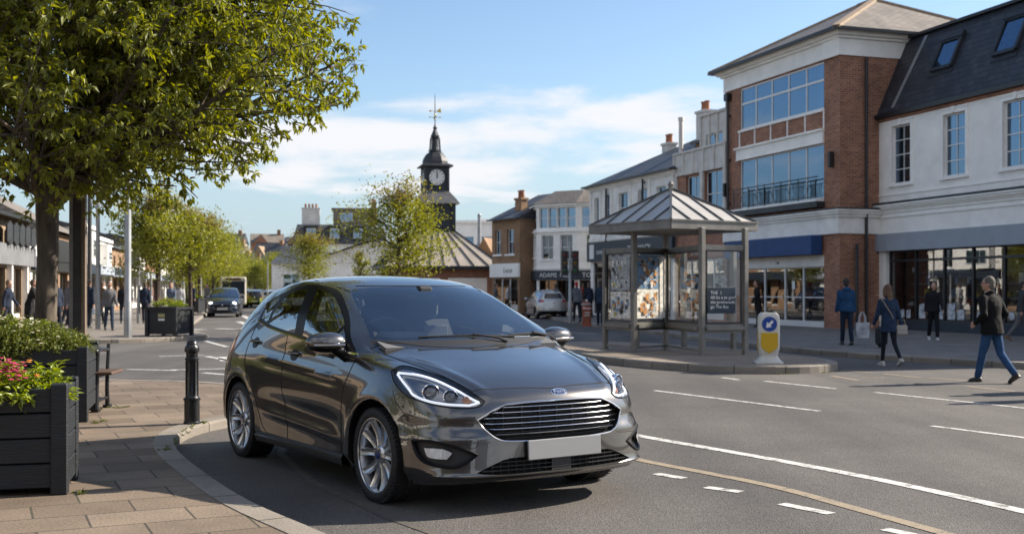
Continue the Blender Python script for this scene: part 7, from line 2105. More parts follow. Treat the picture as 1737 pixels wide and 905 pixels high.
def bollard():
    R = empty('cast_iron_bollard', (-3.33,11.9,PH)); tag(R, 'black cast iron bollard with domed cap standing on the pavement behind the car', 'bollard')
    Mb = mat('bollard_black', (.013,.014,.016), .33, .3, bump=.2, bscale=50, coat=.3)
    prof = [(.088,0),(.088,.02),(.080,.03),(.078,.245),(.088,.25),(.088,.268),(.074,.275),(.062,.30),(.060,.66),(.072,.665),(.072,.682),(.060,.69),(.060,.745),(.074,.75),(.076,.765),(.074,.79),(.072,.80),(.055,.825),(.052,.83),(.058,.838),(.05,.857),(.03,.87),(0,.875)]
    m = MB().lathe(prof, (0,0,0), 8 if False else 24); m.build('shaft', Mb, R, smooth=True, angle=30)
    f = MB()
    for k in range(8): a = 2*pi*k/8; f.bar((.061*cos(a),.061*sin(a),.30),(.061*cos(a),.061*sin(a),.655),.012,.012)
    f.build('flutes', Mb, R)
bollard()

def bench():
    R = empty('park_bench', (-4.72,13.35,PH), radians(6)); tag(R, 'wooden slatted bench with black cast iron arms behind the planters', 'bench')
    Mi = mat('bench_iron', (.015,.015,.017), .4, .3); Mw = mat('bench_wood', (.11,.065,.045), .65, var=.35, vscale=5, bump=.4, bscale=20, stretch=(.3,4,4))
    # bench runs towards -x from its right end; seat faces the road behind (+y side open)
    for x in (-.06,-1.75):
        m = MB()
        m.tube([(x,-.30,0),(x,-.27,.25),(x,-.24,.45),(x,-.22,.66)], [.028,.024,.022,.026], 8).tube([(x,.24,0),(x,.22,.25),(x,.24,.45),(x,.30,.75)], [.028,.024,.022,.02], 8)
        m.tube([(x,-.26,.66),(x,-.10,.70),(x,.12,.69),(x,.29,.68)], .022, 8); m.ball((x,-.27,.69),(.036,.045,.034))
        m.tube([(x,-.29,.12),(x,.24,.12)], .018, 6).tube([(x,-.26,.40),(x,.25,.40)], .02, 6).box(x-.04,x+.04,-.36,-.24,0,.035).box(x-.04,x+.04,.18,.30,0,.035)
        m.build('end_frame', Mi, R, smooth=True)
    for k in range(5): MB().bbox(-1.85,.12,-.30+.115*k,-.20+.115*k,.42,.455,.008).build('slat', Mw, R)
    MB().bbox(-1.7,-.06,-.01,.03,.10,.14,.006).build('stretcher', Mi, R)
bench()

def pole(px, base_y, top_y, w, name, lab, m, z=.12, arm=False, group=None, base=True):
    d = F_PX*(CAMH-z)/(base_y-HOR); X = (px-CX)*d/F_PX; H = CAMH+(HOR-top_y)*d/F_PX-z; r = w*d/F_PX/2
    R = empty(name, (X,d,z)); tag(R, lab, 'post' if not arm else 'street lamp', group)
    mb = MB().lathe([(r*1.25,0),(r*1.25,1.0),(r*1.05,1.05),(r*1.0,H*.5),(r*.8,H)] if base else [(r,0),(r,H)], (0,0,0), 12); mb.build('column', m, R, smooth=True, angle=30)
    if arm:
        MB().tube([(0,0,H),(.15,0,H+.25),(.9,0,H+.35)], r*.6, 8).build('arm', m, R, smooth=True)
        MB().ball((1.15,0,H+.33),(.35,.14,.08)).build('lantern', m, R, smooth=True)
    else: MB().ball((0,0,H),(r*.95,r*.95,r*.9)).build('cap', m, R, smooth=True)
    return R
pole(217,572,-60,11,'lamp_post','pale grey lamp post standing left of the square planter, thickest of the poles',M_galv,arm=True)
pole(166,558,200,7,'steel_pole','thin pale steel pole second from the dark wooden post',M_galv)
pole(152,547,180,7,'steel_pole','thin dark pole nearest the dark wooden post',M_dpost)
pole(235,548,440,5,'sign_pole','short pale pole carrying a small sign right of the grey lamp post',M_galv)
pole(271,545,295,4,'steel_pole','slim dark pole rising above the nearest street tree',M_dpost)
for i, (px, y, t) in enumerate(((292,535,462),(311,534,465),(340,530,468),(256,540,466),(247,537,468))):
    pole(px, y, t, 5, 'short_post', 'short pale post among the street trees, %s' % ['third from the left','fourth from the left','rightmost','second from the left','leftmost'][i], M_galv, group='short posts among the street trees')
pole(592,512,437,3,'steel_pole','slim white pole in front of the gabled hall',M_galv)
pole(813,522,365,7,'lamp_post','grey column lamp post right of the market roof',M_galv)
pole(871,526,392,6,'lamp_post','dark green lamp post in front of the brown brick building',M_dpost)
pole(454,520,445,2.5,'steel_pole','thin pole beside the far small trees',M_galv)
# small flag sign
def flag_sign():
    d = F_PX*1.38/58; X = (231-CX)*d/F_PX; R = empty('street_sign', (X,d-.1,2.3)); tag(R, 'small blank pale rectangular sign on the short pole beyond the grey lamp post', 'sign')
    MB().bbox(-.18,.18,-.02,.02,0,.75,.01).build('plate', B_grey, R); MB().box(-.03,.03,.02,.1,.3,.35).build('clip', M_galv, R)
flag_sign()
# dark timber-cased post beside the tree
def wood_post():
    R = empty('dark_post', (-6.07,16.0,PH), radians(12)); tag(R, 'tall square dark steel and timber post beside the big tree trunk', 'post')
    MB().box(-.055,.055,-.08,.08,0,6.5).build('core', M_dpost, R)
    Wd = mat('weathered_timber', (.14,.105,.08), .85, var=.4, vscale=3, bump=.4, bscale=20, stretch=(3,3,.2))
    MB().box(.056,.105,-.09,.09,0,6.5).build('timber_casing', Wd, R); MB().box(-.105,-.056,-.09,.09,0,6.5).build('timber_casing', mat('grey_timber', (.16,.16,.16), .8, var=.3, vscale=3), R)
wood_post()
def signals():
    d = F_PX*1.38/57; X = (967-CX)*d/F_PX; R = empty('traffic_light', (X,d,.12)); tag(R, 'traffic light with two black signal heads on a grey pole at the right kerb', 'traffic light')
    MB().lathe([(.09,0),(.09,.9),(.07,.95),(.06,3.3),(.05,3.35)], (0,0,0), 12).build('pole', M_galv, R, smooth=True)
    for x, rz in ((-.24,.3),(.22,-.2)):
        m = MB(); m.X = Matrix.Translation((x,0,0)) @ Matrix.Rotation(rz,4,'Z')
        m.bbox(-.13,.13,-.10,.10,1.95,2.95,.02)
        for k in range(3): m.tube([(.0,-.11,2.78-.31*k+.10),(0,-.24,2.78-.31*k+.10)], [.10,.08], 8, cap=False) if False else m.box(-.09,.09,-.24,-.10,2.87-.31*k,2.885-.31*k)
        h = m.build('signal_head', B_dark, R)
        for k, c in enumerate(((.12,.01,.01),(.15,.08,.01),(.01,.10,.04))):
            n = MB(); n.X = m.X; n.lathe([(.085,-.102),(.08,-.112),(0,-.118)], (0,0,2.77-.31*k), 14, 'y', cap=False); n.build('lens', mat('signal_%d' % k, c, .2), h)
    MB().box(-.24,.22,-.02,.02,2.4,2.44).build('bracket', B_dark, R)
signals()
def info_bollard():
    R = empty('rust_red_bollard', (2.78,42.6,.12)); tag(R, 'rust red advertising bollard with pale lettering at the far right kerb corner', 'bollard')
    MB().lathe([(.20,0),(.20,.05),(.17,.06),(.17,.76),(.19,.78),(.19,.84),(.10,.90),(0,.91)], (0,0,0), 16).build('drum', mat('rust_red', (.24,.065,.03), .6, var=.3, vscale=5), R, smooth=True, angle=30)
    MB().lathe([(.175,.60),(.178,.61),(.178,.73),(.175,.74)], (0,0,0), 16, cap=False).build('band', M_red, R); MB().lathe([(.195,.775),(.2,.79),(.2,.83),(.195,.84)], (0,0,0), 16, cap=False).build('cap_ring', M_galv, R)
    for z, tx in ((.66,'TRASH'),(.45,'THIS\nWAY')): text_mesh('lettering', tx, .10, B_signw, R, depth=.01, loc=(0,-.18,z))
    MB().ball((0,0,.95),.045).build('knob', B_frame, R)
info_bollard()
# bus-stop style board on the right
# ================================================================== people
SKIN = mat('skin', (.42,.24,.17), .55, var=.08, vscale=20)
def cloth(n, c, v=.22): return mat('cloth_'+n, c, .88, var=v, vscale=7, bump=.5, bscale=9, spec=.2)
def remesh(mb, voxel, name, mats, parent, shrink=0.):
    me = bpy.data.meshes.new('t'); me.from_pydata([tuple(v) for v in mb.v], [], mb.f)
    bm = bmesh.new(); bm.from_mesh(me); bmesh.ops.recalc_face_normals(bm, faces=bm.faces[:]); bm.to_mesh(me); bm.free()
    t = bpy.data.objects.new('t', me); COL.objects.link(t)
    r = t.modifiers.new('r', 'REMESH'); r.mode = 'VOXEL'; r.voxel_size = voxel; r.use_smooth_shade = True
    s = t.modifiers.new('s', 'SMOOTH'); s.factor = .5; s.iterations = 3
    m2 = bpy.data.meshes.new_from_object(t.evaluated_get(bpy.context.evaluated_depsgraph_get())); bpy.data.objects.remove(t)
    m2.materials.clear(); m2.materials.append(mats); m2.name = name
    o = bpy.data.objects.new(name, m2); COL.objects.link(o)
    if parent is not None: o.parent = parent
    return o
def limb(mb, pts, rs, seg=12):
    mb.tube(pts, rs, seg)
    for p, r in zip(pts, rs): mb.ball(p, r, seg, 8)
def loft(mb, rows, seg=20):
    """rows (z, half width y, half depth x, x offset)"""
    vs = []
    for z, w, d, ox, *oy in rows:
        y0 = oy[0] if oy else 0
        for k in range(seg):
            a = 2*pi*k/seg; vs.append((ox+d*cos(a), y0+w*sin(a), z))
    n = len(rows)
    fs = [(i*seg+k, i*seg+(k+1)%seg, (i+1)*seg+(k+1)%seg, (i+1)*seg+k) for i in range(n-1) for k in range(seg)]
    fs += [tuple(range(seg-1,-1,-1)), tuple((n-1)*seg+k for k in range(seg))]
    mb.add(vs, fs)
def make_person(loc, rz, H, lab, legs=(.38,.12,-.30,.35), arms=((.3,.35,.12),(-.25,.3,.12)), coat=(.03,.03,.035), trousers=(.03,.03,.04), shoes=(.02,.02,.02), hair=(.05,.035,.025), coat_len=.84, voxel=.016, hair_kind='short', fem=False, lean=.04, head_turn=0., group=None, cn='x', bulk=1., hood=False):
    R = empty('person', loc, rz); tag(R, lab, 'person', group); s_ = H/1.75; R.scale = (s_, s_, s_)
    swf = .93 if fem else 1.0
    def leg(side, a, b):
        y = .085*side; hip = Vector((0,y,.90)); k = hip+Vector((sin(a),0,-cos(a)))*.43; an = k+Vector((sin(a-b),0,-cos(a-b)))*.41
        return hip, k, an, a-b
    LG = [leg(1, legs[0], legs[1]), leg(-1, legs[2], legs[3])]
    pitch = [max(-.5, min(.75, -(g[3])*.9)) if g[3] < -.15 else 0 for g in LG]
    low = min(min(g[2].z-.085-(.13*sin(abs(p)) if p > 0 else 0) for g, p in zip(LG, pitch)), 9)
    dz = -low; 
    def U(v): return Vector(v)+Vector((0,0,dz))
    sh = [Vector((lean, .160*swf*(1+(bulk-1)*.6), 1.39)), Vector((lean, -.160*swf*(1+(bulk-1)*.6), 1.39))]
    def arm(i):
        sw, el, out = arms[i]; sd = 1 if i == 0 else -1
        e = sh[i]+Vector((sin(sw), sd*sin(out), -cos(sw)*cos(out))).normalized()*.285
        w = e+Vector((sin(sw+el), sd*sin(out)*(.2 if el > .8 else .8) - (sd*.25 if el > 1. else 0), -cos(sw+el))).normalized()*.25
        return sh[i], e, w
    AR = [arm(0), arm(1)]
    hd = Vector((lean+.03, 0, 1.635)); Mh = Matrix.Translation(U(hd)) @ Matrix.Rotation(head_turn, 4, 'Z')
    # ---- body, one continuous skin
    b = MB()
    loft(b, [(.86+dz,.13,.095,0),(.92+dz,.155,.11,0),(1.02+dz,.14,.095,.0),(1.12+dz,.13,.09,lean*.4),(1.27+dz,.155,.105,lean*.8),(1.38+dz,.165,.095,lean),(1.45+dz,.11,.07,lean),(1.50+dz,.05,.05,lean)])
    limb(b, [U((lean,0,1.44)), U((lean+.015,0,1.56))], [.055,.052])
    b.X = Mh; b.ball((0,0,.01), (.098,.076,.122), 16, 12); b.ball((.035,0,-.055), (.06,.052,.06), 12, 8); b.ball((.103,0,-.01), (.018,.013,.024), 8, 6)
    b.ball((-.005,.078,-.005), (.02,.012,.03), 8, 6); b.ball((-.005,-.078,-.005), (.02,.012,.03), 8, 6); b.X = Matrix.Identity(4)
    for g in LG: limb(b, [U(g[0]), U(g[1]), U(g[2])], [.068,.042,.030])
    for i, (a0, e, w) in enumerate(AR):
        limb(b, [U(a0), U(e), U(w)], [.05,.04,.027])
        d = (w-e).normalized(); sd = 1 if i == 0 else -1
        c = U(w); sidev = Vector((0,1,0)).cross(d).normalized() if abs(d.y) < .9 else Vector((1,0,0))
        pal = c+d*.05; b.bar(c, c+d*.085, .075, .03, up=Vector((0,1,0)))
        for f in range(4):
            o_ = sidev*(-.028+.019*f); L_ = (.062,.072,.068,.052)[f]; q0 = c+d*.08+o_; q1 = q0+d*L_*.5; q2 = q1+(d*.75+Vector((0,-sd*.65,0))).normalized()*L_*.5
            limb(b, [q0,q1,q2], [.0095,.009,.008], 6)
        q0 = c+d*.025-sidev*.034*1; q1 = q0+(d*.7-sidev*.6).normalized()*.035; limb(b, [q0,q1,q1+d*.025], [.011,.010,.009], 6)
    body = remesh(b, voxel*.75, 'body', SKIN, R)
    ey = MB(); ey.X = Mh
    for s in (-1,1): ey.ball((.088,s*.032,.018), (.008,.012,.007), 8, 5)
    ey.ball((.088,0,-.062), (.006,.022,.005), 8, 4); ey.build('eyes_and_mouth', mat('dark_features', (.06,.025,.02), .5), body, smooth=True)
    # ---- trousers
    t = MB(); loft(t, [(.80+dz,.15,.10,0),(.88+dz,.168,.12,0),(.98+dz,.155,.108,0),(1.03+dz,.15,.10,0)])
    for g in LG:
        kd = U(g[1]); limb(t, [U(g[0]), U(g[0]).lerp(kd,.5), kd, kd.lerp(U(g[2]),.5), U(g[2])+Vector((0,0,.02))], [.092,.082,.068,.062,.058] if not fem else [.09,.07,.052,.047,.038])
    remesh(t, voxel, 'trousers', cloth('tr_'+cn, trousers), R)
    # ---- shoes
    for g, pt in zip(LG, pitch):
        sm = MB(); sm.X = Matrix.Translation(U(g[2])) @ Matrix.Rotation(pt if g[3] < 0 else -.0, 4, 'Y')
        sm.ball((-.02,0,-.045),(.06,.042,.045),10,8); sm.ball((.10,0,-.058),(.075,.045,.032),10,8); limb(sm, [(0,0,-.04),(.08,0,-.05)],[.042,.038],8)
        sm.ball((0,0,.0),(.05,.042,.04),8,6)
        sm.box(-.075,.17,-.038,.038,-.092,-.070)
        remesh(sm, .010, 'shoe', mat('shoe_'+cn, shoes, .5), R)
    # ---- coat
    c = MB(); k = bulk; ka = 1+(bulk-1)*.5
    rows = [(coat_len-.0,.185*k,.135*k,.0),(coat_len+.10,.18*k,.132*k,0),(1.0,.165*k,.122*k,.0),(1.12,.155*k,.112*k,lean*.4),(1.27,.185*k,.128*k,lean*.8),(1.36,.185*k,.12*k,lean),(1.42,.145*k,.095*k,lean),(1.47,.085,.07,lean),(1.51,.066,.064,lean)]
    if fem: rows = [(r[0], r[1]*.92, r[2]*.95, r[3]) for r in rows]
    loft(c, [(r[0]+dz,)+r[1:] for r in rows if r[0] >= coat_len-.01])
    for a0, e, w in AR: limb(c, [U(a0), U(a0).lerp(U(e),.5), U(e), U(w)-(w-e).normalized()*.01], [.070*ka,.064*ka,.055*ka,.043*ka])
    if hood: c.ball(U((lean-.07,0,1.46)), (.07,.12,.07), 12, 8)
    limb(c, [U((lean-.04,-.05,1.50)), U((lean-.05,0,1.515)), U((lean-.04,.05,1.50))], [.03,.03,.03])
    co = remesh(c, voxel, 'coat', cloth('ct_'+cn, coat), R)
    # folds
    for v in co.data.vertices:
        n_ = noise.noise(Vector((v.co.x*7, v.co.y*7, v.co.z*3.2)))*.010 + noise.noise(v.co*17)*.004
        dd = Vector((v.co.x-lean*.5, v.co.y, 0)); 
        if dd.length > .02: v.co += dd.normalized()*n_
    # ---- hair
    h = MB(); h.X = Mh
    if hair_kind != 'bald':
        h.ball((-.018,0,.035), (.098,.086,.108), 16, 10); h.ball((-.045,0,-.02), (.068,.078,.085), 12, 8)
    if hair_kind == 'long':
        h.ball((-.06,0,-.10), (.065,.088,.12), 12, 8); h.ball((-.075,0,-.20), (.05,.085,.11), 12, 8); h.ball((-.075,.0,-.28), (.038,.065,.07), 10, 8); h.ball((.0,.07,-.06),(.06,.03,.12),8,6); h.ball((.0,-.07,-.06),(.06,.03,.12),8,6)
    ho = remesh(h, .010 if voxel < .02 else .018, 'hair', mat('hair_'+cn, hair, .75, var=.4, vscale=30, bump=.8, bscale=60, stretch=(1,1,.2)), R)
    # keep the face free
    bm = bmesh.new(); bm.from_mesh(ho.data); Mi = Mh.inverted()
    kill = [v for v in bm.verts if (Mi@v.co).x > .045 and (Mi@v.co).z < .055 or ((Mi@v.co).x > .06 and (Mi@v.co).z < .075)]
    bmesh.ops.delete(bm, geom=kill, context='VERTS'); bm.to_mesh(ho.data); bm.free()
    return R

pA = make_person((7.72,18.4,0), radians(122), 1.69, 'man in short black coat, blue jeans and glasses striding across the road at the right', legs=(.27,.05,-.25,.40), arms=((-.30,1.25,.30),(-.40,1.3,.32)),
    coat=(.007,.007,.008), trousers=(.025,.065,.15), shoes=(.025,.018,.014), hair=(.12,.105,.09), coat_len=.80, voxel=.014, head_turn=.55, cn='black_coat', bulk=1.22)
def glasses():
    o = MB().tube([(.112,.03,.022),(.112,-.03,.022)],.003,5).tube([(.10,.055,.025),(.0,.085,.02)],.003,5).tube([(.10,-.055,.025),(.0,-.085,.02)],.003,5)
    for s in (-1,1): o.tube([(.108,s*.034+.02*cos(a),.020+.016*sin(a)) for a in [2*pi*k/12 for k in range(12)]], .0025, 5, closed=True)
    R = empty('glasses', (0,0,0), 0); g = o.build('frame', B_dark, R); s = 1.69/1.75
    R.scale = (s,s,s); R.rotation_euler = (0,0,radians(122)+.55); R.location = pA.location + Matrix.Rotation(radians(122),3,'Z') @ Vector((.07,0,1.640))*s
    tag(R, 'thin dark framed glasses worn by the man in the black coat', 'glasses')
glasses()
pB = make_person((7.38,22.4,0), radians(104), 1.56, 'woman with long brown hair, navy jacket, leggings and pale shoes walking across the road', legs=(.16,.05,-.20,.40), arms=((.22,.25,.18),(-.30,.15,.20)),
    coat=(.018,.034,.07), trousers=(.012,.014,.022), shoes=(.45,.42,.38), hair=(.115,.062,.035), coat_len=.72, voxel=.014, hair_kind='long', fem=True, head_turn=.35, cn='navy_woman', bulk=1.1)
pC = make_person((8.25,28.2,.12), radians(92), 1.60, 'man in royal blue padded jacket walking away along the shop pavement with a carrier bag', legs=(.14,.05,-.14,.12), arms=((.05,.15,.16),(.02,.1,.14)),
    coat=(.016,.055,.13), trousers=(.014,.024,.045), shoes=(.02,.02,.02), hair=(.03,.025,.022), coat_len=.86, voxel=.014, cn='blue_jacket', hood=True, bulk=1.12)
pD = make_person((11.35,30.8,.12), radians(-100), 1.54, 'person in black jacket and white shoes walking towards us past the shop window', legs=(.22,.06,-.20,.25), arms=((.25,.3,.12),(-.2,.2,.14)),
    coat=(.014,.014,.018), trousers=(.010,.011,.014), shoes=(.5,.5,.5), hair=(.025,.02,.018), voxel=.018, head_turn=-.4, cn='black_jacket', bulk=1.1)
make_person((13.62,30.6,.12), radians(-20), 1.58, 'person mostly hidden behind the man in the black coat, grey trousers showing', legs=(.3,.06,-.3,.3), coat=(.05,.05,.055), trousers=(.12,.12,.13), shoes=(.15,.08,.04), voxel=.022, cn='grey_hidden')
pE = make_person((8.95,41.6,.12), radians(180), 1.66, 'person in long dark coat standing at the glazed doors under the blue awning', legs=(.05,.0,-.05,.02), coat=(.014,.014,.016), trousers=(.02,.02,.02), voxel=.02, coat_len=.6, cn='door_dark')
pF = make_person((3.36,43.6,.12), radians(80), 1.68, 'person in dark blue coat standing left of the shelter on the far pavement', legs=(.08,.02,-.08,.05), coat=(.02,.035,.06), trousers=(.015,.02,.03), voxel=.02, cn='far_blue')
pG = make_person((2.75,48.5,.12), radians(100), 1.66, 'person with a red hat and grey jacket walking near the traffic light', legs=(.25,.05,-.22,.25), coat=(.12,.13,.16), trousers=(.02,.022,.03), hair=(.45,.03,.03), voxel=.02, cn='red_hat')
pH = make_person((-15.7,46.2,.12), radians(110), 1.60, 'person in black jacket and dark jeans walking left of the grey lamp post', legs=(.25,.08,-.22,.25), coat=(.014,.016,.022), trousers=(.03,.045,.075), hair=(.06,.04,.03), voxel=.02, cn='left_black', bulk=1.1)
pI = make_person((-14.9,50,.12), radians(-80), 1.62, 'person in blue-grey jacket just right of the grey lamp post', legs=(.2,.05,-.2,.2), coat=(.10,.13,.18), trousers=(.03,.035,.05), hair=(.10,.07,.05), voxel=.02, cn='left_blue')
def clone(src, loc, rz, lab, mp=None, s=None, group='passers-by in the far street'):
    c = copy_tree(src); c.location = loc; c.rotation_euler = (0,0,rz); tag(c, lab, 'person', group)
    if s: c.scale = (s,s,s)
    if mp: recolor(c, mp)
    return c
c_grey = cloth('c1', (.12,.12,.13)); c_cream = cloth('c2', (.38,.35,.30)); c_navy = cloth('c3', (.02,.028,.05)); c_red = cloth('c4', (.25,.04,.035)); c_brown = cloth('c5', (.12,.075,.045)); c_white = cloth('c6', (.5,.5,.5))
cts = [c_grey, c_cream, c_navy, c_red, c_brown, c_white]; ctn = ['grey','cream','navy','red','brown','white']
def at(px, py, z=.12):
    g = G(px, py, z); return (g.x, g.y, z)
far_people = [ # px, foot y, proto, colour, rz, label extra
    (246,548,pI,2,100,'with a rucksack, between the grey lamp post and the square planter'),
    (185,560,pH,0,-60,'close behind the thin pale pole'),
    (150,556,pF,2,80,'beside the thin dark pole'),
    (172,549,pG,4,60,'between the two thin poles'),
    (96,566,pF,2,150,'beside the big tree trunk, near the torn signs'),
    (112,560,pI,0,30,'between the tree trunk and the dark post'),
    (122,552,pG,3,200,'half hidden behind the dark square post'),
    (290,538,pF,4,80,'behind the square planter, left one'),
    (306,536,pI,5,100,'behind the square planter, right one'),
    (326,533,pF,2,60,'standing among the street trees near the kerb'),
    (352,528,pG,0,260,'leaning forward beside the dark oncoming car'),
    (270,541,pG,1,80,'in the group beside the nearest street tree'),
    (218,540,pF,2,80,'far behind the grey lamp post'),
    (12,566,pI,2,0,'at the far left edge under the torn signs'),
    (948,531,pF,4,90,'in front of the dark fascia shop, left of the traffic light'),
    (1000,538,pF,2,120,'behind the rust red bollard'),
    (942,536,pI,0,60,'in front of the far shop, behind the silver car'),
    (985,537,pF,3,20,'right of the traffic light, in front of the far shops'),
    (860,530,pG,5,0,'by the brown brick building, left of the silver car'),
    (840,530,pF,0,0,'by the dark lamp post at the brown brick building'),
    (1062,536,pI,4,90,'behind the leftmost glass of the shelter'),
    (1180,545,pF,2,100,'seen through the shelter glass near the panelled building'),
    (1335,545,pG,0,180,'at the glazed doors behind the traffic bollard')]
for px, py, pr, ci, rz, ex in far_people:
    ct = pr.children
    mp = {}
    for ch in ct:
        if ch.name.startswith('hair'): mp[ch.material_slots[0].material.name] = MATS['hair_far_blue' if ci % 2 else 'hair_left_blue']
        if ch.name.startswith('coat'): mp[ch.material_slots[0].material.name] = cts[ci]
    clone(pr, at(px,py), radians(rz), '%s-coated person %s' % (ctn[ci], ex), mp)
# seated woman with long coat at the left edge on the pavement
pS = make_person((-14.2,33.6,.12), radians(20), 1.62, 'hooded person in black coat bending over at the far left edge', legs=(.5,.4,-.1,.2), arms=((.5,.8,.1),(.4,.9,.1)), coat=(.012,.012,.014), trousers=(.02,.02,.02), hair=(.07,.045,.03), voxel=.02, coat_len=.55, lean=.12, cn='left_hooded')

clone(pB, (8.15,15.7,0), radians(170), 'woman in navy jacket crossing just outside the right edge, nearer the viewer', None, 1.62/1.75, 'people crossing beyond the right edge')
clone(pC, (8.75,16.9,0), radians(190), 'man in blue jacket crossing just outside the right edge, farther off', None, 1.7/1.75, 'people crossing beyond the right edge')
# ---- carried things
def tote():
    R = empty('carrier_bag', (8.62,28.15,.30)); tag(R, 'pale printed carrier bag with loop handles held by the man in the blue jacket', 'bag')
    m = MB(); m.prism_xz([(-.15,0),(.15,0),(.17,.38),(-.17,.38)], -.06,.06); m.build('bag', mat('bag_pale', (.36,.38,.42), .7, var=.35, vscale=6), R)
    h = MB(); 
    for y in (-.05,.05): h.tube([(-.08,y,.37),(-.07,y,.52),(-.02,y*.4,.64),(.02,y*.4,.64),(.07,y,.52),(.08,y,.37)], .012, 6)
    h.build('handle', mat('bag_handle', (.45,.46,.5), .7), R, smooth=True)
tote()
def handbag():
    R = empty('handbag', (7.62,22.38,.60)); tag(R, 'small light grey handbag at the side of the woman in the navy jacket', 'bag')
    m = MB().bbox(-.11,.11,-.05,.05,0,.20,.025).bbox(-.10,.10,-.055,-.05,.10,.19,.004); m.build('bag', mat('bag_grey', (.33,.31,.28), .55), R)
    h = MB().tube([(-.08,0,.19),(-.06,0,.30),(.06,0,.30),(.08,0,.19)], .008, 6).tube([(-.1,0,.18),(-.24,-.12,.42),(-.40,-.14,.66),(-.50,-.08,.80)], .009, 6); h.build('strap', mat('strap_tan', (.30,.24,.17), .6), R, smooth=True)
handbag()
def case():
    R = empty('wheeled_bag', (8.72,27.0,.12)); tag(R, 'dark rounded wheeled bag standing on the pavement behind the woman', 'bag')
    m = MB().bbox(-.13,.13,-.12,.12,.05,.50,.06); m.build('case', cloth('case', (.03,.035,.04)), R); MB().tube([(-.06,0,.49),(-.05,0,.62),(.05,0,.62),(.06,0,.49)],.012,6).build('handle', B_dark, R)
    for s in (-1,1): MB().lathe([(.035,s*.10),(.035,s*.13)], (0,0,.035), 10, 'y').build('wheel', M_tyre, R)
case()
# ================================================================== other vehicles
def small_wheel(root, x, y, r=.31, w=.19, m=None):
    s = 1 if y > 0 else -1
    o = MB().lathe([(r*.66,-w/2),(r*.95,-w/2),(r,-w*.35),(r,w*.35),(r*.95,w/2),(r*.66,w/2),(r*.62,w*.3)], (x,y,r), 24, 'y', cap=False).build('wheel', M_tyre, root, smooth=True)
    rm = MB().lathe([(r*.66,w*.42*s),(r*.60,w*.2*s),(0,w*.15*s)], (x,y,r), 20, 'y', cap=False)
    for k in range(7):
        a = 2*pi*k/7; rm.bar((x+.05*sin(a),y+w*.36*s,r+.05*cos(a)), (x+r*.64*sin(a),y+w*.42*s,r+r*.64*cos(a)), .05, .03, up=(0,1,0))
    rm.build('rim', M_alloy, o); MB().lathe([(r*.64,-w*.4*s),(0,-w*.4*s)], (x,y,r), 16, 'y', cap=False).build('hub_back', M_liner, o)
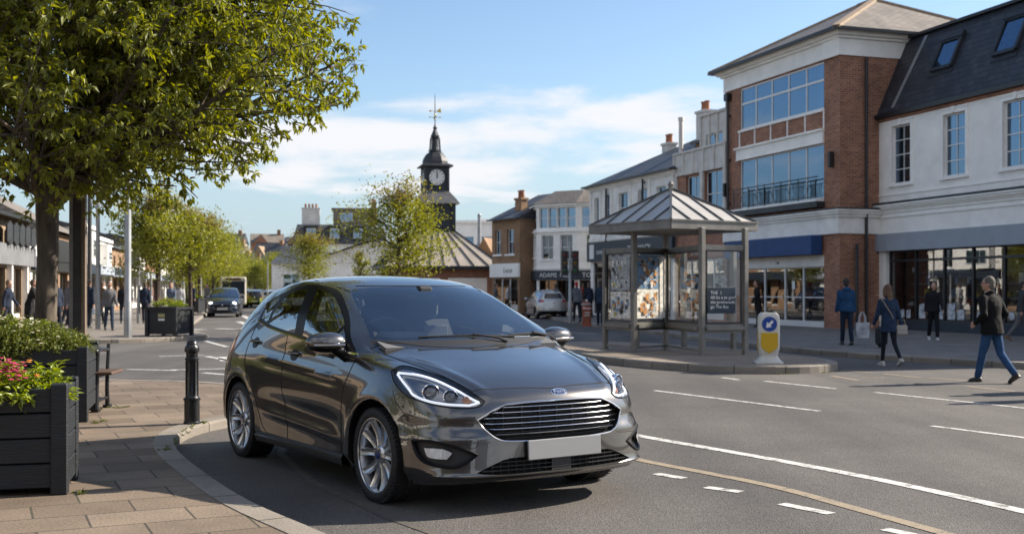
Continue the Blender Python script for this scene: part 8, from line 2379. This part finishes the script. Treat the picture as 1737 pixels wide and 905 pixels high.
def small_car(name, loc, rz, scale, paint, lab, lights_on=False, plate=(.5,.5,.48), group=None):
    me = dense_body(2); root = empty(name, loc, rz); root.scale = scale; tag(root, lab, 'car', group)
    for v in me.vertices: v.co.x += 0
    bm = bmesh.new(); bm.from_mesh(me); bm.normal_update(); tree = BVHTree.FromBMesh(bm); lay = bm.faces.layers.int.new('pid')
    X, Y, Z = (1,0,0), (0,1,0), (0,0,1)
    for wx, r in ((.02,.37), (-2.455,.37)):
        knife(bm, lay, 16, [(wx+r*cos(pi*k/12), .305+r*sin(pi*k/12)) for k in range(13)]+[(wx-r,.05),(wx+r,.05)], X, Z, lambda c, n: abs(c.y) > .48)
    side = lambda c, n: abs(c.y) > .48 and abs(n.y) > .12
    knife(bm, lay, 2, [(-.50,1.0),(-.76,1.215),(-1.04,1.345),(-1.38,1.405),(-1.36,1.06)], X, Z, side)
    knife(bm, lay, 3, [(-1.44,1.06),(-1.46,1.405),(-1.9,1.38),(-2.3,1.30),(-2.40,1.15)], X, Z, side)
    ws = [(-.68,1.05),(.68,1.05),(.52,1.38),(.30,1.415),(-.30,1.415),(-.52,1.38)]; knife(bm, lay, 1, ws, Y, Z, lambda c, n: -1.35 < c.x < .25 and n.x > .12 and c.z > .97)
    knife(bm, lay, 5, [(-.50,1.06),(.50,1.06),(.42,1.33),(-.42,1.33)], Y, Z, lambda c, n: c.x < -2.7 and n.x < -.2)
    fr = lambda c, n: c.x > .3 and n.x > .1
    for s in (-1,1): knife(bm, lay, 6, [(s*.44,.66),(s*.76,.70),(s*.78,.80),(s*.60,.78),(s*.44,.72)], Y, Z, fr)
    knife(bm, lay, 7, [(-.40,.50),(.40,.50),(.46,.64),(-.46,.64)], Y, Z, fr); knife(bm, lay, 8, [(-.55,.25),(.55,.25),(.45,.36),(-.45,.36)], Y, Z, fr)
    rr_ = lambda c, n: c.x < -2.6 and n.x < -.05
    for s in (-1,1): knife(bm, lay, 11, [(s*.50,.86),(s*.80,.86),(s*.76,1.0),(s*.54,1.0)], Y, Z, rr_)
    knife(bm, lay, 12, [(-.80,.20),(.80,.20),(.80,.42),(-.80,.42)], Y, Z, rr_)
    bm.verts.index_update(); bm.normal_update()
    split_out(bm, lay, 0, 'body', paint, root)
    split_out(bm, lay, 1, 'windscreen', M_priv, root); split_out(bm, lay, 5, 'rear_screen', mat('dark_rear_glass', (.008,.012,.02), .12, 0, coat=.3), root)
    for s in (-1,1):
        split_out(bm, lay, 2, 'front_window', M_priv, root, s); split_out(bm, lay, 3, 'rear_window', M_priv, root, s)
        hl = split_out(bm, lay, 6, 'headlight', M_lampin, root, s, depth=(-.03,0,0)); split_out(bm, lay, 6, 'lens', M_lens, hl, s)
        if lights_on:
            h = tree.ray_cast(Vector((3,s*.60,.72)), Vector((-1,0,0)))[0]; MB().ball((h.x-.02,s*.60,.73),(.04,.10,.06)).build('bulb', mat('headlight_bulb', (.9,.88,.8), .3, emit=((1,.93,.8), 3.0)), hl)
        split_out(bm, lay, 11, 'tail_light', M_red, root, s)
        m = MB().ball((-.58,s*.98,1.03),(.07,.11,.075),12,8); m.tube([(-.5,s*.82,.97),(-.55,s*.92,1.0)],.03,6); m.build('door_mirror', paint, root, smooth=True)
        for wx in (0,-2.49): small_wheel(root, wx, .74*s)
    split_out(bm, lay, 7, 'grille', M_black, root); split_out(bm, lay, 8, 'lower_grille', M_black, root); split_out(bm, lay, 12, 'rear_bumper_insert', M_black, root)
    h = tree.ray_cast(Vector((3,0,.43)), Vector((-1,0,0)))[0]; pm = mat('plate_pale', plate, .5)
    MB().bbox(h.x,h.x+.02,-.26,.26,.38,.49,.004).build('number_plate', pm, root)
    h = tree.ray_cast(Vector((-5,0,.5)), Vector((1,0,0)))[0]; MB().bbox(h.x-.03,h.x,-.26,.26,.46,.57,.004).build('number_plate', pm, root)
    MB().ball((.80,0,.62),(.02,.05,.05)).build('badge', M_chrome, root); MB().ball((-3.19,0,.86),(.03,.06,.05)).build('badge', M_chrome, root)
    MB().box(-2.9,.3,-.72,.72,.22,.55).build('underbody', M_liner, root)
    s_ = MB()
    for y in (-.34,.34): s_.bbox(-1.62,-1.45,y-.22,y+.22,.6,1.08,.04).bbox(-1.68,-1.6,y-.12,y+.12,1.12,1.28,.03)
    s_.build('seats', M_cloth, root); MB().box(-.8,-.3,-.64,.64,.7,1.0).build('dashboard', M_plast, root)
    bm.free(); return root
PT_navy = mat('paint_dark_navy', (.012,.018,.032), .25, .5, coat=1)
PT_silver = mat('paint_silver', (.42,.43,.44), .3, .7, coat=1)
PT_white = mat('paint_white', (.55,.55,.55), .3, 0, coat=1); PT_red = mat('paint_red', (.25,.02,.02), .3, 0, coat=1); PT_blue = mat('paint_blue', (.02,.05,.14), .3, .2, coat=1); PT_black = mat('paint_black', (.012,.012,.013), .3, 0, coat=1); PT_grey = mat('paint_mid_grey', (.12,.125,.13), .3, .5, coat=1)
d0 = F_PX*1.5/48
carN = small_car('oncoming_car', ((374-CX)*d0/F_PX, d0+.6, 0), radians(-80), (1,1.0,1.05), PT_navy, 'dark navy hatchback with headlights coming towards us on the left carriageway', lights_on=True)
d1 = F_PX*1.5/51
carS = small_car('silver_car', ((905-CX)*d1/F_PX, d1+2.6, 0), radians(86), (.92,.92,.97), PT_silver, 'silver hatchback seen from behind driving away beside the far shops')
carS.location = ((918-CX)*(d1+2.2)/F_PX, d1+3.0, 0); carS.rotation_euler = (0,0,radians(101))
far_c = [(440,96,PT_black,'dark',95,'behind the bus, nearest the lane'), (458,100,PT_grey,'grey',90,'third of the far queue'), (478,92,PT_silver,'silver',80,'nearest on the right of the far queue'),
         (428,112,PT_blue,'blue',95,'fourth far car, deep in the queue'), (466,118,PT_white,'white',95,'in the middle of the far car park'), (486,112,PT_black,'black',70,'at the right end of the far queue'), (448,132,PT_red,'red',95,'far down the road centre'),
         (436,150,PT_silver,'silver',95,'farthest, at the end of the road'), (474,140,PT_grey,'grey',95,'behind the white one in the far car park')]
for px, d, pt, cn, rz, ex in far_c:
    c = copy_tree(carS); c.location = ((px-CX)*d/F_PX, d, 0); c.rotation_euler = (0,0,radians(rz+(180 if px in (458,466,436) else 0)))
    tag(c, '%s car %s' % (cn, ex.replace(' of the hero car','').replace('just above the roof line','in view over the foreground roof')), 'car', 'cars queued far down the road'); recolor(c, {'paint_silver': pt})
    c.name = 'far_car'
def bus():
    d = 88; R = empty('bus', ((396-CX)*d/F_PX, d, 0), radians(-77)); tag(R, 'bus with dark windscreen and lime green flank coming towards us behind the navy car', 'bus')
    W = .98; Lg = 7.5; H = 2.45
    G1 = mat('bus_cream', (.45,.42,.36), .4); G2 = mat('bus_lime', (.36,.42,.03), .4)
    m = MB().bbox(-Lg,0,-W,W,.3,H,.12); m.build('body', G1, R); MB().box(-Lg+.1,-.15,-W-.01,W+.01,.32,1.15).build('lower_side_panel', G2, R)
    MB().bbox(-.02,.015,-W+.14,W-.14,1.12,H-.34,.02).build('windscreen', mat('bus_glass', (.02,.03,.045), .1, 0, coat=.5), R); MB().bbox(-.02,.02,-.5,.5,.55,.85,.02).build('front_panel', G2, R)
    MB().box(.0,.03,-.55,.55,H-.27,H-.08).build('destination_blind', mat('blind_amber', (.10,.05,.02), .5), R)
    for s in (-1,1):
        for k in range(6): MB().box(-1.4-k*1.0,-.55-k*1.0,s*(W+.012)-.005,s*(W+.012)+.005,1.2,2.1).build('window', M_black, R)
        MB().box(-.01,.025,s*.65-.12,s*.65+.12,.5,.66).build('headlight', M_lens, R)
        for x in (-1.4,-5.6): small_wheel(R, x, s*.85, .42, .24)
        MB().bar((-.1,s*W,2.2),(.25,s*(W+.2),2.1),.04,.04).bar((.25,s*(W+.2),2.1),(.25,s*(W+.2),1.7),.12,.12).build('mirror', M_black, R)
bus()
